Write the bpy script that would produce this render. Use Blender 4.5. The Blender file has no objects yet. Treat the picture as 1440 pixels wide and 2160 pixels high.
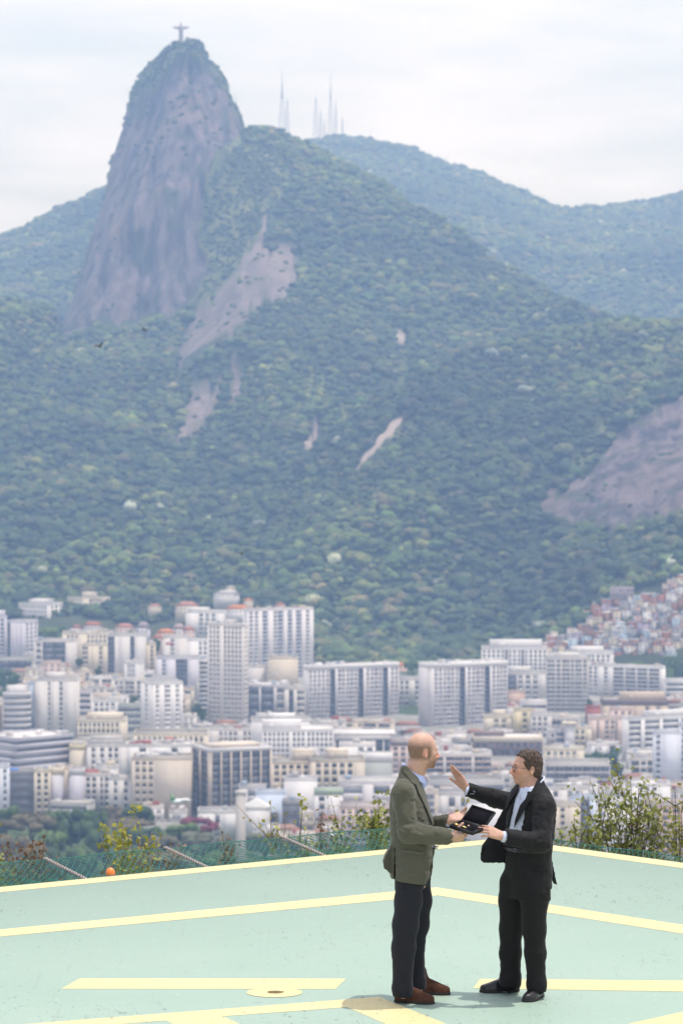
import bpy, math, random
import numpy as np
from mathutils import Vector, Matrix

random.seed(7)
RNG = np.random.default_rng(7)
S = bpy.context.scene
COL = S.collection
R = math.radians

# ------------------------------------------------------------------ camera
FPX = 6900.0                     # focal length in pixels of the 1440x2160 photograph
CAM_Z = 4.25                     # photographer's terrace above the landing pad
PITCH = math.atan(243.0 / FPX)   # slightly downwards
cam_d = bpy.data.cameras.new('camera')
cam = bpy.data.objects.new('camera', cam_d)
COL.objects.link(cam)
cam.location = (0, 0, CAM_Z)
cam.rotation_euler = (math.pi / 2 - PITCH, 0, 0)
cam_d.sensor_fit = 'VERTICAL'
cam_d.sensor_height = 36.0
cam_d.lens = FPX / 2160.0 * 36.0
cam_d.clip_start = 0.5
cam_d.clip_end = 40000.0
cam_d.dof.use_dof = True
cam_d.dof.focus_distance = 22.9
cam_d.dof.aperture_fstop = 5.1
S.camera = cam

# ------------------------------------------------------------------ sky, sun, exposure
SUN_EL, SUN_AZ = R(77.0), R(84.0)        # azimuth clockwise from +Y: from the right, a little behind the men
W = bpy.data.worlds.new('World')
S.world = W
W.use_nodes = True
wn, wl = W.node_tree.nodes, W.node_tree.links
wn.clear()
w_out = wn.new('ShaderNodeOutputWorld')
w_bg = wn.new('ShaderNodeBackground')
w_bg.inputs['Strength'].default_value = 0.125
w_sky = wn.new('ShaderNodeTexSky')
w_sky.sky_type = 'NISHITA'
w_sky.sun_disc = False
w_sky.sun_elevation = SUN_EL
w_sky.sun_rotation = SUN_AZ
w_sky.altitude = 200
w_sky.air_density = 1.0
w_sky.dust_density = 3.0
w_sky.ozone_density = 1.0
w_tc = wn.new('ShaderNodeTexCoord')
w_map = wn.new('ShaderNodeMapping')
w_map.inputs['Scale'].default_value = (2.2, 2.2, 11.0)
w_map.inputs['Rotation'].default_value = (0.0, R(7), 0.0)
w_no = wn.new('ShaderNodeTexNoise')
w_no.inputs['Scale'].default_value = 2.3
w_no.inputs['Detail'].default_value = 5.0
w_no.inputs['Roughness'].default_value = 0.55
w_rm = wn.new('ShaderNodeMapRange')
w_rm.inputs['From Min'].default_value = 0.40
w_rm.inputs['From Max'].default_value = 0.58
w_rm.inputs['To Min'].default_value = 0.42
w_rm.inputs['To Max'].default_value = 0.98
w_mix = wn.new('ShaderNodeMix')
w_mix.data_type = 'RGBA'
w_mix.inputs[7].default_value = (5.75, 5.8, 6.6, 1)      # thin high cloud
wl.new(w_tc.outputs['Generated'], w_map.inputs['Vector'])
wl.new(w_map.outputs['Vector'], w_no.inputs['Vector'])
wl.new(w_no.outputs['Fac'], w_rm.inputs['Value'])
wl.new(w_rm.outputs['Result'], w_mix.inputs[0])
wl.new(w_sky.outputs['Color'], w_mix.inputs[6])
wl.new(w_mix.outputs[2], w_bg.inputs['Color'])
wl.new(w_bg.outputs['Background'], w_out.inputs['Surface'])

sun_d = bpy.data.lights.new('sun', 'SUN')
sun = bpy.data.objects.new('sun', sun_d)
COL.objects.link(sun)
sun_d.energy = 2.1
sun_d.angle = R(0.55)
sun_d.color = (1.0, 0.975, 0.94)
sun_dir = Vector((math.sin(SUN_AZ) * math.cos(SUN_EL), math.cos(SUN_AZ) * math.cos(SUN_EL), math.sin(SUN_EL)))
sun.rotation_euler = sun_dir.to_track_quat('Z', 'Y').to_euler()
sun.location = (0, 0, 60)

S.view_settings.view_transform = 'Standard'
S.view_settings.look = 'None'
S.view_settings.exposure = 0.62
S.view_settings.gamma = 1.0
S.view_settings.use_curve_mapping = False
S.render.engine = 'CYCLES'
S.cycles.use_denoising = True
S.cycles.max_bounces = 6
S.cycles.diffuse_bounces = 4
S.cycles.glossy_bounces = 2
S.cycles.transmission_bounces = 2
S.cycles.transparent_max_bounces = 8
S.cycles.volume_bounces = 1
S.cycles.caustics_reflective = False
S.cycles.caustics_refractive = False

# ------------------------------------------------------------------ helpers
_cp, _sp = math.cos(PITCH), math.sin(PITCH)
def ray(px, py):
    """direction (numpy, world) with forward component scaled to Y = 1"""
    px = np.asarray(px, float); py = np.asarray(py, float)
    u = (px - 720.0) / FPX; v = (1080.0 - py) / FPX
    y = _cp + v * _sp
    z = v * _cp - _sp
    return u / y, z / y
def at(px, py, D):
    """world point seen at photograph position px, py at forward distance D"""
    u, t = ray(px, py)
    D = np.asarray(D, float)
    return np.stack(np.broadcast_arrays(u * D, D, CAM_Z + t * D), -1)
def on_z(px, py, z=0.0):
    u, t = ray(px, py)
    D = (z - CAM_Z) / t
    return np.array([u * D, D, z])
def to_px(P):
    """photograph coordinates of world points (…,3)"""
    P = np.asarray(P, float)
    y = P[..., 1]; z = P[..., 2] - CAM_Z
    f = y * _cp - z * _sp
    v = (y * _sp + z * _cp) / f
    return 720 + FPX * P[..., 0] / f, 1080 - FPX * v

def _hash(ix, iy, iz, seed):
    h = (ix.astype(np.int64) * 374761393 + iy.astype(np.int64) * 668265263 + iz.astype(np.int64) * 2147483647 + seed * 974711) & 0xffffffff
    h = ((h ^ (h >> 13)) * 1274126177) & 0xffffffff
    return ((h ^ (h >> 16)) & 0xffff).astype(np.float32) / 65535.0
def vnoise(P, seed=0):
    P = np.asarray(P, np.float32)
    i = np.floor(P).astype(np.int64); f = (P - i).astype(np.float32)
    f = f * f * (3 - 2 * f)
    r = 0
    for dx in (0, 1):
        wx = f[..., 0] if dx else 1 - f[..., 0]
        for dy in (0, 1):
            wy = f[..., 1] if dy else 1 - f[..., 1]
            for dz in (0, 1):
                wz = f[..., 2] if dz else 1 - f[..., 2]
                r = r + wx * wy * wz * _hash(i[..., 0] + dx, i[..., 1] + dy, i[..., 2] + dz, seed)
    return r * 2 - 1
def fbm(P, octaves=4, seed=0, gain=0.5):
    P = np.asarray(P, np.float32)
    a, r, s = 1.0, 0.0, 1.0
    for o in range(octaves):
        r = r + a * vnoise(P * s, seed + o * 17)
        a *= gain; s *= 2.03
    return r

def mk_mesh(name, V, F, smooth=False):
    """F: (n,4) or (n,3) int array, or a list of such arrays"""
    Fs = F if isinstance(F, list) else [F]
    Fs = [np.asarray(f, np.int32) for f in Fs if len(f)]
    V = np.asarray(V, np.float32)
    me = bpy.data.meshes.new(name)
    me.vertices.add(len(V))
    me.vertices.foreach_set('co', V.ravel())
    nl = sum(f.size for f in Fs); npoly = sum(len(f) for f in Fs)
    me.loops.add(nl)
    me.loops.foreach_set('vertex_index', np.concatenate([f.ravel() for f in Fs]))
    me.polygons.add(npoly)
    tot = np.concatenate([np.full(len(f), f.shape[1], np.int32) for f in Fs])
    st = np.concatenate([[0], np.cumsum(tot)[:-1]]).astype(np.int32)
    me.polygons.foreach_set('loop_start', st)
    if smooth:
        me.polygons.foreach_set('use_smooth', np.ones(npoly, bool))
    me.update(calc_edges=True)
    return me
def add_attr(me, name, data, kind='FLOAT', domain='POINT'):
    a = me.attributes.new(name, kind, domain)
    data = np.asarray(data, np.float32)
    if kind == 'FLOAT_COLOR':
        if data.shape[-1] == 3:
            data = np.concatenate([data, np.ones(data.shape[:-1] + (1,), np.float32)], -1)
        a.data.foreach_set('color', data.ravel())
    elif kind == 'FLOAT_VECTOR':
        a.data.foreach_set('vector', data.ravel())
    else:
        a.data.foreach_set('value', data.ravel())
def link(name, me, mat=None, parent=None, color=None):
    o = bpy.data.objects.new(name, me)
    COL.objects.link(o)
    if mat is not None and me is not None and not me.materials:
        for m in (mat if isinstance(mat, (list, tuple)) else [mat]):
            me.materials.append(m)
    if parent is not None: o.parent = parent
    if color is not None: o.color = (color[0], color[1], color[2], 1)
    return o
def tag(o, label=None, cat=None, group=None, kind=None):
    if label: o['label'] = label
    if cat: o['category'] = cat
    if group: o['group'] = group
    if kind: o['kind'] = kind
    return o
def empty(name, loc=(0, 0, 0), rz=0.0):
    o = bpy.data.objects.new(name, None)
    COL.objects.link(o)
    o.location = tuple(float(c) for c in loc); o.rotation_euler = (0, 0, rz)
    o.empty_display_size = 0.2
    return o

BOXF = np.array([[0, 3, 2, 1], [4, 5, 6, 7], [0, 1, 5, 4], [1, 2, 6, 5], [2, 3, 7, 6], [3, 0, 4, 7]])
class MB:
    """collects simple shapes, builds ONE mesh object"""
    def __init__(s): s.V = []; s.F4 = []; s.F3 = []; s.n = 0; s.T = []
    def raw(s, V, F4=None, F3=None, tint=0.5):
        V = np.asarray(V, float)
        if F4 is not None and len(F4): s.F4.append(np.asarray(F4) + s.n)
        if F3 is not None and len(F3): s.F3.append(np.asarray(F3) + s.n)
        s.V.append(V); s.n += len(V); s.T.append(np.full(len(V), tint))
    def box(s, x0, y0, z0, x1, y1, z1, tint=0.5):
        s.raw([(x0, y0, z0), (x1, y0, z0), (x1, y1, z0), (x0, y1, z0), (x0, y0, z1), (x1, y0, z1), (x1, y1, z1), (x0, y1, z1)], BOXF, tint=tint)
    def obox(s, c, ax, ay, az, tint=0.5):
        """oriented box: centre, half-axis vectors"""
        c, ax, ay, az = (np.asarray(v, float) for v in (c, ax, ay, az))
        V = [c + a * ax + b * ay + d * az for d in (-1, 1) for a, b in ((-1, -1), (1, -1), (1, 1), (-1, 1))]
        s.raw(V, BOXF, tint=tint)
    def prism(s, pts, z0, z1, tint=0.5, top=1.0):
        n = len(pts); P = np.asarray(pts, float); c = P.mean(0)
        V = np.vstack([np.c_[P, np.full(n, z0)], np.c_[c + (P - c) * top, np.full(n, z1)], [[c[0], c[1], z0], [c[0], c[1], z1]]])
        i = np.arange(n); j = (i + 1) % n
        s.raw(V, np.c_[i, j, j + n, i + n], np.vstack([np.c_[j, i, np.full(n, 2 * n)], np.c_[i + n, j + n, np.full(n, 2 * n + 1)]]), tint=tint)
    def tube(s, pts, r, n=6, tint=0.5, cap=True):
        P = np.asarray(pts, float); m = len(P)
        r = np.broadcast_to(np.asarray(r, float), (m,))
        T = np.gradient(P, axis=0); T /= np.linalg.norm(T, axis=1)[:, None] + 1e-12
        up = np.array([0, 0, 1.0]) if abs(T[0, 2]) < 0.9 else np.array([1.0, 0, 0])
        A = np.cross(T, up); A /= np.linalg.norm(A, axis=1)[:, None] + 1e-12
        B = np.cross(A, T)
        a = np.arange(n) * 2 * math.pi / n
        V = (P[:, None] + r[:, None, None] * (np.cos(a)[None, :, None] * A[:, None] + np.sin(a)[None, :, None] * B[:, None])).reshape(-1, 3)
        i = np.arange(m - 1)[:, None] * n; k = np.arange(n)[None]; k2 = (k + 1) % n
        F = np.stack([i + k, i + k2, i + n + k2, i + n + k], -1).reshape(-1, 4)
        F3 = None
        if cap:
            V = np.vstack([V, P[:1], P[-1:]])
            kk = np.arange(n); kk2 = (kk + 1) % n
            F3 = np.vstack([np.c_[kk2, kk, np.full(n, m * n)], np.c_[(m - 1) * n + kk, (m - 1) * n + kk2, np.full(n, m * n + 1)]])
        s.raw(V, F, F3, tint=tint)
    def lathe(s, prof, c=(0, 0, 0), n=16, tint=0.5):
        """prof: (r, z) list"""
        P = np.asarray(prof, float); a = np.arange(n) * 2 * math.pi / n
        V = np.stack([P[:, 0, None] * np.cos(a), P[:, 0, None] * np.sin(a), np.repeat(P[:, 1, None], n, 1)], -1).reshape(-1, 3) + np.asarray(c, float)
        i = np.arange(len(P) - 1)[:, None] * n; k = np.arange(n)[None]; k2 = (k + 1) % n
        s.raw(V, np.stack([i + k, i + k2, i + n + k2, i + n + k], -1).reshape(-1, 4), tint=tint)
    def mesh(s, name, smooth=False, tint=False):
        F = []
        if s.F4: F.append(np.vstack(s.F4))
        if s.F3: F.append(np.vstack(s.F3))
        me = mk_mesh(name, np.vstack(s.V), F, smooth)
        if tint: add_attr(me, 'tint', np.concatenate(s.T))
        return me
    def build(s, name, mat, parent=None, color=None, smooth=False, tint=False):
        if not s.V: return None
        return link(name, s.mesh(name, smooth, tint), mat, parent, color)

# ------------------------------------------------------------------ material helpers
class NT:
    def __init__(s, name):
        s.m = bpy.data.materials.new(name); s.m.use_nodes = True
        s.t = s.m.node_tree; s.t.nodes.clear()
        s.out = s.n('OutputMaterial')
    def n(s, kind, **kw):
        nd = s.t.nodes.new('ShaderNode' + kind)
        for k, v in kw.items():
            if hasattr(nd, k) and not k[0].isupper(): setattr(nd, k, v)
            else: nd.inputs[k.replace('_', ' ')].default_value = v
        return nd
    def l(s, a, b): s.t.links.new(a, b); return b
    def bsdf(s, color=None, rough=0.8, spec=0.3, **kw):
        b = s.n('BsdfPrincipled')
        b.inputs['Roughness'].default_value = rough
        b.inputs['Specular IOR Level'].default_value = spec
        if color is not None:
            if hasattr(color, 'links') or hasattr(color, 'is_linked'): s.l(color, b.inputs['Base Color'])
            else: b.inputs['Base Color'].default_value = (*color, 1)
        for k, v in kw.items(): b.inputs[k.replace('_', ' ')].default_value = v
        s.l(b.outputs[0], s.out.inputs['Surface'])
        return b
    def coord(s, kind='Object', scale=(1, 1, 1), rot=(0, 0, 0)):
        c = s.n('TexCoord'); m = s.n('Mapping')
        m.inputs['Scale'].default_value = scale; m.inputs['Rotation'].default_value = rot
        s.l(c.outputs[kind], m.inputs['Vector'])
        return m.outputs[0]
    def noise(s, vec, scale=5, detail=4, rough=0.5, dist=0.0):
        n = s.n('TexNoise'); n.inputs['Scale'].default_value = scale; n.inputs['Detail'].default_value = detail
        n.inputs['Roughness'].default_value = rough; n.inputs['Distortion'].default_value = dist
        if vec is not None: s.l(vec, n.inputs['Vector'])
        return n.outputs['Fac']
    def rng(s, v, a, b, c=0.0, d=1.0):
        n = s.n('MapRange'); s.l(v, n.inputs['Value'])
        for k, x in zip(('From Min', 'From Max', 'To Min', 'To Max'), (a, b, c, d)): n.inputs[k].default_value = x
        return n.outputs['Result']
    def mix(s, f, a, b, blend='MIX'):
        n = s.n('Mix', data_type='RGBA', blend_type=blend)
        for sock, v in (('Factor', f), ('A', a), ('B', b)):
            i = n.inputs[sock] if sock == 'Factor' else [x for x in n.inputs if x.name == sock and x.type == 'RGBA'][0]
            if hasattr(v, 'is_linked'): s.l(v, i)
            elif sock == 'Factor': i.default_value = v
            else: i.default_value = (*v, 1) if len(v) == 3 else v
        return [x for x in n.outputs if x.type == 'RGBA'][0]
    def math(s, op, a, b=0.0):
        n = s.n('Math', operation=op)
        for k, v in enumerate((a, b)):
            if hasattr(v, 'is_linked'): s.l(v, n.inputs[k])
            else: n.inputs[k].default_value = v
        return n.outputs[0]
    def attr(s, name, kind='GEOMETRY', out='Fac'):
        return s.n('Attribute', attribute_name=name, attribute_type=kind).outputs[out]
    def bump(s, b, h, strength=0.3, dist=0.01):
        n = s.n('Bump'); n.inputs['Strength'].default_value = strength; n.inputs['Distance'].default_value = dist
        s.l(h, n.inputs['Height']); s.l(n.outputs[0], b.inputs['Normal'])

def plain(name, color, rough=0.7, spec=0.3, var=0.12, scale=6.0, metal=0.0, bump=0.0):
    t = NT(name)
    c = t.coord('Object')
    f = t.noise(c, scale, 4)
    col = t.mix(t.rng(f, 0.3, 0.7), tuple(x * (1 - var) for x in color), tuple(min(1, x * (1 + var)) for x in color))
    b = t.bsdf(col, rough, spec, Metallic=metal)
    if bump: t.bump(b, t.noise(c, scale * 8, 3), bump, 0.01)
    return t.m
GROUND_Z = -208.0
# ================================================================== THE SETTING: hills, forest, valley floor
def gy(D, z=GROUND_Z):
    """photograph row of the valley floor at distance D"""
    return float(to_px(np.array([0, D, z]))[1])

def poly_in(px, py, poly):
    px = np.asarray(px); py = np.asarray(py); r = np.zeros(px.shape, bool)
    n = len(poly)
    for i in range(n):
        x0, y0 = poly[i]; x1, y1 = poly[(i + 1) % n]
        if y0 == y1: continue
        c = ((y0 > py) != (y1 > py)) & (px < (x1 - x0) * (py - y0) / (y1 - y0) + x0)
        r ^= c
    return r

ROCKS = [
    [(250, 295), (262, 240), (283, 205), (330, 190), (350, 175), (365, 150), (400, 145), (420, 160), (450, 170), (478, 200), (500, 250), (512, 285), (470, 330), (446, 358), (432, 400),
     (425, 450), (418, 520), (440, 560), (425, 600), (408, 639), (367, 660), (308, 664), (275, 685), (246, 693), (221, 672), (154, 702), (117, 712), (135, 660), (170, 560), (200, 470), (222, 400)],
    [(541, 514), (575, 530), (600, 512), (633, 548), (622, 585), (600, 614), (560, 640), (533, 652), (512, 690), (490, 716), (455, 722), (425, 748), (400, 764), (371, 789), (383, 718), (404, 664), (454, 618), (500, 568)],
    [(571, 430), (552, 465), (528, 505), (541, 514), (560, 480)],
    [(400, 831), (420, 815), (440, 818), (471, 806), (462, 839), (440, 870), (425, 893), (387, 918), (367, 931), (390, 880)],
    [(500, 777), (512, 785), (510, 831), (490, 846), (475, 860), (487, 818)],
    [(1440, 830), (1400, 852), (1350, 880), (1290, 930), (1240, 990), (1195, 1040), (1150, 1085), (1200, 1100), (1290, 1104), (1340, 1088), (1400, 1090), (1440, 1075), (1600, 1060), (1760, 1010), (1760, 740), (1600, 770)],
    [(1133, 1085), (1150, 1040), (1180, 1012), (1172, 1040), (1150, 1085)],
    [(640, 940), (655, 905), (680, 880), (676, 905), (690, 915), (672, 930), (655, 936)],
]
PALE = [[(852, 879), (832, 884), (820, 900), (790, 930), (765, 965), (746, 986), (768, 978), (800, 942), (838, 902)], [(640, 942), (662, 915), (672, 922), (655, 938)], [(858, 700), (862, 715), (800, 715)]]
SCRUB = [
    [(433, 370), (470, 335), (520, 330), (560, 326), (617, 358), (600, 400), (575, 440), (541, 514), (500, 568), (454, 622), (417, 650), (400, 640), (440, 560), (415, 520), (425, 450)],
    [(1330, 845), (1345, 850), (1320, 885), (1260, 940), (1200, 1010), (1180, 1010), (1225, 950), (1280, 890)],
    [(850, 890), (880, 905), (850, 940), (800, 965), (780, 975), (820, 930)],
    [(185, 430), (205, 400), (225, 330), (240, 270), (250, 220), (270, 180), (300, 150), (330, 125), (350, 100), (440, 95), (450, 140), (490, 175), (505, 220), (525, 280), (520, 330), (430, 380), (330, 430)],
    [(325, 115), (360, 108), (430, 108), (436, 150), (400, 150), (350, 180), (300, 205), (275, 215)],
]
def region(px, py, polys, wob=0.0):
    px = np.asarray(px, float); py = np.asarray(py, float)
    if wob:
        Q = np.stack([px / 14, py / 30, px * 0], -1)
        px = px + wob * fbm(Q, 3, 5); py = py + wob * 1.6 * fbm(Q, 3, 9)
    r = np.zeros(px.shape, bool)
    for p in polys: r |= poly_in(px, py, p)
    return r

def interp_tab(tab, x):
    t = np.asarray(tab, float)
    return [np.interp(x, t[:, 0], t[:, k]) for k in range(1, t.shape[1])]

def loft_hill(px, nodes, rows):
    """nodes: list of (D, y) arrays over px, near to far; rows: subdivisions per span"""
    Ds, Ys, Ts = [], [], []
    for k in range(len(nodes) - 1):
        t = np.linspace(0, 1, rows[k], endpoint=False)[:, None]
        Ds.append(nodes[k][0][None] * (1 - t) + nodes[k + 1][0][None] * t)
        Ys.append(nodes[k][1][None] * (1 - t) + nodes[k + 1][1][None] * t)
    Ds.append(nodes[-1][0][None]); Ys.append(nodes[-1][1][None])
    D = np.vstack(Ds); Y = np.vstack(Ys)
    return D, Y

HILLS = []
def smooth_rows(A, n):
    A = A.copy()
    for _ in range(n):
        A[:, 1:-1] = 0.25 * A[:, :-2] + 0.5 * A[:, 1:-1] + 0.25 * A[:, 2:]
    return A
def make_hill(name, px, nodes, rows, amp, mat, seed, label=None, flute=0.0, smooth_x=0):
    nodes = [(np.broadcast_to(np.asarray(d, float), px.shape).copy(), np.broadcast_to(np.asarray(y, float), px.shape).copy()) for d, y in nodes]
    D, Y = loft_hill(px, nodes, rows)
    # round the joins between the spans a little
    for _ in range(2):
        D[1:-1] = 0.25 * D[:-2] + 0.5 * D[1:-1] + 0.25 * D[2:]
        Y[1:-1] = np.where(np.abs(Y[2:] - Y[1:-1]) + np.abs(Y[:-2] - Y[1:-1]) < 80, 0.25 * Y[:-2] + 0.5 * Y[1:-1] + 0.25 * Y[2:], Y[1:-1])
    PX = np.broadcast_to(px[None], D.shape)
    P = at(PX, Y, D)
    rock = region(PX, Y, ROCKS, 7.0) & (D < 5000); scrub = region(PX, Y, SCRUB, 9.0) & (D < 5000) & ~rock; pale = region(PX, Y, PALE, 3.0) & (D < 5000)
    soft = np.where(rock | pale, 0.25, 1.0) * np.clip((np.abs(D - D[-8 if len(D) > 60 else -6][None])) / 260.0, .25, 1)
    soft = soft * np.clip((D - 2550) / 500.0, .10, 1)
    n1 = (fbm(P / 210.0, 3, seed) + .55 * fbm(P / 75.0, 2, seed + 1))
    P[..., 2] += amp * n1 * soft
    P[..., 1] += amp * 1.6 * fbm(P / 120.0 + 31.0, 3, seed + 3) * np.clip((D - 2550) / 500.0, .10, 1)
    if flute:
        Q = np.stack([P[..., 0] / 26.0, P[..., 1] / 90.0, P[..., 2] / 260.0], -1)
        f = fbm(Q, 4, seed + 11, 0.55)
        crack = -np.clip(0.16 - np.abs(fbm(Q * 0.7 + 9, 2, seed + 5)), 0, 1) * 60
        P[..., 1] -= np.where(rock, flute * f + crack * flute / 14, 0)
    nr, nc = D.shape
    i = np.arange(nr - 1)[:, None] * nc; j = np.arange(nc - 1)[None]
    F = np.stack([i + j, i + j + 1, i + nc + j + 1, i + nc + j], -1).reshape(-1, 4)
    me = mk_mesh(name, P.reshape(-1, 3), F, True)
    add_attr(me, 'rock', rock.ravel().astype(float)); add_attr(me, 'scrub', scrub.ravel().astype(float)); add_attr(me, 'pale', np.maximum(pale.astype(float), .26 * region(PX, Y, ROCKS[1:5], 7.0) * (D < 5000)).ravel())
    o = link(name, me, mat); tag(o, label, None, None, 'structure')
    HILLS.append((P, rock, scrub, pale))
    return o, P

# --- material of the hillsides: leaf litter and earth under the trees, bare gneiss where the slabs are
t = NT('hillside')
c = t.coord('Object')
earth = t.mix(t.rng(t.noise(c, 0.02, 5), 0.35, 0.65), (0.030, 0.042, 0.020), (0.060, 0.070, 0.030))
stre = t.noise(t.coord('Object', (0.075, 0.03, 0.0038)), 1.0, 6, 0.62, 0.4)
blot = t.noise(t.coord('Object', (0.012, 0.012, 0.008)), 1.0, 5, 0.6)
rockc = t.mix(t.rng(stre, 0.40, 0.60), (0.030, 0.025, 0.031), (0.155, 0.122, 0.128))
rockc = t.mix(t.rng(blot, 0.52, 0.68), rockc, (0.155, 0.115, 0.105))
rockc = t.mix(t.rng(t.noise(t.coord('Object', (0.03, 0.03, 0.012)), 1.0, 6), 0.56, 0.64, 0.0, 0.75), rockc, (0.045, 0.055, 0.030))
scr = t.mix(t.rng(t.noise(t.coord('Object', (0.05, 0.04, 0.02)), 1.0, 6, 0.6), 0.4, 0.6), (0.06, 0.085, 0.028), (0.15, 0.155, 0.065))
col = t.mix(t.attr('rock'), earth, rockc)
col = t.mix(t.math('MULTIPLY', t.attr('scrub'), t.rng(t.noise(t.coord('Object', (0.02, 0.02, 0.01)), 1.0, 5), 0.36, 0.5)), col, scr)
col = t.mix(t.attr('pale'), col, (0.34, 0.28, 0.25))
b = t.bsdf(col, 0.9, 0.15)
t.bump(b, stre, 0.6, 2.5)
M_HILL = t.m

# --- the landing pad's own hill, the valley floor to the horizon
t = NT('valley_ground')
c = t.coord('Object')
col = t.mix(t.rng(t.noise(c, 0.03, 4), 0.42, 0.58), (0.30, 0.29, 0.28), (0.22, 0.22, 0.20))
col = t.mix(t.rng(t.noise(c, 0.011, 3), 0.54, 0.6), col, (0.05, 0.075, 0.03))
t.bsdf(col, 0.95, 0.1)
M_GROUND = t.m
g = 30000.0
me = mk_mesh('ground', [(-g, -g, GROUND_Z), (g, -g, GROUND_Z), (g, g, GROUND_Z), (-g, g, GROUND_Z)], np.array([[0, 1, 2, 3]]))
tag(link('ground', me, M_GROUND), 'flat valley floor under the city between the hills', None, None, 'structure')

t = NT('park_grass')
col = t.mix(t.rng(t.noise(t.coord('Object'), .12, 4), .35, .65), (.045, .075, .025), (.085, .11, .04))
t.bsdf(col, .95, .1)
me = mk_mesh('park_lawn', [(-190, 1180, GROUND_Z + .02), (-22, 1180, GROUND_Z + .02), (-30, 1600, GROUND_Z + .02), (-190, 1600, GROUND_Z + .02)], np.array([[0, 1, 2, 3]]))
tag(link('park_lawn', me, t.m), 'grass of the shore park under the trees', None, None, 'structure')

# front massif with the steep rock peak
CREST = [(-300, 640, 3900), (-100, 642, 3950), (0, 648, 4020), (100, 664, 4150), (118, 700, 4230), (130, 692, 4300), (150, 640, 4400), (180, 540, 4500), (200, 470, 4540), (215, 430, 4560), (235, 340, 4600),
         (250, 295, 4620), (260, 268, 4630), (266, 235, 4640), (280, 200, 4640), (300, 170, 4640), (322, 147, 4630), (345, 122, 4610), (364, 111, 4600), (382, 106, 4600), (402, 104, 4600), (425, 107, 4605),
         (432, 124, 4610), (441, 146, 4615), (462, 158, 4630), (475, 180, 4640), (485, 210, 4640), (492, 224, 4640), (503, 237, 4640), (508, 256, 4640), (515, 278, 4640), (560, 283, 4640), (600, 292, 4640), (650, 304, 4630),
         (700, 336, 4600), (740, 360, 4560), (780, 376, 4520), (820, 395, 4480), (860, 425, 4430), (900, 455, 4390), (960, 500, 4330), (1020, 545, 4270), (1080, 580, 4220), (1140, 610, 4160), (1200, 640, 4100), (1300, 690, 4020), (1400, 722, 3950), (1740, 800, 3850)]
BASE4 = [(-300, 690, 3700), (0, 690, 3800), (118, 715, 4150), (154, 705, 4180), (200, 690, 4190), (280, 690, 4200), (330, 672, 4200), (380, 655, 4200), (420, 600, 4210), (470, 540, 4230), (515, 490, 4250), (560, 470, 4250),
         (620, 470, 4250), (700, 480, 4230), (800, 520, 4180), (900, 580, 4100), (1000, 640, 4020), (1100, 690, 3950), (1200, 720, 3880), (1400, 770, 3780), (1740, 850, 3650)]
FOOT = [(-300, 2640, 2900, 1295), (0, 2640, 2900, 1300), (230, 2640, 2900, 1290), (420, 2650, 2900, 1290), (520, 2600, 2880, 1285), (650, 2560, 2800, 1320), (720, 2560, 2780, 1360), (900, 2560, 2780, 1360), (1060, 2560, 2780, 1330), (1160, 2480, 2740, 1270), (1300, 2430, 2680, 1220), (1440, 2400, 2650, 1180), (1740, 2380, 2650, 1100)]
pxA = np.arange(-420, 1861, 5.0)
cy_, cd_ = interp_tab(CREST, pxA); by_, bd_ = interp_tab(BASE4, pxA)
fd_, nd_, ny_ = interp_tab(FOOT, pxA)
vy1 = ny_ - 190; vy2 = ny_ - 380
vy2 = np.maximum(vy2, by_ + 90)
nodesA = [(fd_ - 60, np.array([gy(d, GROUND_Z - 6) for d in fd_ - 60])), (nd_, ny_), (nd_ + 260, vy1), (nd_ + 600, vy2), (bd_, by_),
          (bd_ * 0.68 + cd_ * 0.32, by_ * 0.5 + cy_ * 0.5), (cd_, cy_), (cd_ + 90, cy_ + 4), (cd_ + 420, cy_ + 260), (cd_ + 900, np.array([gy(d) for d in cd_ + 900]))]
hillA, PA = make_hill('mountain', pxA, nodesA, [8, 16, 16, 16, 34, 34, 4, 6, 5], 13.0, M_HILL, 3, 'steep bare rock peak rising from a forested ridge', flute=13.0)

# nearer hill at the right with the bare slab
CD = [(560, 1045, 3240), (640, 985, 3260), (700, 930, 3290), (800, 850, 3340), (900, 790, 3390), (960, 762, 3420), (1030, 736, 3450), (1160, 711, 3480), (1290, 691, 3500), (1440, 690, 3520), (1740, 640, 3550)]
pxD = np.arange(560, 1861, 6.0)
dcy, dcd = interp_tab(CD, pxD)
fdD, ndD, nyD = interp_tab(FOOT, pxD)
slab = np.clip((pxD - 1120) / 120.0, 0, 1)
y3 = np.interp(pxD, [560, 800, 1000, 1150, 1300, 1560], [1160, 1090, 1060, 1092, 1108, 1085])
y4 = np.interp(pxD, [560, 800, 1000, 1150, 1300, 1400, 1560], [1100, 960, 900, 900, 880, 845, 790])
d3 = 2990 - 60 * slab; d4 = 3190 - 20 * slab
nodesD = [(fdD - 40, np.array([gy(d, GROUND_Z - 5) for d in fdD - 40])), (ndD - 15, nyD - 6), (d3, y3), (d4, y4), (dcd, dcy), (dcd + 120, dcy + 6), (dcd + 500, dcy + 330)]
hillD, PD = make_hill('hill', pxD, nodesD, [8, 16, 26, 16, 4, 5], 8.0, M_HILL, 23, 'nearer forested hill with a smooth bare rock slab', flute=3.0)

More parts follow.
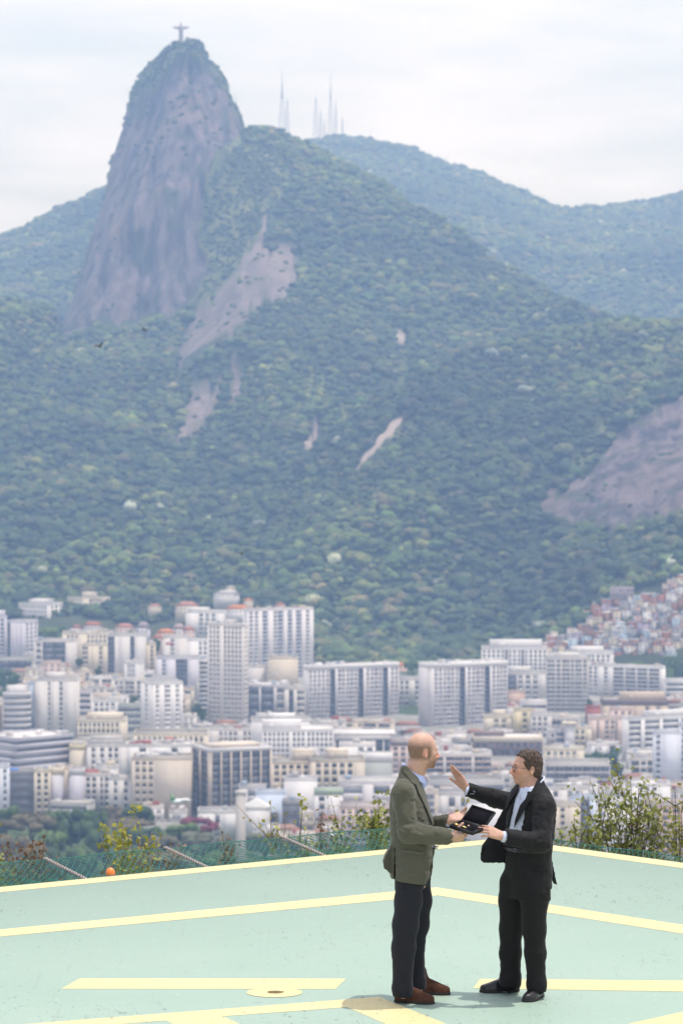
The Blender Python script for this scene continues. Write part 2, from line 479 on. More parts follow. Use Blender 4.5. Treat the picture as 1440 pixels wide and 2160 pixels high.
# ridges behind
CB = [(380, 420), (500, 345), (600, 310), (660, 302), (690, 297), (722, 294), (740, 300), (800, 304), (850, 315), (880, 325), (920, 345), (960, 355), (1000, 369), (1040, 386), (1080, 399), (1110, 411), (1140, 429), (1170, 443), (1200, 447),
      (1240, 441), (1262, 446), (1300, 441), (1340, 437), (1380, 426), (1420, 415), (1440, 410), (1600, 365), (1740, 350)]
pxB = np.arange(420, 1861, 7.0)
bcy, = interp_tab(CB, pxB)
nodesB = [(np.full_like(pxB, 5300), np.interp(pxB, [420, 900, 1200, 1560], [700, 700, 760, 800])), (np.full_like(pxB, 6000), bcy * 0.5 + 0.5 * np.interp(pxB, [420, 1560], [560, 690])), (np.full_like(pxB, 7400), bcy), (np.full_like(pxB, 7550), bcy + 8), (np.full_like(pxB, 8100), bcy + 330)]
hillB, PB = make_hill('back_ridge', pxB, nodesB, [22, 26, 4, 5], 6.0, M_HILL, 43, 'hazy forested ridge far behind, carrying the antenna masts')
CC = [(-300, 570), (-100, 540), (0, 513), (40, 492), (90, 466), (130, 442), (170, 426), (212, 406), (260, 390), (350, 400), (420, 470)]
pxC = np.arange(-420, 421, 7.0)
ccy, = interp_tab(CC, pxC)
nodesC = [(np.full_like(pxC, 5000), np.full_like(pxC, 740.0)), (np.full_like(pxC, 5700), ccy * 0.45 + 0.55 * 660), (np.full_like(pxC, 6300), ccy), (np.full_like(pxC, 6450), ccy + 8), (np.full_like(pxC, 7000), ccy + 330)]
hillC, PC = make_hill('distant_ridge', pxC, nodesC, [20, 24, 4, 5], 6.0, M_HILL, 53, 'hazy forested ridge behind the foot of the rock peak')

# ------------------------------------------------------------------ forest
def ico(sub):
    import bmesh
    bm = bmesh.new(); bmesh.ops.create_icosphere(bm, subdivisions=sub, radius=1.0)
    V = np.array([v.co[:] for v in bm.verts]); F = np.array([[v.index for v in f.verts] for f in bm.faces])
    bm.free(); return V, F
ICO3 = ico(3); ICO2 = ico(2); ICO4 = ico(4)
def crown_mesh(name, seed, base=None, lumps=9, amp=0.5, flat=0.86):
    """a lumpy broadleaf crown of unit radius: rounded leaf masses with gaps between them"""
    V, F = base if base is not None else ICO3
    V = V.copy()
    r = np.random.default_rng(seed)
    C = r.normal(size=(lumps, 3)); C[:, 2] = np.abs(C[:, 2]) * 0.8; C /= np.linalg.norm(C, axis=1)[:, None]
    d = np.max(V @ C.T - r.uniform(0, 0.13, lumps)[None], axis=1)
    rad = 0.62 + 0.5 * np.clip((d - 0.55) / 0.45, 0, 1) ** 0.7
    rad = rad + amp * 0.34 * fbm(V * 3.1 + seed, 2, seed) + amp * 0.22 * vnoise(V * 8.0 + seed, seed + 1)
    V = V * rad[:, None]
    V[:, 2] *= flat
    V[:, 2] = np.where(V[:, 2] < -0.25, -0.25 + (V[:, 2] + 0.25) * 0.4, V[:, 2])
    return mk_mesh(name, V, F, False)

t = NT('forest_leaves')
tint = t.attr('tint', 'INSTANCER', 'Color')
c = t.coord('Object')
v = t.noise(c, 2.6, 3, 0.6)
col = t.mix(t.rng(v, 0.34, 0.66, 0.0, 1.0), (0.55, 0.55, 0.55), (1.35, 1.35, 1.3))
col = t.mix(1.0, tint, col, 'MULTIPLY')
b = t.bsdf(col, 0.75, 0.2)
t.bump(b, t.noise(c, 9.0, 3), 0.8, 0.25)
M_FOREST = t.m

def scatter_on(P, ok, per_m2, rng):
    """random points on the quads of a hill grid where ok"""
    A, B, C, D = P[:-1, :-1], P[:-1, 1:], P[1:, 1:], P[1:, :-1]
    area = np.linalg.norm(np.cross(C - A, D - B), axis=-1) * 0.5
    okq = ok[:-1, :-1] & ok[1:, 1:]
    lam = area * per_m2 * okq
    n = rng.poisson(lam)
    i, j = np.nonzero(n); k = n[i, j]
    i = np.repeat(i, k); j = np.repeat(j, k)
    u = rng.random(len(i))[:, None]; v = rng.random(len(i))[:, None]
    return (A[i, j] * (1 - u) + B[i, j] * u) * (1 - v) + (D[i, j] * (1 - u) + C[i, j] * u) * v

def leaf_tints(n, rng, P):
    base = np.array([[0.030, 0.052, 0.018], [0.045, 0.068, 0.024], [0.062, 0.083, 0.028], [0.085, 0.100, 0.034], [0.075, 0.072, 0.034], [0.100, 0.085, 0.050], [0.115, 0.120, 0.045], [0.24, 0.25, 0.23]])
    w = np.array([0.27, 0.27, 0.19, 0.10, 0.08, 0.04, 0.035, 0.015]); w /= w.sum()
    k = rng.choice(len(base), n, p=w)
    # silvery trees and yellowish ones come in patches
    f = fbm(P / 90.0, 2, 77)
    k = np.where((k == 7) & (f < 0.15), 1, k)
    t = base[k] * np.clip(rng.lognormal(0.03, .28, (n, 1)), .4, 2.0) * np.array([1.0, 1.06, .84])
    g = fbm(P / 150.0, 3, 91)
    t = t * np.clip(1 + 0.42 * g, .45, 1.7)[:, None]
    return t * np.stack([1 + .18 * g, 1 + .10 * g, 1 - .1 * g], -1)

FP, FS, FT = [], [], []
rngF = np.random.default_rng(11)
def add_forest(P, rock, scrub, pale, density, smin, smax, low=None, skip=None):
    ok = ~(rock | pale)
    pts = scatter_on(P, ok & ~scrub, density, rngF)
    s = rngF.uniform(smin, smax, len(pts)) * np.clip(rngF.lognormal(-.08, .34, len(pts)), .45, 1.7) * (1 + .18 * fbm(pts / 60.0, 2, 8))
    q = scatter_on(P, scrub & ok, 1 / 40.0, rngF); qs = rngF.uniform(1.6, 3.4, len(q))
    pts = np.vstack([pts, q]); s = np.concatenate([s, qs])
    if skip is not None:
        k = ~skip(pts); pts, s = pts[k], s[k]
    x, y = to_px(pts)
    k = (x > -330) & (x < 1770)
    for dy in (7, 15): k &= ~((region(x, y - dy, ROCKS + PALE, 2.0)) & (pts[:, 1] < 4700))
    pts, s = pts[k], s[k]
    pts[:, 2] += s * 0.5 + rngF.normal(0, 1.6, len(pts))
    FP.append(pts); FS.append(s); FT.append(leaf_tints(len(pts), rngF, pts))
def hide_front(P):          # keep the wood off the streets and the hillside houses
    x, y = to_px(P)
    edge = np.interp(x, [-100, 0, 60, 140, 235, 300, 380, 480, 520, 655, 665, 760, 900, 1050, 1130, 1165, 1235, 1300, 1370, 1440, 1560],
                     [1312, 1312, 1306, 1300, 1310, 1322, 1300, 1285, 1292, 1300, 1400, 1420, 1420, 1410, 1375, 1350, 1318, 1262, 1240, 1215, 1190])
    return (y > edge) & (P[:, 1] < 3100)
add_forest(*HILLS[0], 1 / 36.0, 3.2, 5.5, skip=hide_front)
add_forest(*HILLS[1], 1 / 34.0, 3.2, 5.4, skip=hide_front)
add_forest(*HILLS[2], 1 / 70.0, 4.2, 7.0)
add_forest(*HILLS[3], 1 / 70.0, 4.2, 7.0)
# single shrubs clinging to the bare peak
P0, rk0, sc0, pl0 = HILLS[0]
q = scatter_on(P0, rk0, 1 / 420.0, rngF); qx, qy = to_px(q)
k = fbm(q / np.array([30, 30, 90.0]), 2, 5) > np.where((qy < 330), -0.15, np.where((qy > 470) & (qx > 350) & (qx < 660) & (qx - 350 > (760 - qy) * .2), 0.14, 0.34))
q = q[k]; FP.append(q); FS.append(rngF.uniform(1.5, 4.2, len(q))); FT.append(leaf_tints(len(q), rngF, q) * 0.9)
# the tufts of trees that break the skyline of the peak
q = np.array([at(x, y + 5, 4600.0) for x, y in ((333, 136), (345, 126), (352, 118), (364, 112), (372, 108), (395, 106), (402, 104), (410, 103), (418, 105), (426, 107), (430, 116), (434, 128), (438, 140), (462, 160), (470, 168), (477, 186),
                                             (486, 212), (497, 232), (503, 240), (507, 258), (312, 158), (300, 172), (287, 190), (272, 222), (264, 245))])
FP.append(q); FS.append(rngF.uniform(1.8, 3.6, len(q))); FT.append(leaf_tints(len(q), rngF, q))
FP, FS, FT = np.vstack(FP), np.concatenate(FS), np.clip(np.vstack(FT), 0.01, 0.5)

protos = []
for k in range(7):
    o = bpy.data.objects.new('forest_crown', crown_mesh('forest_crown', 100 + k, ICO3, 7 + k % 4))
    o.data.materials.append(M_FOREST)
    protos.append(o)
def scatter_object(name, P, Sc, T, protos, label, seed):
    me = bpy.data.meshes.new(name)
    me.vertices.add(len(P)); me.vertices.foreach_set('co', np.asarray(P, np.float32).ravel())
    r = np.random.default_rng(seed)
    sc = np.stack([Sc * r.uniform(0.85, 1.2, len(P)), Sc * r.uniform(0.85, 1.2, len(P)), Sc * r.uniform(0.75, 1.2, len(P))], -1)
    add_attr(me, 'csize', sc, 'FLOAT_VECTOR')
    add_attr(me, 'crot', np.stack([r.uniform(-.15, .15, len(P)), r.uniform(-.15, .15, len(P)), r.uniform(0, 6.28, len(P))], -1), 'FLOAT_VECTOR')
    add_attr(me, 'tint', T, 'FLOAT_COLOR')
    ia = me.attributes.new('which', 'INT', 'POINT'); ia.data.foreach_set('value', r.integers(0, len(protos), len(P)).astype(np.int32))
    me.update()
    o = link(name, me)
    ng = bpy.data.node_groups.new(name + '_scatter', 'GeometryNodeTree')
    ng.interface.new_socket('Geometry', in_out='INPUT', socket_type='NodeSocketGeometry')
    ng.interface.new_socket('Geometry', in_out='OUTPUT', socket_type='NodeSocketGeometry')
    N, L = ng.nodes, ng.links
    gi, go = N.new('NodeGroupInput'), N.new('NodeGroupOutput')
    m2p = N.new('GeometryNodeMeshToPoints')
    g2i = N.new('GeometryNodeGeometryToInstance')
    for p in reversed(protos):
        oi = N.new('GeometryNodeObjectInfo'); oi.inputs['Object'].default_value = p; oi.inputs['As Instance'].default_value = True
        L.new(oi.outputs['Geometry'], g2i.inputs[0])
    iop = N.new('GeometryNodeInstanceOnPoints')
    def na(n, ty, sock):
        a = N.new('GeometryNodeInputNamedAttribute'); a.data_type = ty; a.inputs['Name'].default_value = n
        out = [x for x in a.outputs if x.enabled and x.name == 'Attribute'][0]
        L.new(out, sock)
    iop.inputs['Pick Instance'].default_value = True
    na('which', 'INT', iop.inputs['Instance Index'])
    na('csize', 'FLOAT_VECTOR', iop.inputs['Scale'])
    e2r = N.new('FunctionNodeEulerToRotation'); na('crot', 'FLOAT_VECTOR', e2r.inputs[0]); L.new(e2r.outputs[0], iop.inputs['Rotation'])
    L.new(gi.outputs[0], m2p.inputs[0]); L.new(m2p.outputs[0], iop.inputs['Points']); L.new(g2i.outputs[0], iop.inputs['Instance'])
    L.new(iop.outputs[0], go.inputs[0])
    md = o.modifiers.new('scatter', 'NODES'); md.node_group = ng
    return tag(o, label, None, None, 'stuff')
scatter_object('forest', FP, FS, FT, protos, 'dense green forest covering the mountain and the ridges', 5)
print('forest crowns', len(FP))

# ------------------------------------------------------------------ haze: one closed box of thin air, the sky outside it
t = NT('haze')
pv = t.n('VolumePrincipled')
pv.inputs['Color'].default_value = (0.365, 0.575, 0.97, 1)
pv.inputs['Absorption Color'].default_value = (1, 1, 1, 1)
pv.inputs['Density'].default_value = 1.5e-4
pv.inputs['Anisotropy'].default_value = 0.25
t.l(pv.outputs[0], t.out.inputs['Volume'])
M_HAZE = t.m
mb = MB(); mb.box(-2600, -120, GROUND_Z - 1.5, 2600, 8600, 820)
tag(mb.build('haze', M_HAZE), 'pale blue haze over the valley and the mountain', None, None, 'stuff')
# ================================================================== THE CITY
def wall_mat(name, dirt=0.5):
    t = NT(name)
    oc = t.n('ObjectInfo').outputs['Color']
    g = t.coord('Object')
    st = t.noise(t.coord('Object', (0.55, 0.55, 0.05)), 1.0, 4, 0.6)
    bl = t.noise(g, 0.35, 5, 0.7)
    k = t.math('ADD', t.math('MULTIPLY', t.rng(st, 0.35, 0.7), 0.55), t.math('MULTIPLY', t.rng(bl, 0.3, 0.7), 0.45))
    col = t.mix(k, (1.06, 1.05, 1.03), (1 - 0.42 * dirt, 1 - 0.44 * dirt, 1 - 0.46 * dirt))
    col = t.mix(1.0, oc, col, 'MULTIPLY')
    t.bsdf(col, 0.85, 0.2)
    return t.m
M_WALL = wall_mat('weathered_paint', 0.22)
M_ROOF = wall_mat('flat_roof_felt', 0.9)
t = NT('window_glass')
tn = t.attr('tint')
ramp = t.n('ValToRGB'); cr = ramp.color_ramp; cr.interpolation = 'LINEAR'
cr.elements[0].position = 0.0; cr.elements[0].color = (0.07, 0.075, 0.095, 1)
cr.elements[1].position = 1.0; cr.elements[1].color = (0.46, 0.45, 0.46, 1)
e = cr.elements.new(0.55); e.color = (0.19, 0.195, 0.225, 1)
e = cr.elements.new(0.8); e.color = (0.32, 0.33, 0.36, 1)
t.l(tn, ramp.inputs[0])
t.bsdf(ramp.outputs[0], 0.22, 0.5)
M_PANE = t.m
t = NT('single_window_glass')
rnd = t.n('ObjectInfo').outputs['Random']
ramp = t.n('ValToRGB'); cr = ramp.color_ramp
cr.elements[0].position = 0.0; cr.elements[0].color = (0.022, 0.026, 0.036, 1)
cr.elements[1].position = 1.0; cr.elements[1].color = (0.22, 0.22, 0.23, 1)
e = cr.elements.new(0.7); e.color = (0.060, 0.068, 0.085, 1)
t.l(rnd, ramp.inputs[0])
t.bsdf(ramp.outputs[0], 0.2, 0.5)
M_PANE1 = t.m
t = NT('clay_roof_tiles')
oc = t.n('ObjectInfo').outputs['Color']
wv = t.n('TexWave', bands_direction='X'); wv.inputs['Scale'].default_value = 1.6; wv.inputs['Distortion'].default_value = 0.6
t.l(t.coord('Object'), wv.inputs['Vector'])
col = t.mix(t.rng(t.noise(t.coord('Object'), 0.7, 4), 0.3, 0.7), (0.6, 0.6, 0.62), (1.15, 1.1, 1.05))
col = t.mix(t.math('MULTIPLY', wv.outputs['Fac'], 0.35), t.mix(1.0, oc, col, 'MULTIPLY'), (0.08, 0.05, 0.04))
t.bsdf(col, 0.9, 0.15)
M_TILE = t.m

CLR = dict(white=(.74, .72, .725), offwhite=(.65, .62, .605), cream=(.68, .61, .50), pale=(.64, .62, .61), grey=(.58, .555, .57), beige=(.62, .54, .46), pink=(.64, .51, .46), brown=(.20, .15, .145), tan=(.55, .45, .36),
           blue=(.46, .52, .63), bluewhite=(.66, .68, .76), dark=(.07, .08, .10), concrete=(.52, .49, .47), yellow=(.66, .58, .38), salmon=(.62, .45, .37), red=(.40, .13, .10), lilac=(.62, .60, .67), sand=(.64, .56, .46), green=(.38, .46, .35), greygreen=(.43, .45, .43))

def parse(pat):
    out = []
    for tok in pat.split():
        m = 1
        if '*' in tok: tok, m = tok.split('*'); m = int(m)
        k = tok[0]; w = float(tok[1:]) if len(tok) > 1 else 1.0
        out += [(k, w)] * m
    return out

PANE_CACHE = {}
def pane_mesh(axis, w, h):
    key = (axis, round(w, 1), round(h, 1))
    if key not in PANE_CACHE:
        mb = MB()
        if axis == 'y': mb.box(-key[1] / 2, -0.04, -key[2] / 2, key[1] / 2, 0.04, key[2] / 2)
        else: mb.box(-0.04, -key[1] / 2, -key[2] / 2, 0.04, key[1] / 2, key[2] / 2)
        me = mb.mesh('window'); me.materials.append(M_PANE1)
        PANE_CACHE[key] = me
    return PANE_CACHE[key]

def facade(walls, panes, balc, side, w, d, h, pat, st, rng, parent=None, indiv=False, z0=0.0, th=0.32, wz=(0.30, 0.80), dark=0.35, top=0.9):
    """side: 'F' front (y=0), 'L' x=-w/2, 'R' x=+w/2"""
    L = w if side == 'F' else d
    def bx(acc, u0, u1, za, zb, o0, o1, tint=0.5):
        if side == 'F': acc.box(-w / 2 + u0, -o1, za, -w / 2 + u1, -o0, zb, tint)
        elif side == 'L': acc.box(-w / 2 - o1, u0, za, -w / 2 - o0, u1, zb, tint)
        else: acc.box(w / 2 + o0, u0, za, w / 2 + o1, u1, zb, tint)
    P = parse(pat); tot = sum(k[1] for k in P); u = 0.0
    ns = max(1, int((h - top - z0) / st)); st = (h - top - z0) / ns
    bx(walls, 0, L, h - top, h, 0, th + 0.03)
    for k, wt in P:
        a, b = u, u + wt / tot * L; u = b
        if k == 'b': bx(walls, a, b, z0, h - top, 0, th)
        elif k == 'p': bx(walls, a, b, z0, h - top, 0, th + 0.45)
        elif k in 'ws':
            m = (b - a) * 0.19 if k == 'w' else 0.0
            if m:
                bx(walls, a, a + m, z0, h - top, 0, th); bx(walls, b - m, b, z0, h - top, 0, th)
            for s in range(ns):
                za = z0 + s * st
                bx(walls, a + m, b - m, za - (0 if s == 0 else (1 - wz[1]) * st), za + wz[0] * st, 0, th - 0.02)
                tt = float(np.clip(rng.beta(1.2, 2.6) * 1.15 + dark - 0.35, 0, 1))
                pa, pb = za + wz[0] * st, za + wz[1] * st
                if indiv:
                    ua, ub = a + m, b - m
                    o = bpy.data.objects.new('window', pane_mesh('y' if side == 'F' else 'x', ub - ua, pb - pa)); COL.objects.link(o); o.parent = parent
                    c = (ua + ub) / 2
                    o.location = (-w / 2 + c, -0.02, (pa + pb) / 2) if side == 'F' else ((-w / 2 - 0.02 if side == 'L' else w / 2 + 0.02), c, (pa + pb) / 2)
                else:
                    bx(panes, a + m, b - m, pa, pb, -0.05, 0.06, tt)
            bx(walls, a + m, b - m, h - top - (1 - wz[1]) * st, h - top, 0, th - 0.02)
        elif k == 'k':
            for s in range(ns):
                za = z0 + s * st
                bx(panes, a + .12, b - .12, za + 0.25, za + st - 0.35, -0.05, 0.05, float(np.clip(rng.beta(1.3, 2.6) + dark - 0.35, 0, 1)))
                bx(balc, a, b, za - 0.12, za + 0.95, 0.75, 0.95); bx(balc, a, b, za - 0.14, za + 0.06, 0, 0.75)
            bx(balc, a, b, h - top - 0.2, h - top, 0, 0.9)
        elif k in 'dg':
            for s in range(ns):
                za = z0 + s * st
                bx(panes, a, b, za + (0.12 if k == 'g' else 0.0), za + st, -0.05, 0.05, float(np.clip(rng.beta(1.2, 5) * 0.9, 0, 1)) if k == 'g' else 0.12 * rng.random())
                if k == 'g': bx(walls, a, b, za - 0.05, za + 0.12, 0, 0.12)
        elif k == 'f':          # dark glazing with many thin fins
            n = max(2, int((b - a) / 1.1))
            for s in range(ns):
                bx(panes, a, b, z0 + s * st, z0 + (s + 1) * st - 0.9, -0.05, 0.05, 0.2 * rng.random())
                bx(panes, a, b, z0 + (s + 1) * st - 0.9, z0 + (s + 1) * st, -0.05, 0.12, 0.05)
            for q in range(n + 1): bx(walls, a + (b - a) * q / n - 0.12, a + (b - a) * q / n + 0.12, z0, h - top, 0, 0.35)

SPEC = []
def B(label, x0, x1, yt, yb, D, color, pat, cat='building', **kw): SPEC.append(dict(label=label, x0=x0, x1=x1, yt=yt, yb=yb, D=D, color=color, pat=pat, cat=cat, **kw))

# ---- far left, on and below the wooded foot of the mountain
B('white hillside block with a stepped roof and one dark band under it', 37, 128, 1275, 1330, 2870, 'white', 'w*9 b1', R=22, sp='w*3', st=3.6, house=(0.22, 0.8, 3.4), hill=1345)
B('cream twin-winged block with a taller central shaft against the forest', 140, 230, 1262, 1318, 2900, 'cream', 'w*5 b2.5 d.4 w*4', R=14, sp='b', st=3.2, house=(0.36, 0.68, 4.4), hill=1335)
B('pale slab tower cut by the left edge with a white roof hut', -40, 12, 1302, 1390, 2520, 'lilac', 'b1 w b w', st=3.1, house=(0.4, 0.95, 4.5))
B('ribbed grey office tower with a blind cream side wall', 14, 75, 1312, 1392, 2500, 'lilac', 'd1.3 p.5 b1.2 p.3 b1.2 p.3 b1.5', R=22, sp='w*3', st=3.2, sidecol=1)
B('long dark podium under the ribbed grey office tower', -30, 68, 1392, 1412, 2440, 'greygreen', 'g*6', st=4.5)
B('white block with a wide blue-green glass front', 74, 156, 1352, 1400, 2400, 'offwhite', 'w2 g3*2 b2.2', st=4.0)
B('cream apartment block whose roof is crowded with white huts', 132, 234, 1336, 1382, 2480, 'cream', 'b w*3 b2 w*5 b', st=3.2, clutter=9)
B('narrow cream block with a plain white upright panel', 174, 226, 1360, 1424, 2410, 'cream', 's.9 b.5 b1.2 w.8 b.6', st=3.2)
B('twin blank white slabs split by a narrow dark slot', 228, 306, 1340, 1408, 2370, 'pale', 'd1.1 b.7 b2 d.7 b1.8', st=3.0, tank=0)
B('small tan block tucked against the twin blank white slabs', 306, 326, 1358, 1420, 2385, 'sand', 'b w', st=3.1)
B('plain white block with a small red sign under its eaves', 345, 396, 1344, 1400, 2350, 'offwhite', 'b w b2', st=3.2, sign=1)
B('plain white block with a bright roof and few windows at the right', 396, 438, 1350, 1400, 2330, 'white', 'b2.2 w*2', st=3.2)
B('grey block with one tall panel of dark gridded windows', 330, 420, 1388, 1440, 2280, 'lilac', 'b.8 s.5 b1.4 g.8 g.8 b1.6', st=2.7)
B('slim white balcony tower pressed against the tall grey-beige tower', 420, 440, 1392, 1484, 2130, 'white', 'k1', st=2.9, balc='white')
B('white villa terrace with a thin red roof edge below the forest', 392, 470, 1291, 1330, 2660, 'white', 'b2 w*3 b1', st=3.4, hill=1350, house=(.05, .6, 2.6))
B('tall grey-beige tower of many small windows with a blind centre strip', 437, 522, 1318, 1535, 2050, 'concrete', 'b.3 w*3 b.9 w*5 b.4', R=8, sp='w*2', st=2.95, house=(0.42, 0.72, 2.4), dark=.42, wz=(.32, .78), lum=1.35)
B('wide grey high-rise with a brown cluttered roof', 512, 660, 1287, 1415, 2450, 'grey', 'w*2 b.7 k.9 b w*1 k b.9 k.8 b.8 k b.7 w b.6', L=12, sp='b w b', st=2.9, clutter=12, cluttercol='tan', lum=1.25, balc='bluewhite')
B('cream blank-walled slab in front of the wide grey high-rise', 567, 628, 1388, 1442, 2300, 'sand', 'b', L=0, tank=2)
B('low pinkish-white blank wall left of the cream blank slab', 520, 562, 1406, 1446, 2310, 'offwhite', 'b')
B('long grey slab block with dark upright recesses, its white roof nearest the forest', 640, 842, 1406, 1535, 2150, 'grey', 'w*2 w*3 d1.2 p.6 s.9 w*2 s.9 w d1.2 p.6 w*2 s w d1.2 p.6 w*2', L=10, sp='b', st=2.85, roofcol='white', clutter=10, cluttercol='white', dark=.5, lum=1.12, band=2.2)
B('grey slab block with a pale blind left flank and two dark slots', 884, 1073, 1402, 1558, 2100, 'grey', 'b.9 w*3 s.8 w*2 d1.3 p.5 w*2 s w d1.2 p.5 w*2 s.6 w', L=22, sp='b', st=2.85, roofcol='white', clutter=9, cluttercol='white', dark=.5, lum=1.08, band=2.2)
B('white block with a flat roof deck and paired dark slots', 1016, 1153, 1368, 1470, 2350, 'white', 'w*5 d.5 w*3 d.5 w*5', st=2.9, house=(.12, .92, 5.0))
B('tall tower with two dark ribbons of windows between white ribs', 1153, 1240, 1388, 1530, 2200, 'offwhite', 's1.3 w1.2 s1.3 w.9 s1.1 w1.1', st=2.85, dark=.38, house=(.2, .8, 2.2), lum=.95)
B('white gridded block peering over the tower with dark ribbons', 1196, 1292, 1378, 1440, 2390, 'white', 'b w*3 k.6 w*4 b.5', st=2.9, house=(.1, .8, 3.6), balc='white')
B('long white apartment block faced with rows of balconies', 1244, 1404, 1408, 1490, 2300, 'white', 'w*2 b w b k*2 b.3 k*2 b.3 k*2 b.3 k*2 b.4', R=10, sp='b', st=2.9, balc='white', clutter=5)
B('low white block with grey strip windows at the right edge', 1404, 1470, 1436, 1476, 2260, 'white', 's', st=3.4)
B('low white house block with a teal glass storey', 1070, 1152, 1420, 1474, 2280, 'offwhite', 'g1.2 w*3 b', st=3.3, house=(.05, .6, 3.2))
B('blind terracotta-pink gable wall', 1073, 1106, 1460, 1505, 2215, 'salmon', 'b')
B('small white block with one dark strip window under a bright roof', 1100, 1152, 1480, 1512, 2180, 'white', 's', st=5.0, roofcol='white')
B('cream stepped apartment block left of the yellow one', 1022, 1086, 1512, 1552, 2050, 'cream', 'b w*2 b', st=3.3, house=(.3, .7, 3))
B('mustard yellow apartment block between two cream ones', 1084, 1122, 1498, 1552, 2040, 'yellow', 'b w*1 b.6', st=3.2)
B('off-white apartment block right of the mustard yellow one', 1120, 1162, 1508, 1590, 2030, 'offwhite', 'w*3 b.6', st=3.2)
B('dark brown gridded office block under a long white deck', 1000, 1142, 1556, 1625, 1930, 'brown', 'w*10', st=3.4, roofcol='white', band=2.6, bandcol='cream', house=(.0, .45, 2.0))
B('broad tan block with a dark brown roof band', 1272, 1406, 1478, 1530, 2080, 'tan', 'b w b3 b2 s.6 b w b', st=3.4, band=3.0, bandcol='brown', house=(.28, .98, 4.0))
B('pinkish-tan ribbed tower just left of the taller one', 1246, 1312, 1516, 1582, 1990, 'pink', 'b1 d.2 b1 w w d.2 b', st=3.0)
B('pinkish-tan slim tower with fine upright ribs', 1288, 1332, 1496, 1575, 2010, 'pink', 'b.5 w b.4 w b.4 w', st=3.0)
B('brick red low roof below the dark-ribbon tower', 1237, 1274, 1492, 1514, 2120, 'red', 'b', roofcol='red')
B('white office block with dark horizontal strip windows', 1314, 1475, 1516, 1602, 1900, 'white', 's1.4 p.5 s1.9 b.4 s2 p.3 s2', L=12, sp='b', st=3.4, lcol=1, house=(.28, .98, 3.4), dark=.3)
B('blank pale blue slab at the right with a grey window strip on its left', 1380, 1434, 1545, 1665, 1750, 'bluewhite', 'w.9 b2.2 b.3', st=3.1)
B('tall white block cut by the right edge beside the blank pale blue slab', 1434, 1490, 1528, 1650, 1800, 'bluewhite', 'w b w b', st=3.1)
B('small ornate white block with rounded balconies', 1330, 1382, 1600, 1650, 1800, 'offwhite', 'k w k', st=3.3, house=(.3, .7, 3.0), balc='cream')
B('thin white shaft capped by a cream curved roof', 1192, 1210, 1530, 1574, 1960, 'white', 'b', roofcol='cream', overhang=2.0)
B('short grey block left of the thin white shaft', 1172, 1193, 1540, 1578, 1965, 'grey', 's', st=3.2)
B('cream block with faint windows right of the thin white shaft', 1210, 1246, 1535, 1600, 1975, 'cream', 'w w b', st=3.2)
B('low cream apartment block below the mustard yellow one', 1150, 1230, 1580, 1625, 1830, 'cream', 'w*5 b', st=3.3)
B('long low apartment block with grey balcony rails', 1150, 1285, 1612, 1662, 1740, 'offwhite', 'k*7', st=3.2, balc='grey')
# ---- left, middle ground
B('rounded grey tower wrapped in dark strip windows', 5, 64, 1464, 1560, 1940, 'grey', 'round', st=3.6, round=1, house=(.15, .85, 4.2), housecol='white')
B('slim blue-grey slab joined to the rounded grey tower', 62, 76, 1442, 1560, 1955, 'blue', 'b', tank=0)
B('tall off-white tower with two faint lines of windows', 75, 161, 1434, 1552, 1950, 'offwhite', 'b1.8 w.5 b1.1 w.8 b1.8', st=2.9, house=(.25, .7, 3.0))
B('dark banded office block right of the tall off-white tower', 160, 191, 1458, 1520, 2010, 'grey', 's', st=3.6, dark=.2)
B('bright white block with three columns of black windows', 294, 384, 1442, 1548, 2000, 'white', 'b.3 w.8 b.4 w1.4 b.4 w.8 b.4', L=28, sp='b.7 w.6 b.7', st=2.95, indiv=1, hip=1, wz=(.42, .72))
B('stack of green-railed parking decks behind the bright white block', 250, 298, 1488, 1570, 2060, 'greygreen', 's', st=3.4, roofcol='green', dark=.5)
B('long cream block with a row of square openings along its attic', 128, 262, 1520, 1572, 1950, 'cream', 'b w*12 b', st=3.1, house=(.4, .95, 3))
B('white row of low blocks behind the long cream attic block', 186, 256, 1478, 1522, 2120, 'white', 'b w*4 b', st=3.1, clutter=5)
B('large banded grey office block with blue strip windows, cut by the left edge', -50, 147, 1560, 1645, 1750, 'lilac', 's', L=86, sp='s', st=3.7, roofcol='white', clutter=9, cluttercol='white', dark=.25, wz=(.52, .9), yaw=42, lum=.82)
B('dark glass block with fine upright fins and a blue tarpaulin on top', 15, 73, 1628, 1705, 1650, 'grey', 'f', st=3.9, tarp=1, lum=.55)
B('blank pale wall cut by the left edge below the banded office block', -30, 16, 1616, 1700, 1620, 'bluewhite', 'b3 w.8', st=3.2)
B('cream block with small windows right of the finned glass block', 73, 104, 1625, 1705, 1650, 'cream', 'b.3 w b.2 w', st=3.1, indiv=1)
B('plain lavender wall with a cream crown', 103, 131, 1622, 1705, 1655, 'lilac', 'b', bandcol='cream', band=3)
B('tan narrow wall between two lavender ones', 130, 149, 1620, 1705, 1660, 'sand', 'b')
B('lavender narrow wall under a row of dark vents', 148, 176, 1625, 1705, 1655, 'lilac', 'b', band=2.4, bandcol='grey')
B('white block with scattered dark windows and a small red roof', 175, 232, 1634, 1692, 1660, 'offwhite', 'b.4 w w b.4 w.7 w', st=3.1, indiv=1, redroof=1)
B('blank cream wall beneath the long cream attic block', 148, 186, 1574, 1616, 1765, 'cream', 'b', band=2, bandcol='yellow')
B('white block with dim paired windows near the banded office block', 184, 264, 1572, 1626, 1760, 'offwhite', 'b.6 w b.5 w b.4 w w b', st=3.2, indiv=1)
B('pinkish-white block above the garden trees', 230, 282, 1642, 1722, 1645, 'offwhite', 'b.8 w b w b', st=3.2, indiv=1, clutter=3)
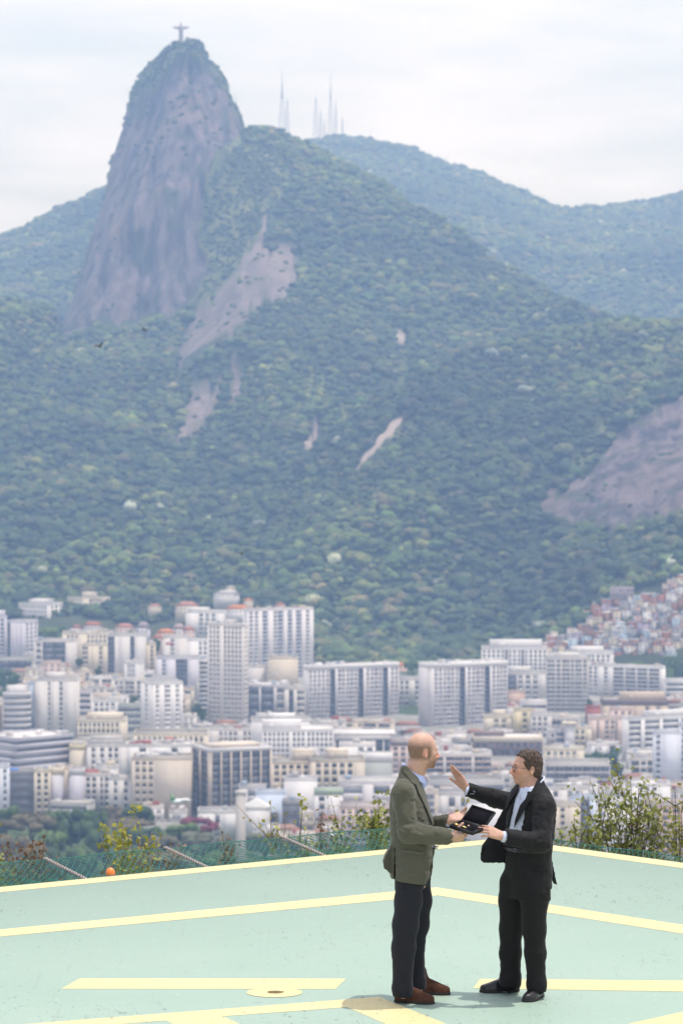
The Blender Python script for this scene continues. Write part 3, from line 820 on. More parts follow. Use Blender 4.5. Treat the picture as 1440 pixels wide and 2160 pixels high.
B('beige block with three columns of black windows and a blind right wall', 279, 402, 1600, 1712, 1640, 'beige', 'b.3 w*3 b5.4', st=3.3, indiv=1, wz=(.42, .74), clutter=9, cluttercol='white', yaw=0)
B('long cream hall with a row of small arched openings', 283, 436, 1548, 1568, 1850, 'cream', 'b.5 w*13 b.5', st=5.0)
B('low white block whose roof is full of machinery', 268, 402, 1572, 1604, 1790, 'white', 'b w b2 w b', st=3.5, clutter=14)
B('dark slab block striped by pale upright piers', 400, 570, 1582, 1722, 1640, 'beige', 'p.14 g.95 p.14 g.95 p.14 g.95 p.14 g.95 p.14 g.95 p.14 g.95 p.1', L=44, sp='p.2 g p.2 g p.2', st=3.15, yaw=22, band=1.2, lum=1.0, house=(.1, .9, 1.2))
B('low white hall with blank walls below the dark striped slab', 418, 500, 1712, 1752, 1560, 'white', 'b2 w b2', st=5)
B('white gabled hall behind the tall concrete pillar', 515, 566, 1706, 1750, 1555, 'white', 'b', st=5, gable=1)
B('grey concrete block with slanted roof plates behind the pillar', 504, 560, 1660, 1692, 1600, 'grey', 'b s b', st=4)
B('pale blue block with one deep dark opening', 540, 600, 1672, 1735, 1565, 'blue', 'b', st=4.2, hole=1, lum=1.25)
B('dark ribbed metal block next to the pale blue one', 596, 632, 1692, 1765, 1545, 'grey', 'f', st=6, lum=.6)
B('large blank white block left of the green-roofed one', 600, 668, 1644, 1720, 1610, 'white', 'b', clutter=3)
B('white apartment block with a dense grid of small dark windows', 555, 702, 1540, 1596, 1830, 'white', 'w*6 b.6 w*3 b.3 w*6', st=2.9, roofcol='white', house=(.0, .55, 4.2))
B('low white-roofed pavilion with a continuous dark glass band', 705, 830, 1552, 1582, 1850, 'white', 'p.15 g p.15 g p.15 g p.15 g p.15 g p.15 g p.15', st=6.5, roofcol='white', top=2.2, overhang=1.2)
B('pinkish-cream flats with two roof boxes', 570, 662, 1608, 1650, 1700, 'sand', 'b.4 w*5 b.6', st=3.3, indiv=1, house=(.5, .98, 5.5))
B('pinkish-cream flats with five columns of small windows', 655, 768, 1604, 1662, 1690, 'sand', 'b.5 w w w w w b1.3', st=3.3, indiv=1, house=(.3, .7, 4.5))
B('grey metal-clad hall under a flat white roof', 760, 826, 1592, 1642, 1730, 'greygreen', 'b', roofcol='white', band=4.0, bandcol='white')
B('pink apartment block with a dark roof edge behind the bald man', 826, 905, 1568, 1650, 1800, 'pink', 'w*4 b', st=3.2, band=1.2, bandcol='brown')
B('low grey modern block with a sloping deck and dark openings', 716, 845, 1650, 1700, 1620, 'grey', 's2 b s1.4 b', st=5.0, lum=1.15)
B('white block with a green roof and three dark windows in a column', 664, 722, 1668, 1742, 1575, 'white', 'b.3 w1.2 b1.6 b.5', st=3.5, roofcol='green', indiv=1, band=2.0, bandcol='green')
B('pink-beige apartment block with regular rows of windows', 717, 822, 1702, 1800, 1525, 'pink', 'w w b.3 w w p.3 w w b.3 w', st=3.1, indiv=1)
B('dark glass pavilion under white curved roofs beside the tall grey-beige tower', 524, 606, 1446, 1522, 2110, 'grey', 'g1 b.2 g1.2 b.3 s', st=4.2, roofcol='white', clutter=7, cluttercol='white')
B('tan block with deep dark balconies left of the long grey slab', 600, 642, 1452, 1520, 2100, 'concrete', 'b.6 d.6 b.5 s1', st=3.9, lum=1.2)
B('long white terrace of flats at the foot of the tall grey-beige tower', 400, 532, 1538, 1585, 1960, 'offwhite', 'b w*3 b2 w*4 b w*2', st=3.2, clutter=8)
B('white stepped block below the long grey slab', 530, 652, 1520, 1545, 1930, 'white', 'b', st=3.2, house=(.3, .75, 2.6))
B('white block seen in the gap between the two grey slabs', 842, 884, 1432, 1545, 2240, 'offwhite', 'w*2 b1 w', st=3.1)
B('stacked pinkish-white flats between the two men', 880, 1036, 1592, 1652, 1780, 'offwhite', 'k*3 b.3 k*3 b.3 k*2', st=3.2, balc='pink', clutter=6)
B('long pale block with one dark line above the open hand', 905, 1062, 1648, 1672, 1690, 'pale', 's', st=5.5)
B('grey court building with a wide dark window between the men', 925, 1022, 1674, 1712, 1610, 'pale', 'b.8 w b.4 s2.4', st=7)
B('large blank white wall behind the open case', 985, 1068, 1690, 1800, 1510, 'white', 'b')
B('small teal-trimmed house right of the blank white wall', 1030, 1066, 1698, 1735, 1540, 'green', 'b w', st=3)
B('row of white houses with dark windows over the suited shoulder', 1148, 1240, 1662, 1702, 1600, 'offwhite', 'b w b w w b', st=4, clutter=4)
B('beige block with a column of grey windows right of the dark-suited man', 1164, 1222, 1698, 1800, 1515, 'sand', 'b w b2', st=3.1, indiv=1)
B('blue-walled block behind the bush', 1204, 1262, 1682, 1800, 1530, 'blue', 'b g b', st=3.3, lum=1.2)
B('white block with few windows behind the bush', 1262, 1325, 1690, 1800, 1500, 'white', 'w b w b', st=3.2)
B('salmon block cut by the right edge behind the bush', 1392, 1480, 1700, 1800, 1505, 'salmon', 'w w b w', st=3.1, indiv=1)

def srgb_mul(c, k): return tuple(min(.85, x * k) for x in c)
def build_block(s, rng):
    D = s['D']; P0 = at(s['x0'], s['yt'], D); P1 = at(s['x1'], s['yt'], D)
    X0, X1, ztop = P0[0], P1[0], P0[2]
    zb = GROUND_Z if 'hill' not in s else at(720, s['hill'], D)[2]
    h = ztop - zb
    Lp, Rp = s.get('L', 0), s.get('R', 0)
    mpp = D / FPX
    if Lp or Rp:
        yaw = R(s.get('yaw', 24 if Lp else -24))
        sp = Lp or Rp
        w = (s['x1'] - s['x0'] - sp) * mpp / math.cos(abs(yaw)); d = sp * mpp / math.sin(abs(yaw))
        # front-left corner at local (-w/2, 0)
        if Lp:
            cx = X0 + sp * mpp; cyy = D
            loc = (cx + w / 2 * math.cos(yaw), cyy + w / 2 * math.sin(yaw), zb)
        else:
            cx = X1 - sp * mpp; cyy = D
            loc = (cx - w / 2 * math.cos(yaw), cyy - w / 2 * math.sin(yaw), zb)
    else:
        yaw = R(s.get('yaw', rng.uniform(-2.5, 2.5)))
        w = (X1 - X0); d = min(22.0, max(9.0, w * 0.7)); loc = ((X0 + X1) / 2, D, zb)
    st = s.get('st', 3.1)
    root = empty('building', loc, yaw)
    tag(root, s['label'], s['cat'], s.get('group'))
    col = CLR[s['color']] if isinstance(s['color'], str) else s['color']
    col = srgb_mul(col, s.get('lum', 1.0))
    walls, panes, balc = MB(), MB(), MB()
    if s.get('round'):
        n = 14; a = np.arange(n) * 2 * math.pi / n + 0.1
        pts = np.c_[np.sign(np.cos(a)) * np.abs(np.cos(a)) ** 0.7 * w / 2, d / 2 + np.sign(np.sin(a)) * np.abs(np.sin(a)) ** 0.7 * d / 2]
        ctr = np.array([0, d / 2])
        panes.prism(ctr + (pts - ctr) * 0.975, 0.0, h - 0.4, 0.12)
        ns = int(h / st)
        for k in range(ns + 1):
            z = h - 2.0 - k * st
            if z < 0: break
            walls.prism(pts, z, min(z + st * 0.62, h), 0.5)
        walls.prism(ctr + (pts - ctr) * 1.02, h - 1.2, h + 0.5)
    else:
        walls.box(-w / 2, 0, 0, w / 2, d, h)
        kw = dict(dark=s.get('dark', .35), wz=s.get('wz', (.30, .80)), top=s.get('top', 0.9 if 'band' not in s else max(0.9, s['band'] + 0.2)))
        facade(walls, panes, balc, 'F', w, d, h, s['pat'], st, rng, root, s.get('indiv'), **kw)
        sp = s.get('sp', 'b w b w b')
        facade(walls, panes, balc, 'L', w, d, h, sp, st, rng, root, bool(s.get('indiv') and Lp), **kw)
        facade(walls, panes, balc, 'R', w, d, h, sp, st, rng, root, bool(s.get('indiv') and Rp), **kw)
        # parapet round the flat roof
        walls.box(-w / 2 - .3, -.35, h, w / 2 + .3, -.1, h + .8); walls.box(-w / 2 - .3, d - .2, h, w / 2 + .3, d, h + .8)
        walls.box(-w / 2 - .33, -.1, h, -w / 2 - .08, d - .2, h + .8); walls.box(w / 2 + .08, -.1, h, w / 2 + .33, d - .2, h + .8)
    walls.build('wall', M_WALL, root, col)
    if panes.V: tag(panes.build('windows', M_PANE, root, tint=True), kind='stuff')
    if balc.V: tag(balc.build('balconies', M_WALL, root, srgb_mul(CLR[s.get('balc', 'offwhite')], 0.95)), kind='stuff')
    rcol = CLR[s['roofcol']] if 'roofcol' in s else srgb_mul((.36, .35, .34), rng.uniform(.6, 1.35))
    if not s.get('round'):
        m = MB(); oh = s.get('overhang', 0)
        if oh: m.box(-w / 2 - oh, -oh, h + .82, w / 2 + oh, d + .3, h + 1.5)
        else: m.box(-w / 2 + .1, .12, h, w / 2 - .1, d - .22, h + .12)
        m.build('roof', M_ROOF, root, rcol)
    if 'band' in s:
        m = MB(); bh = s['band']
        m.box(-w / 2 - .42, -.44, h - bh, w / 2 + .42, .0, h + .85); m.box(-w / 2 - .44, 0, h - bh, -w / 2, d, h + .85); m.box(w / 2, 0, h - bh, w / 2 + .44, d, h + .85)
        m.build('roof_band', M_WALL, root, CLR[s.get('bandcol', 'white')])
    if 'house' in s:
        a, b, hh = s['house']; m = MB()
        x0, x1 = -w / 2 + a * w, -w / 2 + b * w
        m.box(x0, d * .25, h, x1, d * .8, h + hh); m.box(x0 - .25, d * .25 - .25, h + hh, x1 + .25, d * .8 + .25, h + hh + .35)
        m.box(x0 + .15 * (x1 - x0), d * .25 - .05, h + .6, x0 + .3 * (x1 - x0), d * .25, h + hh - .8)
        m.build('lift_house', M_WALL, root, srgb_mul(CLR[s['housecol']] if 'housecol' in s else col, 1.03))
    nt = s.get('tank', 1 if rng.random() < .6 and not s.get('overhang') else 0)
    for k in range(nt):
        m = MB(); x = rng.uniform(-w / 2 + 1.8, w / 2 - 1.8); y = rng.uniform(d * .3, d * .7)
        if rng.random() < .5: m.box(x - 1.5, y - 1.3, h, x + 1.5, y + 1.3, h + 2.3)
        else: m.lathe([(0, h), (1.1, h), (1.15, h + 1.7), (.9, h + 1.95), (0, h + 2.0)], (x, y, 0), 10)
        m.build('roof_tank', M_WALL, root, rng.choice([(.5, .5, .5), (.35, .4, .48), (.55, .5, .45)]))
    for k in range(s.get('clutter', 0)):
        m = MB(); a = rng.uniform(.8, 2.8); x = rng.uniform(-w / 2 + a, w / 2 - a); y = rng.uniform(1.2, d - 3); hh = rng.uniform(.7, 2.6)
        m.box(x - a, y, h, x + a, y + rng.uniform(1, 2.5), h + hh)
        if rng.random() < .35: m.box(x - a - .3, y - .4, h + hh, x + a + .3, y + 2.8, h + hh + .18)
        cc = CLR[s['cluttercol']] if 'cluttercol' in s else CLR[str(rng.choice(['white', 'offwhite', 'grey', 'cream', 'red']))]
        m.build('roof_hut', M_WALL, root, srgb_mul(cc, rng.uniform(.75, 1.1)))
    if s.get('hip'):
        m = MB(); m.raw([(-w / 2, 0, h + .85), (w / 2, 0, h + .85), (w / 2, d, h + .85), (-w / 2, d, h + .85), (-w * .2, d * .5, h + 4.4), (w * .2, d * .5, h + 4.4)], [[0, 1, 5, 4], [2, 3, 4, 5]], [[1, 2, 5], [3, 0, 4]])
        m.build('hipped_roof', M_ROOF, root, (.30, .30, .31))
    if s.get('gable'):
        m = MB(); m.raw([(-w / 2 - .5, -.6, h + .8), (w / 2 + .5, -.6, h + .8), (w / 2 + .5, d, h + .8), (-w / 2 - .5, d, h + .8), (0, -.6, h + 4.5), (0, d, h + 4.5)], [[1, 2, 5, 4], [3, 0, 4, 5]], [[0, 1, 4], [2, 3, 5]])
        m.build('gabled_roof', M_WALL, root, (.6, .6, .6))
    if s.get('tarp'):
        m = MB(); m.box(-w * .42, .6, h + .2, -w * .1, 5.0, h + 1.4); m.build('tarpaulin', M_WALL, root, (.08, .22, .62))
    if s.get('redroof'):
        m = MB(); m.raw([(-w * .5, .5, h + .9), (w * .1, .5, h + .9), (w * .1, 5.5, h + .9), (-w * .5, 5.5, h + .9), (-w * .4, 3, h + 2.6), (0, 3, h + 2.6)], [[0, 1, 5, 4], [2, 3, 4, 5]], [[1, 2, 5], [3, 0, 4]])
        m.build('tiled_roof', M_TILE, root, (.34, .12, .10))
    if s.get('sign'):
        m = MB(); m.box(-w * .4, -.55, h - 5.4, -w * .12, -.34, h - 3.6); m.build('sign', M_WALL, root, (.5, .16, .18))
    if s.get('hole'):
        m = MB(); m.box(-w * .35, -.36, h * .36, w * .3, -.33, h * .36 + 5); m.build('dark_opening', M_PANE, root)
        m = MB(); m.box(-w * .45, -4.5, h * .36 - 1.6, w * .36, -.33, h * .36 - 1.1); m.build('canopy', M_WALL, root, (.6, .6, .6))
    s['foot'] = (loc[0], loc[1], w, d, yaw)
    return root
rngC = np.random.default_rng(21)
for s in SPEC: build_block(s, rngC)

# ---- small houses on the wooded slope at the left, one by one
def house(x0, x1, yt, yb, D, wallc, roofc, label, kind='hip', group=None):
    P0 = at(x0, yb, D); P1 = at(x1, yb, D); w = P1[0] - P0[0]; zt = at(x0, yt, D)[2]; h = (zt - P0[2]); d = w * .8
    rh = h * .42 if kind != 'flat' else .35; wh = h - rh
    root = empty('house', ((P0[0] + P1[0]) / 2, D, P0[2]), rngC.uniform(-.3, .3)); tag(root, label, 'house', group)
    m = MB(); m.box(-w / 2, 0, -9, w / 2, d, wh); m.build('wall', M_WALL, root, wallc)
    m = MB()
    for k in range(max(2, int(w / 3))):
        x = -w / 2 + (k + .5) * w / max(2, int(w / 3)); m.box(x - .55, -.06, wh * .35, x + .55, 0, wh * .75, rngC.uniform(0, .7))
    tag(m.build('windows', M_PANE, root, tint=True), kind='stuff')
    m = MB(); e = .6
    if kind == 'hip': m.raw([(-w / 2 - e, -e, wh), (w / 2 + e, -e, wh), (w / 2 + e, d + e, wh), (-w / 2 - e, d + e, wh), (-w * .22, d / 2, wh + rh), (w * .22, d / 2, wh + rh)], [[0, 1, 5, 4], [2, 3, 4, 5], [3, 2, 1, 0]], [[1, 2, 5], [3, 0, 4]])
    else: m.box(-w / 2 - .2, -.3, wh, w / 2 + .2, d, wh + .35)
    m.build('roof', M_TILE if kind == 'hip' else M_ROOF, root, roofc)
    return root
TER, ORA, PNK = (.42, .17, .10), (.62, .24, .08), (.50, .24, .18)
for a in [(176, 214, 1312, 1330, 2720, CLR['grey'], TER, 'house with a dull red hipped roof under the cream twin-winged block'),
          (150, 172, 1318, 1334, 2700, CLR['pink'], (.30, .13, .10), 'small dark red-roofed house left of the dull red hipped roof'),
          (242, 280, 1316, 1334, 2690, CLR['pink'], PNK, 'pink house with a salmon roof among the trees above the blank white slabs'),
          (287, 313, 1312, 1342, 2650, CLR['lilac'], (.34, .30, .33), 'tall grey gabled house on the slope'),
          (312, 338, 1274, 1284, 2850, CLR['sand'], PNK, 'tiny pink-roofed villa alone in the forest edge'),
          (334, 370, 1327, 1346, 2600, CLR['salmon'], ORA, 'house with the bright orange roof'),
          (318, 345, 1340, 1356, 2570, CLR['pink'], TER, 'low terracotta house in front of the bright orange roof'),
          (366, 392, 1316, 1342, 2620, CLR['pale'], (.40, .33, .33), 'grey-pink house right of the bright orange roof'),
          (388, 412, 1322, 1340, 2610, CLR['pink'], TER, 'reddish house against the white villa terrace'),
          (370, 418, 1270, 1290, 2800, CLR['cream'], PNK, 'cream villa with a pale red roof above the white terrace'),
          (478, 528, 1277, 1296, 2720, CLR['white'], ORA, 'white villa under a broad orange roof'),
          (514, 534, 1263, 1272, 2800, CLR['sand'], ORA, 'small orange roof peeping from the forest'),
          (450, 498, 1246, 1262, 2850, CLR['white'], (.55, .55, .58), 'long white villa high in the forest'),
          (476, 496, 1236, 1246, 2880, CLR['cream'], (.55, .52, .42), 'tiny cream villa above the long white one'),
          (582, 602, 1271, 1285, 2720, CLR['pink'], TER, 'red roof peeping over the wide grey high-rise'),
          (832, 858, 1398, 1414, 2520, CLR['salmon'], ORA, 'orange-roofed house in the gap right of the long grey slab')]:
    house(*a)
# ---- crowded hillside houses at the right
FAV_TOP = [(1135, 1362), (1142, 1356), (1166, 1336), (1234, 1326), (1238, 1288), (1284, 1275), (1288, 1268), (1338, 1268), (1345, 1262), (1358, 1256), (1398, 1257), (1402, 1236), (1414, 1216), (1440, 1208), (1520, 1190)]
pdx, pdy = to_px(PD)
def on_hill(x, y):
    """world point of the right-hand hill seen at x, y (lower slope only)"""
    c = int(round((x - pxD[0]) / (pxD[1] - pxD[0]))); c = max(0, min(len(pxD) - 1, c))
    ys = pdy[:36, c]; Ds = PD[:36, c, 1]
    vis_ = ys <= np.minimum.accumulate(ys) + 1e-6
    ys, Ds = ys[vis_], Ds[vis_]
    k = np.argsort(ys)
    return at(x, y, float(np.interp(y, ys[k], Ds[k])))
FAV_COL = [('brick-brown', (.33, .19, .14), 5), ('rust-red', (.38, .17, .12), 3), ('grey', (.32, .31, .32), 4), ('white', (.62, .61, .61), 4), ('cream', (.55, .49, .38), 2), ('pale blue', (.40, .50, .60), 2), ('pink', (.52, .36, .34), 2), ('ochre', (.50, .36, .18), 1), ('dull violet', (.36, .30, .38), 1)]
FAV_ROOF = [('light sheet roof', (.56, .55, .55)), ('dark slab roof', (.17, .16, .165)), ('rusty sheet roof', (.34, .20, .14)), ('grey slab roof', (.33, .32, .32))]
rv = np.random.default_rng(5)
wts = np.array([c[2] for c in FAV_COL], float); wts /= wts.sum()
fav_specs = []
y = 1212.0
while y < 1424:
    x = 1130 + rv.uniform(0, 14)
    while x < 1470:
        wpx = rv.uniform(12, 21)
        top = np.interp(x, *np.array(FAV_TOP).T)
        if y > top + 6 and not (y > 1392 and 1290 < x < 1395) and not (x > 1418 and y > 1375) and rv.random() < 0.97:
            fav_specs.append((x + rv.uniform(-2, 2), y + rv.uniform(-3, 3), wpx))
        x += wpx * rv.uniform(0.8, 1.05)
    y += rv.uniform(9.0, 12.0)
fav_specs = fav_specs[:300]
zones = lambda x, y, t: ('at the forest edge' if y - t < 16 else 'up by the picture edge' if x > 1400 and y < 1300 else 'below the forest tongue' if y < 1330 and x < 1330 else 'on the upper slope' if y < 1310 else
                         'above the long white block' if y > 1375 and x > 1300 else 'above the white gridded block' if y > 1365 and x > 1180 else 'behind the flat roof deck' if x < 1200 else 'halfway up near the edge' if x > 1380 else 'halfway up the slope')
seen = {}
for (x, y, wpx) in fav_specs:
    P = on_hill(x, y); mpp = P[1] / FPX
    w = wpx * mpp; ns = int(rv.choice([1, 2, 3], p=[.35, .45, .2])); h = ns * 2.7 + rv.uniform(0, .6); d = rv.uniform(5, 8)
    cn, cc, _ = FAV_COL[int(rv.choice(len(FAV_COL), p=wts))]; rn, rc = FAV_ROOF[int(rv.choice(4, p=[.34, .18, .2, .28]))]
    top = float(np.interp(x, *np.array(FAV_TOP).T))
    tank = rv.random() < .35
    lab = f"{cn} {['low', 'two-storey', 'three-storey'][ns - 1]} house, {rn}"
    if tank: lab += ' and blue tank,'
    lab += ' ' + zones(x, y, top)
    if lab in seen:
        for ex in ('narrow ', 'wide ', 'plain ', 'shabby '):
            if (ex == 'narrow ' and wpx > 14) or (ex == 'wide ' and wpx < 15): continue
            if ex + lab not in seen and len((ex + lab).split()) <= 16: lab = ex + lab; break
    seen[lab] = 1
    root = empty('hillside_house', P, rv.uniform(-.5, .5)); tag(root, lab, 'house', 'crowded houses on the hillside')
    k = rv.uniform(.8, 1.15)
    m = MB(); m.box(-w / 2, 0, -6, w / 2, d, h); m.build('wall', M_WALL, root, srgb_mul(cc, k))
    m = MB()
    for s in range(ns):
        for q in range(max(1, int(w / 2.6))):
            if rv.random() < .8:
                xx = -w / 2 + (q + .5) * w / max(1, int(w / 2.6)); m.box(xx - .5, -.07, s * 2.7 + .9, xx + .5, .02, s * 2.7 + 2.2, rv.uniform(0, .5))
    if m.V: tag(m.build('windows', M_PANE, root, tint=True), kind='stuff')
    m = MB(); m.obox((0, d / 2, h + .12), (w / 2 + .3, 0, rv.uniform(-.25, .25)), (0, d / 2 + .4, rv.uniform(0, .3)), (0, 0, .1)); m.build('roof', M_ROOF, root, srgb_mul(rc, rv.uniform(.85, 1.2)))
    if tank:
        m = MB(); m.lathe([(0, h + .3), (.62, h + .3), (.7, h + 1.3), (.45, h + 1.5), (0, h + 1.55)], (rv.uniform(-w / 4, w / 4), d * .5, 0), 8); m.build('water_tank', M_WALL, root, (.16, .30, .55))
# the grey unfinished block on the forest edge
P = on_hill(1312, 1272)
root = empty('building', P); tag(root, 'unfinished grey-pink block standing over the hillside houses at the forest edge', 'building')
walls, panes, balc = MB(), MB(), MB(); w = 18; h = 12.5
walls.box(-w / 2, 0, -5, w / 2, 9, h); facade(walls, panes, balc, 'F', w, 9, h, 'w*6', 3.0, rv, dark=.6)
walls.build('wall', M_WALL, root, (.36, .30, .32)); tag(panes.build('windows', M_PANE, root, tint=True), kind='stuff')

# ---- trees with trunk and crown
t = NT('tree_leaves')
oc = t.n('ObjectInfo').outputs['Color']
c = t.coord('Object')
v = t.noise(c, 0.55, 4, 0.65)
col = t.mix(t.rng(v, 0.36, 0.64), (0.55, 0.55, 0.55), (1.45, 1.4, 1.3))
col = t.mix(1.0, oc, col, 'MULTIPLY')
t.bsdf(col, 0.75, 0.2)
M_LEAF = t.m
M_BARK = plain('bark', (.085, .07, .055), 0.9, 0.1, 0.3, 2.0)

def tree_crown(seed, lumps=16, cards=900, dome=False):
    """unit crown (half width 1, height about 1): leaf masses plus loose leaf tufts"""
    r = np.random.default_rng(seed); m = MB()
    cs = []
    for k in range(lumps):
        a = r.uniform(0, 2 * math.pi); q = math.sqrt(r.random()) * .78
        top = math.sqrt(max(0, 1 - (q / 1.02) ** 2))
        z = (.18 + .55 * top * r.uniform(.75, 1.0)) if dome else r.uniform(.05, .72) * (0.35 + .65 * top) + .1
        cs.append((q * math.cos(a), q * math.sin(a), z, r.uniform(.2, .34) * (0.8 if dome else 1)))
    for x, y, z, s in cs:
        V, F = ICO2
        rad = 1 + .30 * fbm(V * 2.3 + seed + x * 7, 3, seed)
        m.raw(V * rad[:, None] * s * np.array([1, 1, .62 if dome else .8]) + (x, y, z), None, F)
    cs = np.array(cs)
    k = r.integers(0, lumps, cards); n = r.normal(size=(cards, 3)); n[:, 2] = np.abs(n[:, 2]) * .9 + n[:, 2] * .1; n /= np.linalg.norm(n, axis=1)[:, None]
    C = cs[k, :3] + n * cs[k, 3:4] * r.uniform(.85, 1.25, (cards, 1))
    A = r.normal(size=(cards, 3)); A /= np.linalg.norm(A, axis=1)[:, None]; Bv = np.cross(A, n); Bv /= np.linalg.norm(Bv, axis=1)[:, None] + 1e-9
    s = r.uniform(.018, .045, (cards, 1))
    V = np.stack([C - A * s, C + Bv * s * .6, C + A * s, C - Bv * s * .6], 1).reshape(-1, 3)
    m.raw(V, np.arange(cards * 4).reshape(-1, 4))
    return m.mesh('crown')
CROWNS = [tree_crown(300 + k) for k in range(4)] + [tree_crown(320 + k, 22, 900, True) for k in range(2)]
for me in CROWNS: me.materials.append(M_LEAF)
m = MB()
m.tube([(0, 0, -.6), (.01, 0, .1), (-.02, .01, .45)], [.055, .045, .03], 7)
for a in (0.3, 2.2, 4.1): m.tube([(0, 0, .05), (.25 * math.cos(a), .25 * math.sin(a), .3), (.5 * math.cos(a), .5 * math.sin(a), .42)], [.03, .02, .012], 5)
TRUNK = m.mesh('trunk', True); TRUNK.materials.append(M_BARK)
TREE_RECTS = []
def tree(x, ytop, ybot, wpx, D, color, label, kind=None, group=None, name='tree', cat='tree'):
    """crown spans ytop..ybot in the photograph; the trunk reaches the ground"""
    P0 = at(x, ybot, D); mpp = D / FPX; hw = wpx * mpp / 2; H = (ybot - ytop) * mpp
    base = GROUND_Z
    root = empty(name, (P0[0], D, base), rngC.uniform(0, 6.28)); tag(root, label, cat, group)
    if D < 1560: hw *= 1.22
    zc = P0[2] - base
    TREE_RECTS.append((x - wpx * .45, x + wpx * .45, ytop, ybot + 8, D))
    k = kind if kind is not None else int(rngC.integers(0, 4))
    o = bpy.data.objects.new('crown', CROWNS[k]); COL.objects.link(o); o.parent = root; o.color = (*color, 1)
    o.scale = (hw, hw * .8, max(H, .5) / .98); o.location = (0, 0, zc)
    tr = bpy.data.objects.new('trunk', TRUNK); COL.objects.link(tr); tr.parent = root
    tr.scale = (hw, hw, max(zc + H * .35, 3) / 1.05); tr.location = (0, 0, max(zc + H * .35, 3) / 1.05 * .6 - .3)
    return root
G1, G2, G3, GB, GO, GR, GG, MAG = (.045, .082, .026), (.066, .112, .032), (.095, .150, .036), (.115, .100, .052), (.135, .112, .068), (.140, .130, .075), (.135, .145, .090), (.19, .045, .075)
PT = 'trees in the shore park'
for a in [
    (66, 1706, 1776, 134, 1500, GB, 'wide umbrella-shaped tree with a brownish crown in the park', 5),
    (14, 1698, 1756, 80, 1530, G2, 'round green tree behind the umbrella-shaped brown one', 1),
    (150, 1697, 1778, 104, 1480, G1, 'large dark green tree beside the umbrella-shaped brown one', 0),
    (118, 1708, 1760, 70, 1520, G2, 'mid green tree wedged between umbrella crown and dark green tree', 2),
    (205, 1706, 1775, 70, 1500, G2, 'green tree sloping down under the beige block', 3),
    (240, 1700, 1735, 56, 1530, GO, 'small brownish tree in front of the white blocks', 1),
    (292, 1697, 1736, 66, 1530, G1, 'dense dark tree under the beige block with black windows', 2),
    (268, 1722, 1756, 120, 1500, GO, 'flat grey-brown thicket below the beige block', 4),
    (222, 1736, 1800, 90, 1450, G1, 'very dark tree in the middle of the park', 0),
    (310, 1740, 1792, 100, 1460, G1, 'dark tree behind the yellow-leaved shrub', 3),
    (112, 1752, 1800, 66, 1450, G3, 'bright green low tree under the umbrella crown', 2),
    (30, 1760, 1850, 130, 1420, GB, 'brownish leafless-looking tree low at the picture edge', 1),
    (175, 1770, 1850, 110, 1400, G2, 'olive green tree just over the net', 0),
    (90, 1786, 1868, 120, 1390, G1, 'dark tree behind the dry reddish plants', 3),
    (260, 1780, 1850, 110, 1400, G1, 'dark tree seen through the green net', 2),
    (410, 1720, 1752, 70, 1500, MAG, 'crimson flowering tree in front of the dark striped slab', 4),
    (438, 1730, 1756, 40, 1495, MAG, 'smaller crimson bush beside the crimson flowering tree', 0),
    (390, 1734, 1772, 74, 1470, G3, 'fresh green round tree in front of the crimson one', 1),
    (345, 1762, 1800, 70, 1450, GR, 'greyish tree below the fresh green one', 2),
    (430, 1752, 1800, 90, 1450, GG, 'grey-green tree left of the concrete pillar', 3),
    (482, 1754, 1800, 60, 1455, GR, 'dusty grey-green tree touching the concrete pillar', 0),
    (560, 1752, 1800, 90, 1450, GG, 'grey-green tree right of the concrete pillar', 1),
    (610, 1766, 1805, 60, 1440, GR, 'low dusty tree below the dark ribbed metal block', 2),
    (350, 1790, 1840, 110, 1400, GR, 'dusty tree seen through the net near the second bracket', 3),
    (470, 1790, 1830, 110, 1400, G2, 'green tree seen through the net below the pillar', 0),
    (10, 1830, 1890, 110, 1360, G1, 'dark tree at the corner seen through the net', 1),
]: tree(*a[:6], a[6], a[7], PT)
CT = 'trees among the buildings'
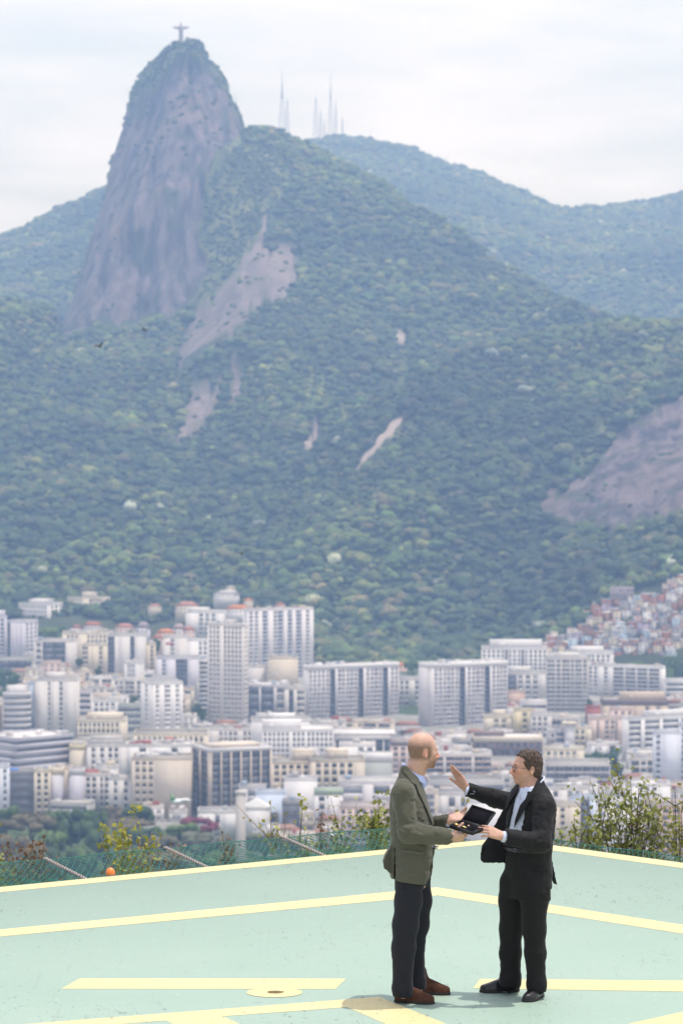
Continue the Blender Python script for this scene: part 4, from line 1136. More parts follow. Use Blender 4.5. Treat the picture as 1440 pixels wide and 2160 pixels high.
for a in [
    (1250, 1580, 1612, 56, 1840, G1, 'dark round tree in front of the pinkish-tan ribbed tower', 0), (1290, 1576, 1618, 52, 1845, G1, 'dark tree under the pinkish-tan slim tower', 1),
    (1300, 1612, 1645, 40, 1780, G1, 'dark tree beside the white office block foot', 2), (1232, 1592, 1616, 34, 1850, G2, 'small tree at the cream block with faint windows', 3),
    (416, 1484, 1512, 30, 2060, G1, 'dark tree at the foot of the slim white balcony tower', 1), (426, 1492, 1516, 28, 2055, G2, 'tree squeezed against the tall grey-beige tower', 0),
    (284, 1468, 1494, 22, 2080, G2, 'tree left of the bright white block', 2), (272, 1556, 1580, 22, 1980, G1, 'dark tree between the parking decks and the bright white block', 3),
    (14, 1412, 1452, 60, 2380, G1, 'dark tree mass under the long dark podium', 1), (6, 1446, 1476, 34, 2250, G2, 'tree at the edge left of the rounded grey tower', 0),
    (105, 1322, 1350, 60, 2600, G3, 'fresh green tree below the stepped white hillside block', 2), (130, 1318, 1346, 44, 2620, G2, 'tree below the cream twin-winged block', 3), (84, 1332, 1352, 44, 2590, G1, 'tree beside the ribbed grey office tower', 0),
    (208, 1404, 1424, 20, 2350, G1, 'little dark tree left of the twin blank white slabs', 1), (168, 1388, 1404, 20, 2390, G1, 'little tree at the glass-fronted block', 2),
    (330, 1346, 1376, 30, 2480, G1, 'tree between the tan block and the sign-bearing white one', 3), (282, 1328, 1346, 30, 2600, G1, 'tree under the pink salmon-roofed house', 0),
    (850, 1538, 1552, 18, 2000, G1, 'small tree in the gap right of the long grey slab', 1), (1242, 1474, 1494, 16, 2150, G1, 'dark tree at the foot of the long white apartment block', 2),
    (1420, 1380, 1434, 60, 2380, G2, 'leafy tree right of the long white apartment block', 3), (1404, 1404, 1440, 30, 2350, G3, 'bright tree touching the long white apartment block', 0), (1452, 1390, 1440, 50, 2390, G1, 'dark tree cut by the edge under the hillside houses', 1),
    (1340, 1394, 1416, 80, 2420, G3, 'low green trees over the roof of the long white apartment block', 4), (600, 1512, 1524, 20, 2020, G1, 'little tree beside the glass pavilion', 1),
    (440, 1572, 1586, 14, 1660, G1, 'small tree growing on the dark striped slab roof line', 2), (690, 1430, 1446, 20, 2300, G1, 'tree sliver left of the long grey slab', 3),
    (1000, 1380, 1404, 60, 2480, G2, 'tree behind the second grey slab', 0), (870, 1388, 1412, 50, 2500, G2, 'tree between the two grey slabs', 1),
]: tree(*a[:6], a[6], a[7], CT)

# ---- low blocks that fill the streets between the named buildings
foot = [s['foot'] for s in SPEC if 'foot' in s]
rects = [(s['x0'], s['x1'], s['yt'], s['yb'], s['D']) for s in SPEC] + TREE_RECTS
rf = np.random.default_rng(77)
fills = []
SKY_EDGE = lambda x: np.interp(x, [-60, 60, 140, 235, 380, 480, 660, 700, 850, 1060, 1160, 1240, 1440, 1500], [1400, 1360, 1345, 1350, 1345, 1330, 1440, 1450, 1450, 1400, 1400, 1410, 1440, 1440])
for attempt in range(13000):
    D = rf.uniform(1500, 2480); px = rf.uniform(-25, 1465); mpp = D / FPX
    w = rf.uniform(8, 19); h = rf.uniform(6, 17) if rf.random() < .68 else rf.uniform(15, 30); d = rf.uniform(9, 16)
    if attempt > 7200: w = rf.uniform(7, 13); h = rf.uniform(4, 8.5); d = rf.uniform(7, 11)
    X = (px - 720) * mpp; hw = w / mpp / 2
    y1 = gy(D); y0 = y1 - h / mpp
    if y0 < SKY_EDGE(px): continue
    if px < 490 and D < 1625: continue
    if any(abs(X - f[0]) < (w + f[2] * abs(math.cos(f[4])) + f[3] * abs(math.sin(f[4]))) / 2 + 1 and -1 - d < (f[1] + min(0, 0)) - D + 0 and D - f[1] < f[3] * 1.1 + f[2] * abs(math.sin(f[4])) + 1 and f[1] - D < d + 1 for f in foot): continue
    if any(abs(X - f[0]) < (w + f[2]) / 2 + .8 and abs(D + d / 2 - f[1] - f[3] / 2) < (d + f[3]) / 2 + 3 for f in [q['foot'] for q in fills]): continue
    if any(D < r[4] and px + hw > r[0] + 2 and px - hw < r[1] - 2 and y0 < r[3] - 15 for r in rects): continue
    fills.append(dict(foot=(X, D, w, d, 0), px=px, hw=hw, y0=y0, y1=y1, D=D, h=h))
    if len(fills) > 900: break
# keep the ones that really show
buf = np.full((1100, 770), -1, int)           # half-resolution id buffer, rows from y = 0, columns from x = -50
allr = [(r[4], r[0], r[1], r[2], gy(r[4]), -2) for r in rects] + [(f['D'], f['px'] - f['hw'], f['px'] + f['hw'], f['y0'], f['y1'], k) for k, f in enumerate(fills)]
for D, x0, x1, y0, y1, k in sorted(allr, key=lambda a: -a[0]):
    buf[max(0, int(y0 / 2)):int(y1 / 2), max(0, int(x0 / 2) + 25):max(0, int(x1 / 2) + 25)] = k
buf[925:] = -3
vis = np.bincount(buf[buf >= 0], minlength=len(fills))
fills = [f for k, f in enumerate(fills) if vis[k] > 45]
ANCH = [(83, 1300, 'stepped white hillside block'), (185, 1290, 'cream twin-winged block'), (45, 1350, 'ribbed grey office tower'), (115, 1376, 'glass-fronted white block'), (265, 1374, 'twin blank white slabs'), (478, 1430, 'tall grey-beige tower'),
        (586, 1340, 'wide grey high-rise'), (740, 1470, 'long grey slab'), (978, 1480, 'slab with the pale blind flank'), (1084, 1410, 'white block with paired dark slots'), (1196, 1460, 'tower with dark ribbons'), (1324, 1450, 'long white balcony block'),
        (1340, 1505, 'broad tan block'), (1380, 1560, 'white office with strip windows'), (1406, 1605, 'blank pale blue slab'), (1280, 1545, 'pinkish-tan towers'), (34, 1510, 'rounded grey tower'), (118, 1490, 'tall off-white tower'), (340, 1495, 'bright white block'),
        (195, 1545, 'long cream attic block'), (70, 1600, 'banded grey office'), (44, 1665, 'finned glass block'), (340, 1655, 'beige block with black windows'), (486, 1650, 'dark striped slab'), (628, 1568, 'block with dense small windows'), (768, 1566, 'white-roofed pavilion'),
        (710, 1630, 'pinkish-cream flats'), (793, 1616, 'grey metal-clad hall'), (780, 1675, 'low modern block'), (770, 1750, 'pink-beige apartment block'), (507, 1720, 'concrete pillar'), (1090, 1530, 'mustard yellow block'), (1070, 1590, 'brown gridded office'), (958, 1620, 'stacked pinkish flats'),
        (1026, 1740, 'blank white wall'), (1200, 1635, 'block with grey balcony rails'), (1235, 1730, 'blue-walled block'), (1200, 1550, 'thin white shaft'), (336, 1556, 'long cream hall'), (575, 1700, 'pale blue block')]
used = set()
FC = [('white', 'white', .2), ('off-white', 'offwhite', .2), ('cream', 'cream', .14), ('sand-coloured', 'sand', .1), ('grey', 'concrete', .1), ('pink', 'pink', .07), ('pale grey', 'pale', .1), ('beige', 'beige', .09)]
fp = np.array([c[2] for c in FC]); fp /= fp.sum()
PATS = ['b w w b w w b', 'b.4 w*5 b.4', 'k k b.5 k k', 'b w w w b2', 's', 'b2 w w', 'w w b w w b w w', 'b.5 k b.5 k b.5', 'b']
for f in fills:
    cn, ck, _ = FC[int(rf.choice(len(FC), p=fp))]
    X, D, w, d, _ = f['foot']; h = f['h']; ns = max(1, int((h - .9) / 3.1))
    tiled = ns <= 3 and rf.random() < .15
    pat = str(rf.choice(PATS))
    pd = {'s': 'strip windows', 'b': 'a blind front'}.get(pat, 'balconies' if 'k' in pat else 'plain windows')
    rd = 'red tiled roof' if tiled else 'flat roof'
    cand = sorted(ANCH, key=lambda a: (a[0] - f['px']) ** 2 + 2.2 * (a[1] - f['y0'] - 8) ** 2)
    lab = None
    for ax, ay, an in cand:
        dx, dy = f['px'] - ax, f['y0'] - ay
        rel = ('left of' if dx < 0 else 'right of') if abs(dx) > abs(dy) * .8 else ('below' if dy > 0 else 'above')
        lab = f"{cn} {['one', 'two', 'three', 'four', 'five', 'six', 'seven', 'eight'][min(ns, 8) - 1]}-storey block with {pd} and {rd} {rel} the {an}"
        lab = lab if len(lab.split()) <= 16 else f"{cn} {rd.replace(' roof', '-roofed')} block with {pd} {rel} the {an}"
        if lab not in used: break
    used.add(lab)
    s = dict(label=lab, cat='building', x0=f['px'] - f['hw'], x1=f['px'] + f['hw'], yt=f['y0'], yb=f['y1'], D=D, color=ck, pat=pat, st=3.1, group='low blocks filling the streets', lum=float(rf.uniform(.8, 1.12)), dark=float(rf.uniform(.3, .5)), balc='offwhite',
             clutter=0 if tiled else int(rf.integers(0, 4)), roofcol=str(rf.choice(['white', 'offwhite', 'grey', 'concrete', 'red'], p=[.36, .28, .2, .14, .02])) if not tiled else 'red', tank=0 if tiled else int(rf.random() < .5), yaw=float(rf.uniform(-14, 14)))
    root = build_block(s, rf)
    if tiled:
        m = MB(); e = .5
        m.raw([(-w / 2 - e, -e, h + .82), (w / 2 + e, -e, h + .82), (w / 2 + e, d + e, h + .82), (-w / 2 - e, d + e, h + .82), (-w * .25, d / 2, h + 3.2), (w * .25, d / 2, h + 3.2)], [[0, 1, 5, 4], [2, 3, 4, 5], [3, 2, 1, 0]], [[1, 2, 5], [3, 0, 4]])
        m.build('tiled_roof', M_TILE, root, [(.36, .19, .14), (.30, .16, .12), (.42, .26, .20)][int(rf.integers(0, 3))])
print('fill blocks', len(fills), 'hillside houses', len(fav_specs))

# ---- concrete pillar in the park
P = at(507.5, 1668, 1385); h = P[2] - GROUND_Z
root = empty('pillar', (P[0], 1385, GROUND_Z)); tag(root, 'tall plain pale concrete pillar rising from the park trees', 'pillar')
m = MB(); m.prism([(-2.2, -1.5), (2.2, -1.5), (2.2, 1.5), (-2.2, 1.5)], 0, h - 1.6, top=.9); m.build('shaft', M_WALL, root, (.50, .47, .44))
m = MB(); m.box(-2.3, -1.7, h - 1.6, 2.3, 1.7, h); m.build('cap', M_WALL, root, (.54, .51, .48))

# ---- antenna masts on the far ridge
M_STEEL = plain('mast_steel', (.30, .27, .30), 0.6, 0.4)
for x, yt, yb, wb, frac, lab in [(595, 138, 312, 24, .62, 'tallest lattice mast, its base splayed wide, behind the forest ridge'), (606, 206, 312, 12, .9, 'shorter lattice mast against the tallest one'), (666, 200, 304, 15, .85, 'broad lattice mast in the middle of the ridge'),
                             (676, 232, 302, 8, .9, 'short thin mast right of the broad lattice mast'), (697, 146, 300, 16, .6, 'tall slender lattice mast with a needle top'), (708, 212, 300, 9, .85, 'thin mast right of the needle-topped one'),
                             (722, 244, 298, 8, .8, 'lowest mast at the end of the row'), (684, 254, 300, 7, .9, 'small mast between broad and needle-topped ones'), (498, 196, 332, 9, .8, 'faint mast half hidden by the rock peak'), (941, 332, 356, 4, .8, 'single tiny mast alone on the descending ridge')]:
    D = 7410.0 if x != 941 else 7400.0; mpp = D / FPX
    Pt, Pb = at(x, yt, D), at(x, yb, D); H = Pt[2] - Pb[2]; W0 = wb * mpp / 2
    root = empty('antenna_mast', (Pb[0], D, Pb[2] - 6)); tag(root, lab, 'mast', 'antenna masts on the far ridge')
    m = MB(); n = 9; zs = np.linspace(0, (H + 6) * frac, n); ws = W0 * (1 - .78 * np.linspace(0, 1, n) ** .8)
    for sx, sy in ((-1, -1), (1, -1), (1, 1), (-1, 1)): m.tube([(sx * a, sy * a, z) for a, z in zip(ws, zs)], .42, 4)
    for k in range(n - 1):
        a, b, z0, z1 = ws[k], ws[k + 1], zs[k], zs[k + 1]
        for q in ((-1, -1, 1, -1), (1, -1, 1, 1), (1, 1, -1, 1), (-1, 1, -1, -1)):
            m.tube([(q[0] * a, q[1] * a, z0), (q[2] * b, q[3] * b, z1)], .26, 4, cap=False); m.tube([(q[2] * a, q[3] * a, z0), (q[0] * b, q[1] * b, z1)], .26, 4, cap=False)
    m.build('lattice', M_STEEL, root)
    m = MB(); m.tube([(0, 0, zs[-1] - 1), (0, 0, (H + 6) * (frac + (1 - frac) * .55)), (0, 0, H + 6)], [ws[-1] * .9, .7, .35], 6); m.build('spire', M_STEEL, root)

# ---- light aircraft climbing away in front of the beige block
M_PAINT = NT('aircraft_paint'); M_PAINT.bsdf(M_PAINT.n('ObjectInfo').outputs['Color'], .3, .5); M_PAINT = M_PAINT.m
P = at(381, 1690, 1440)
root = empty('aircraft', P, R(52)); tag(root, 'small white aircraft with a green and yellow tail flying before the beige block', 'aircraft')   # nose towards local +X
m = MB()
prof = [(-6.6, .12), (-5.5, .45), (-3.5, .85), (-1, 1.05), (3, 1.05), (5, .85), (6.0, .45), (6.4, .1)]
m.tube([(x, 0, .25 * max(0, (-x - 2) / 4)) for x, r in prof], [r for x, r in prof], 12); m.build('fuselage', M_PAINT, root, (.75, .76, .78), smooth=True)
m = MB(); m.raw([(-6.9, -.12, 4.0), (-5.6, -.12, 4.0), (-3.2, -.12, .8), (-6.2, -.12, .5), (-6.9, .12, 4.0), (-5.6, .12, 4.0), (-3.2, .12, .8), (-6.2, .12, .5)], [[0, 1, 2, 3], [7, 6, 5, 4], [0, 4, 5, 1], [1, 5, 6, 2], [2, 6, 7, 3], [3, 7, 4, 0]]); m.build('tail_fin', M_PAINT, root, (.03, .30, .13))
m = MB(); m.raw([(-6.3, -.16, 3.3), (-5.6, -.16, 3.4), (-4.6, -.16, 2.0), (-5.4, -.16, 1.8), (-6.3, .16, 3.3), (-5.6, .16, 3.4), (-4.6, .16, 2.0), (-5.4, .16, 1.8)], [[0, 1, 2, 3], [7, 6, 5, 4], [0, 4, 5, 1], [1, 5, 6, 2], [2, 6, 7, 3], [3, 7, 4, 0]]); m.build('yellow_flash', M_PAINT, root, (.62, .52, .05))
m = MB(); m.lathe([(0, -.55), (.9, -.5), (.98, -.2)], (0, 0, 0), 12); m.build('belly_fairing', M_PAINT, root, (.03, .30, .13))
for s_ in (-1, 1):
    m = MB(); m.raw([(1.6, s_ * .8, .5), (-.4, s_ * .8, .5), (.1, s_ * 6.2, .75), (1.0, s_ * 6.2, .75), (1.6, s_ * .8, .72), (-.4, s_ * .8, .68), (.1, s_ * 6.2, .85), (1.0, s_ * 6.2, .85)], [[0, 1, 2, 3], [7, 6, 5, 4], [0, 4, 5, 1], [1, 5, 6, 2], [2, 6, 7, 3], [3, 7, 4, 0]]); m.build('wing', M_PAINT, root, (.62, .63, .65))
    m = MB(); m.raw([(-5.2, s_ * .1, .75), (-6.3, s_ * .1, .75), (-6.2, s_ * 2.1, .85), (-5.6, s_ * 2.1, .85), (-5.2, s_ * .1, .9), (-6.3, s_ * .1, .88), (-6.2, s_ * 2.1, .93), (-5.6, s_ * 2.1, .93)], [[0, 1, 2, 3], [7, 6, 5, 4], [0, 4, 5, 1], [1, 5, 6, 2], [2, 6, 7, 3], [3, 7, 4, 0]]); m.build('tailplane', M_PAINT, root, (.03, .30, .13))
    m = MB(); m.tube([(2.2, s_ * 2.2, .3), (1.6, s_ * 2.2, .3), (-.2, s_ * 2.2, .35)], [.3, .42, .2], 8); m.build('engine', M_PAINT, root, (.12, .13, .14))

# ---- soaring birds
M_BIRD = plain('dark_feathers', (.02, .02, .022), .8)
for x, y, D, rz, lab in [(210, 731, 640, .5, 'dark soaring bird, the lower one by the rock face foot'), (305, 696, 640, -.6, 'dark soaring bird, wings tilted, nearest the bare slab'), (510, 1168, 600, 1.5, 'dark bird flying alone above the forest and city')]:
    P = at(x, y, D)
    m = MB()
    V = []; m.tube([(-.28, 0, 0), (-.1, 0, .01), (.14, 0, 0), (.26, 0, .02)], [.03, .09, .07, .02], 6)
    for s_ in (-1, 1):
        m.raw([(.12, s_ * .05, .03), (-.1, s_ * .05, .03), (-.12, s_ * .45, .2), (.08, s_ * .42, .2), (-.16, s_ * .8, .14), (-.04, s_ * .78, .15), (0, s_ * .4, .16), (-.02, s_ * .06, .0)], [[0, 1, 2, 3], [3, 2, 4, 5], [1, 0, 7, 7][:0] or [0, 3, 6, 7], [7, 6, 2, 1]])
    m.raw([(-.26, -.03, 0), (-.26, .03, 0), (-.5, .09, .01), (-.5, -.09, .01)], [[0, 1, 2, 3]])
    o = m.build('bird', M_BIRD); o.location = P; o.rotation_euler = (R(-15), R(20), rz); o.scale = (2.1, 2.1, 2.1)
    tag(o, lab, 'bird', 'soaring birds')
# ================================================================== THE LANDING PAD AND ITS EDGE
def pad_paint(name, colA, colB, chips=1.0):
    t = NT(name)
    g = t.coord('Object')
    big = t.noise(g, 0.55, 5, 0.6); fine = t.noise(g, 60.0, 3, 0.6)
    col = t.mix(t.rng(big, 0.3, 0.7), colA, colB)
    # hairline dark scuffs, chips and pale flecks in the paint
    ms = t.noise(t.coord('Object', (1.0, 1.0, 1.0)), 0.9, 3)
    v = t.noise(t.coord('Object', (9.0, 3.2, 1.0), (0, 0, .5)), 2.2, 6, 0.72, 1.2)
    patch = t.noise(t.coord('Object', (.42, .42, 1)), 1.0, 3)
    chip = t.math('MULTIPLY', t.rng(v, 0.600, 0.622), t.rng(patch, 0.44, 0.58))
    v2 = t.noise(t.coord('Object', (7.0, 4.0, 1.0), (0, 0, -.7)), 2.7, 6, 0.7, 1.0)
    fleck = t.math('MULTIPLY', t.rng(v2, 0.635, 0.655), t.rng(patch, 0.4, 0.6, 1.0, 0.2))
    col = t.mix(t.math('MULTIPLY', chip, .6 * chips), col, (.10, .115, .10))
    col = t.mix(t.math('MULTIPLY', fleck, .5 * chips), col, (.66, .68, .62))
    scr = t.noise(t.coord('Object', (22.0, .8, 1.0), (0, 0, 1.1)), 1.4, 4, 0.6, .4)
    col = t.mix(t.math('MULTIPLY', t.rng(scr, .62, .66), .35 * chips), col, (.28, .33, .30))
    col = t.mix(t.rng(t.noise(g, 2.2, 5, .7), .56, .72, 0, .14), col, (.42, .45, .38))
    b = t.bsdf(col, 0.62, 0.25)
    t.bump(b, fine, 0.15, 0.003)
    return t.m
M_GREEN = pad_paint('pale_green_deck_paint', (.316, .425, .342), (.340, .448, .363))
M_YEL = pad_paint('pale_yellow_line_paint', (.64, .545, .275), (.69, .595, .315), .8)
M_CONC = plain('grey_concrete', (.33, .32, .30), .9, .2, .2, 3)

cz = 0.0
C0 = on_z(1056, 1768)[:2]
l_ = on_z(0, 1871)[:2] - C0; l_ /= np.linalg.norm(l_)
r_ = on_z(1440, 1820)[:2] - C0; r_ /= np.linalg.norm(r_)
LEN = 17.0
A0, B0 = C0 + l_ * LEN, C0 + r_ * LEN
D0 = A0 + r_ * LEN
pad_poly = [tuple(C0), tuple(A0), tuple(D0), tuple(B0)]
m = MB(); m.prism([pad_poly[k] for k in (0, 1, 2, 3)], -.35, 0.0)
pad = tag(m.build('landing_pad', M_GREEN), 'pale green painted concrete landing pad', None, None, 'structure')
def marking(name, pts, z=.0015):
    """flat paint on the deck; pts in photograph coordinates"""
    P = [on_z(x, y)[:2] for x, y in pts]
    V = [(p[0], p[1], z) for p in P]
    area = sum(V[i][0] * V[(i + 1) % len(V)][1] - V[(i + 1) % len(V)][0] * V[i][1] for i in range(len(V)))
    if area < 0: V = V[::-1]
    import bmesh
    bm = bmesh.new(); vs = [bm.verts.new(v) for v in V]; f = bm.faces.new(vs); bmesh.ops.triangulate(bm, faces=[f])
    me = bpy.data.meshes.new(name); bm.to_mesh(me); bm.free()
    return link(name, me, M_YEL, pad)
def strip(name, P, Q, z=.0015):
    V = [(*P[0], z), (*P[1], z), (*Q[1], z), (*Q[0], z)]
    a = np.cross(np.subtract(V[1][:2], V[0][:2]), np.subtract(V[2][:2], V[0][:2]))
    me = mk_mesh(name, V, np.array([[0, 1, 2, 3]] if a > 0 else [[3, 2, 1, 0]])); return link(name, me, M_YEL, pad)
# outer border along the two far edges (mitred at the corner)
bw = 0.27
diag = (l_ + r_) * bw
inn = C0 + l_ * bw / max(.3, abs(np.cross(l_, r_))) + r_ * bw / max(.3, abs(np.cross(l_, r_)))
eps = .012 * (l_ + r_)
strip('border_line', (C0 + eps, C0 + l_ * (LEN - .02) + r_ * .012), (inn, inn + l_ * (LEN - bw * 1.2)))
strip('border_line', (C0 + eps, C0 + r_ * (LEN - .02) + l_ * .012), (inn, inn + r_ * (LEN - bw * 1.2)))
# second line, parallel to the border
def ln(x0, y0, x1, y1): return on_z(x0, y0)[:2], on_z(x1, y1)[:2]
a0, a1 = ln(0, 1961, 920, 1872); b0, b1 = ln(0, 1976, 923, 1889)
c0, c1 = ln(920, 1872, 1440, 1951); d0, d1 = ln(923, 1889, 1440, 1970)
ext = lambda p, q, k: q + (q - p) / np.linalg.norm(q - p) * k
strip('inner_line', (a1, ext(a1, a0, 7)), (b1, ext(b1, b0, 7)))
strip('inner_line', (c0, ext(c0, c1, 7)), (d0, ext(d0, d1, 7)))
marking('dash_line', [(169, 2064), (730, 2064.5), (707, 2086.5), (130, 2086)])
marking('dash_line', [(1012, 2065), (1700, 2071), (1700, 2096), (997, 2085)])
m = MB(); p = on_z(579, 2094); n = 40; a = np.arange(n) * 2 * math.pi / n
m.raw(np.vstack([np.c_[p[0] + .2 * np.cos(a), p[1] + .19 * np.sin(a), np.full(n, .003)], [[p[0], p[1], .003]]]), None, np.c_[np.arange(n), (np.arange(n) + 1) % n, np.full(n, n)])
m.build('fitting_ring', M_YEL, pad)
m = MB(); rr = np.random.default_rng(8)
V = np.c_[p[0] + .005 + (.062 + rr.uniform(-.012, .012, 14)) * np.cos(np.arange(14) * 2 * math.pi / 14), p[1] + (.058 + rr.uniform(-.012, .012, 14)) * np.sin(np.arange(14) * 2 * math.pi / 14), np.full(14, .0045)]
m.raw(np.vstack([V, [[p[0], p[1], .007]]]), None, np.c_[np.arange(14), (np.arange(14) + 1) % 14, np.full(14, 14)])
m.build('filled_socket', plain('dry_moss', (.16, .12, .06), .95, .1, .6, 40), pad)
# chevron
marking('chevron_line', [(58, 2160), (799, 2103), (732, 2125), (470, 2144), (350, 2153), (-420, 2212), (-400, 2196)])
marking('chevron_line', [(799, 2103), (1500, 2385), (1330, 2385), (732, 2125)])
marking('chevron_line', [(350, 2153), (470, 2144), (1000, 2385), (830, 2385)])
marking('chevron_line', [(1324, 2160), (1440, 2134), (2000, 2008), (2000, 2060), (1480, 2385), (900, 2385)])

# hill under the pad: falls away steeply all round
t = NT('hill_soil')
g_ = t.coord('Object')
col = t.mix(t.rng(t.noise(g_, .8, 5), .35, .65), (.05, .06, .025), (.11, .09, .05))
t.bsdf(col, .95, .1)
M_SOIL = t.m
ctr = (np.array(pad_poly).mean(0))
n = 64; a = np.arange(n) * 2 * math.pi / n
rings = []
def pad_r(ang):   # distance from the centre to the pad outline
    out = np.zeros_like(ang)
    for i, aa in enumerate(ang):
        dv = np.array([math.cos(aa), math.sin(aa)]); best = 40
        for q in range(4):
            p0, p1 = np.array(pad_poly[q]), np.array(pad_poly[(q + 1) % 4]); e = p1 - p0
            det = dv[0] * -e[1] + e[0] * dv[1]
            if abs(det) < 1e-9: continue
            w_ = p0 - ctr; tt = (w_[0] * -e[1] + e[0] * w_[1]) / det; uu = (dv[0] * w_[1] - dv[1] * w_[0]) / det
            if tt > 0 and -1e-6 <= uu <= 1 + 1e-6: best = min(best, tt)
        out[i] = best
    return out
pr = pad_r(a)
V = []
for off, z in ((-3, -.42), (.3, -.55), (1.2, -1.3), (3.5, -2.0), (7, -4.2), (16, -13), (60, -62), (150, -150), (230, GROUND_Z - 1)):
    rr_ = pr + off
    V.append(np.c_[ctr[0] + rr_ * np.cos(a), ctr[1] + rr_ * np.sin(a), z + (0.25 * np.sin(a * 5) + .2 * np.sin(a * 11 + 1)) * (1 if -2 < off < 200 and off > .5 else 0)])
nr = len(V); V = np.vstack(V)
i = np.arange(nr - 1)[:, None] * n; k = np.arange(n)[None]; k2 = (k + 1) % n
me = mk_mesh('hilltop', V, np.stack([i + k, i + k2, i + n + k2, i + n + k], -1).reshape(-1, 4)[:, ::-1], True)
tag(link('hilltop', me, M_SOIL), 'scrubby hilltop falling away under the landing pad', None, None, 'structure')

# ---- safety net: green diamond mesh carried by slim brackets
M_WIRE = plain('green_plastic_wire', (.035, .19, .14), .45, .4, .15, 20)
M_ROPE = plain('pinkish_rope', (.50, .40, .36), .9, .1, .25, 60)
M_RAIL = plain('galvanised_rail', (.20, .21, .20), .5, .5, .2, 10)
def net(origin, dirv, out, length, brackets, label, depth=.78, rise=.10, cell=.068, offs=.03):
    root = empty('safety_net', (origin[0], origin[1], 0)); tag(root, label, 'safety net', 'safety nets along the pad edge')
    dx, ox = np.array([*dirv, 0.0]), np.array([*out, 0.0])
    def P(s, q):    # s along the edge, q outwards 0..1: sags between the brackets
        z = -.03 + rise * q - .085 * math.sin(math.pi * q) * (1 + .35 * math.sin(s * 2.1)) + .008 * math.sin(s * 5.3) * q
        return dx * s + ox * (offs + depth * q) + np.array([0, 0, z])
    m = MB(); nq = 7
    ns = int(length / cell)
    for k in range(-int(depth / cell), ns):
        for sg in (1, -1):
            s0 = k * cell if sg == 1 else k * cell + depth
            pts = []
            for q in np.linspace(0, 1, nq):
                s = s0 + sg * q * depth * .98
                if 0 <= s <= length: pts.append(P(s, q) + ox * (.006 * math.sin(q * 40 + k)) + np.array([0, 0, .005 * math.sin(k * 1.7 + q * 9)]))
            if len(pts) > 1: m.tube(pts, .0031, 4, cap=False)
    o = m.build('mesh', M_WIRE, root); tag(o, kind='stuff')
    for q, rad in ((0.0, .006), (1.0, .0045)):
        m = MB(); m.tube([P(s, q) for s in np.linspace(0, length, int(length * 4))], rad, 6); m.build('edge_cable', M_WIRE, root)
    for s in brackets:
        m = MB(); m.tube([P(s, 0) + np.array([0, 0, .005]), P(s, 1.0) + np.array([0, 0, .02])], .009, 6); br = m.build('bracket', M_RAIL, root)
        m = MB(); pts = []
        for kk in range(110):
            q = kk / 109; c_ = P(s, q) * 1.0; c_[2] = (P(s, 0)[2] + .005) * (1 - q) + (P(s, 1)[2] + .02) * q
            ang = kk * 1.1; pts.append(c_ + dx * .011 * math.cos(ang) + np.array([0, 0, .011 * math.sin(ang)]))
        m.tube(pts, .0065, 5); m.build('lashing', M_ROPE, br)
    return root
def s_of(px, py): return float(np.dot(on_z(px, py)[:2] - C0, l_))
outL = np.array([-l_[1], l_[0]]);  outL = outL if np.dot(outL, r_) < 0 else -outL
outR = np.array([-r_[1], r_[0]]);  outR = outR if np.dot(outR, l_) < 0 else -outR
net(C0, l_, outL, 6.4, [s_of(685, 1801), s_of(437, 1825), s_of(182, 1850), 5.9], 'green diamond-mesh safety net held by rope-bound brackets beside the orange lamp')
net(C0, r_, outR, 5.2, [], 'narrow strip of green safety net in front of the leafy bush', depth=.40, rise=.0)

# ---- orange edge lamp
t = NT('orange_lens'); bb = t.bsdf((.80, .22, .035), .28, .5); t.bump(bb, t.noise(t.coord('Object', (1, 1, 1)), 60, 2), .1, .002)
p = on_z(242, 1848); D_ = p[1]; rad = 10.3 * D_ / FPX
root = empty('edge_lamp', (p[0] + outL[0] * .07, p[1] + outL[1] * .07, 0.0)); tag(root, 'small orange dome lamp on the yellow edge of the pad', 'lamp')
m = MB(); th = np.linspace(0, math.pi / 2, 9); m.lathe([(rad * .93, -.01), (rad, .012)] + [(rad * math.cos(x), .014 + rad * 1.28 * math.sin(x)) for x in th], n=20); m.build('dome', t.m, root, smooth=True)
m = MB(); m.lathe([(0, -.10), (rad * .8, -.10), (rad * .85, -.012), (rad * .98, -.010), (rad * .98, .012), (rad * .9, .013)], n=20); m.build('base', M_RAIL, root)

# ---- plants beyond the edge
def leaf_mat(name, a, b):
    t = NT(name)
    v = t.attr('tint')
    col = t.mix(v, a, b)
    bs = t.bsdf(col, .5, .35)
    bs.inputs['Transmission Weight'].default_value = 0.0
    tr = t.n('BsdfTranslucent'); t.l(col, tr.inputs['Color'])
    mx = t.n('MixShader'); mx.inputs[0].default_value = .35
    t.l(bs.outputs[0], mx.inputs[1]); t.l(tr.outputs[0], mx.inputs[2]); t.l(mx.outputs[0], t.out.inputs['Surface'])
    return t.m
M_LV = leaf_mat('shrub_leaves', (.14, .17, .04), (.40, .41, .11))
M_LY = leaf_mat('yellow_leaves', (.22, .25, .04), (.50, .46, .07))
M_LD = leaf_mat('dry_leaves', (.13, .075, .045), (.30, .19, .11))
M_STEM = plain('brown_stems', (.13, .095, .065), .9, .1, .3, 14)
M_STEMP = plain('pale_stems', (.34, .27, .22), .9, .1, .3, 14)
def leaf(m, c, d, up, L, wd, tint):
    d = d / (np.linalg.norm(d) + 1e-9); s = np.cross(d, up); s /= np.linalg.norm(s) + 1e-9; nrm = np.cross(s, d)
    V = [c, c + d * L * .45 + s * wd + nrm * L * .06, c + d * L - nrm * L * .12, c + d * L * .45 - s * wd + nrm * L * .06]
    m.raw(V, [[0, 1, 2, 3]], tint=tint)
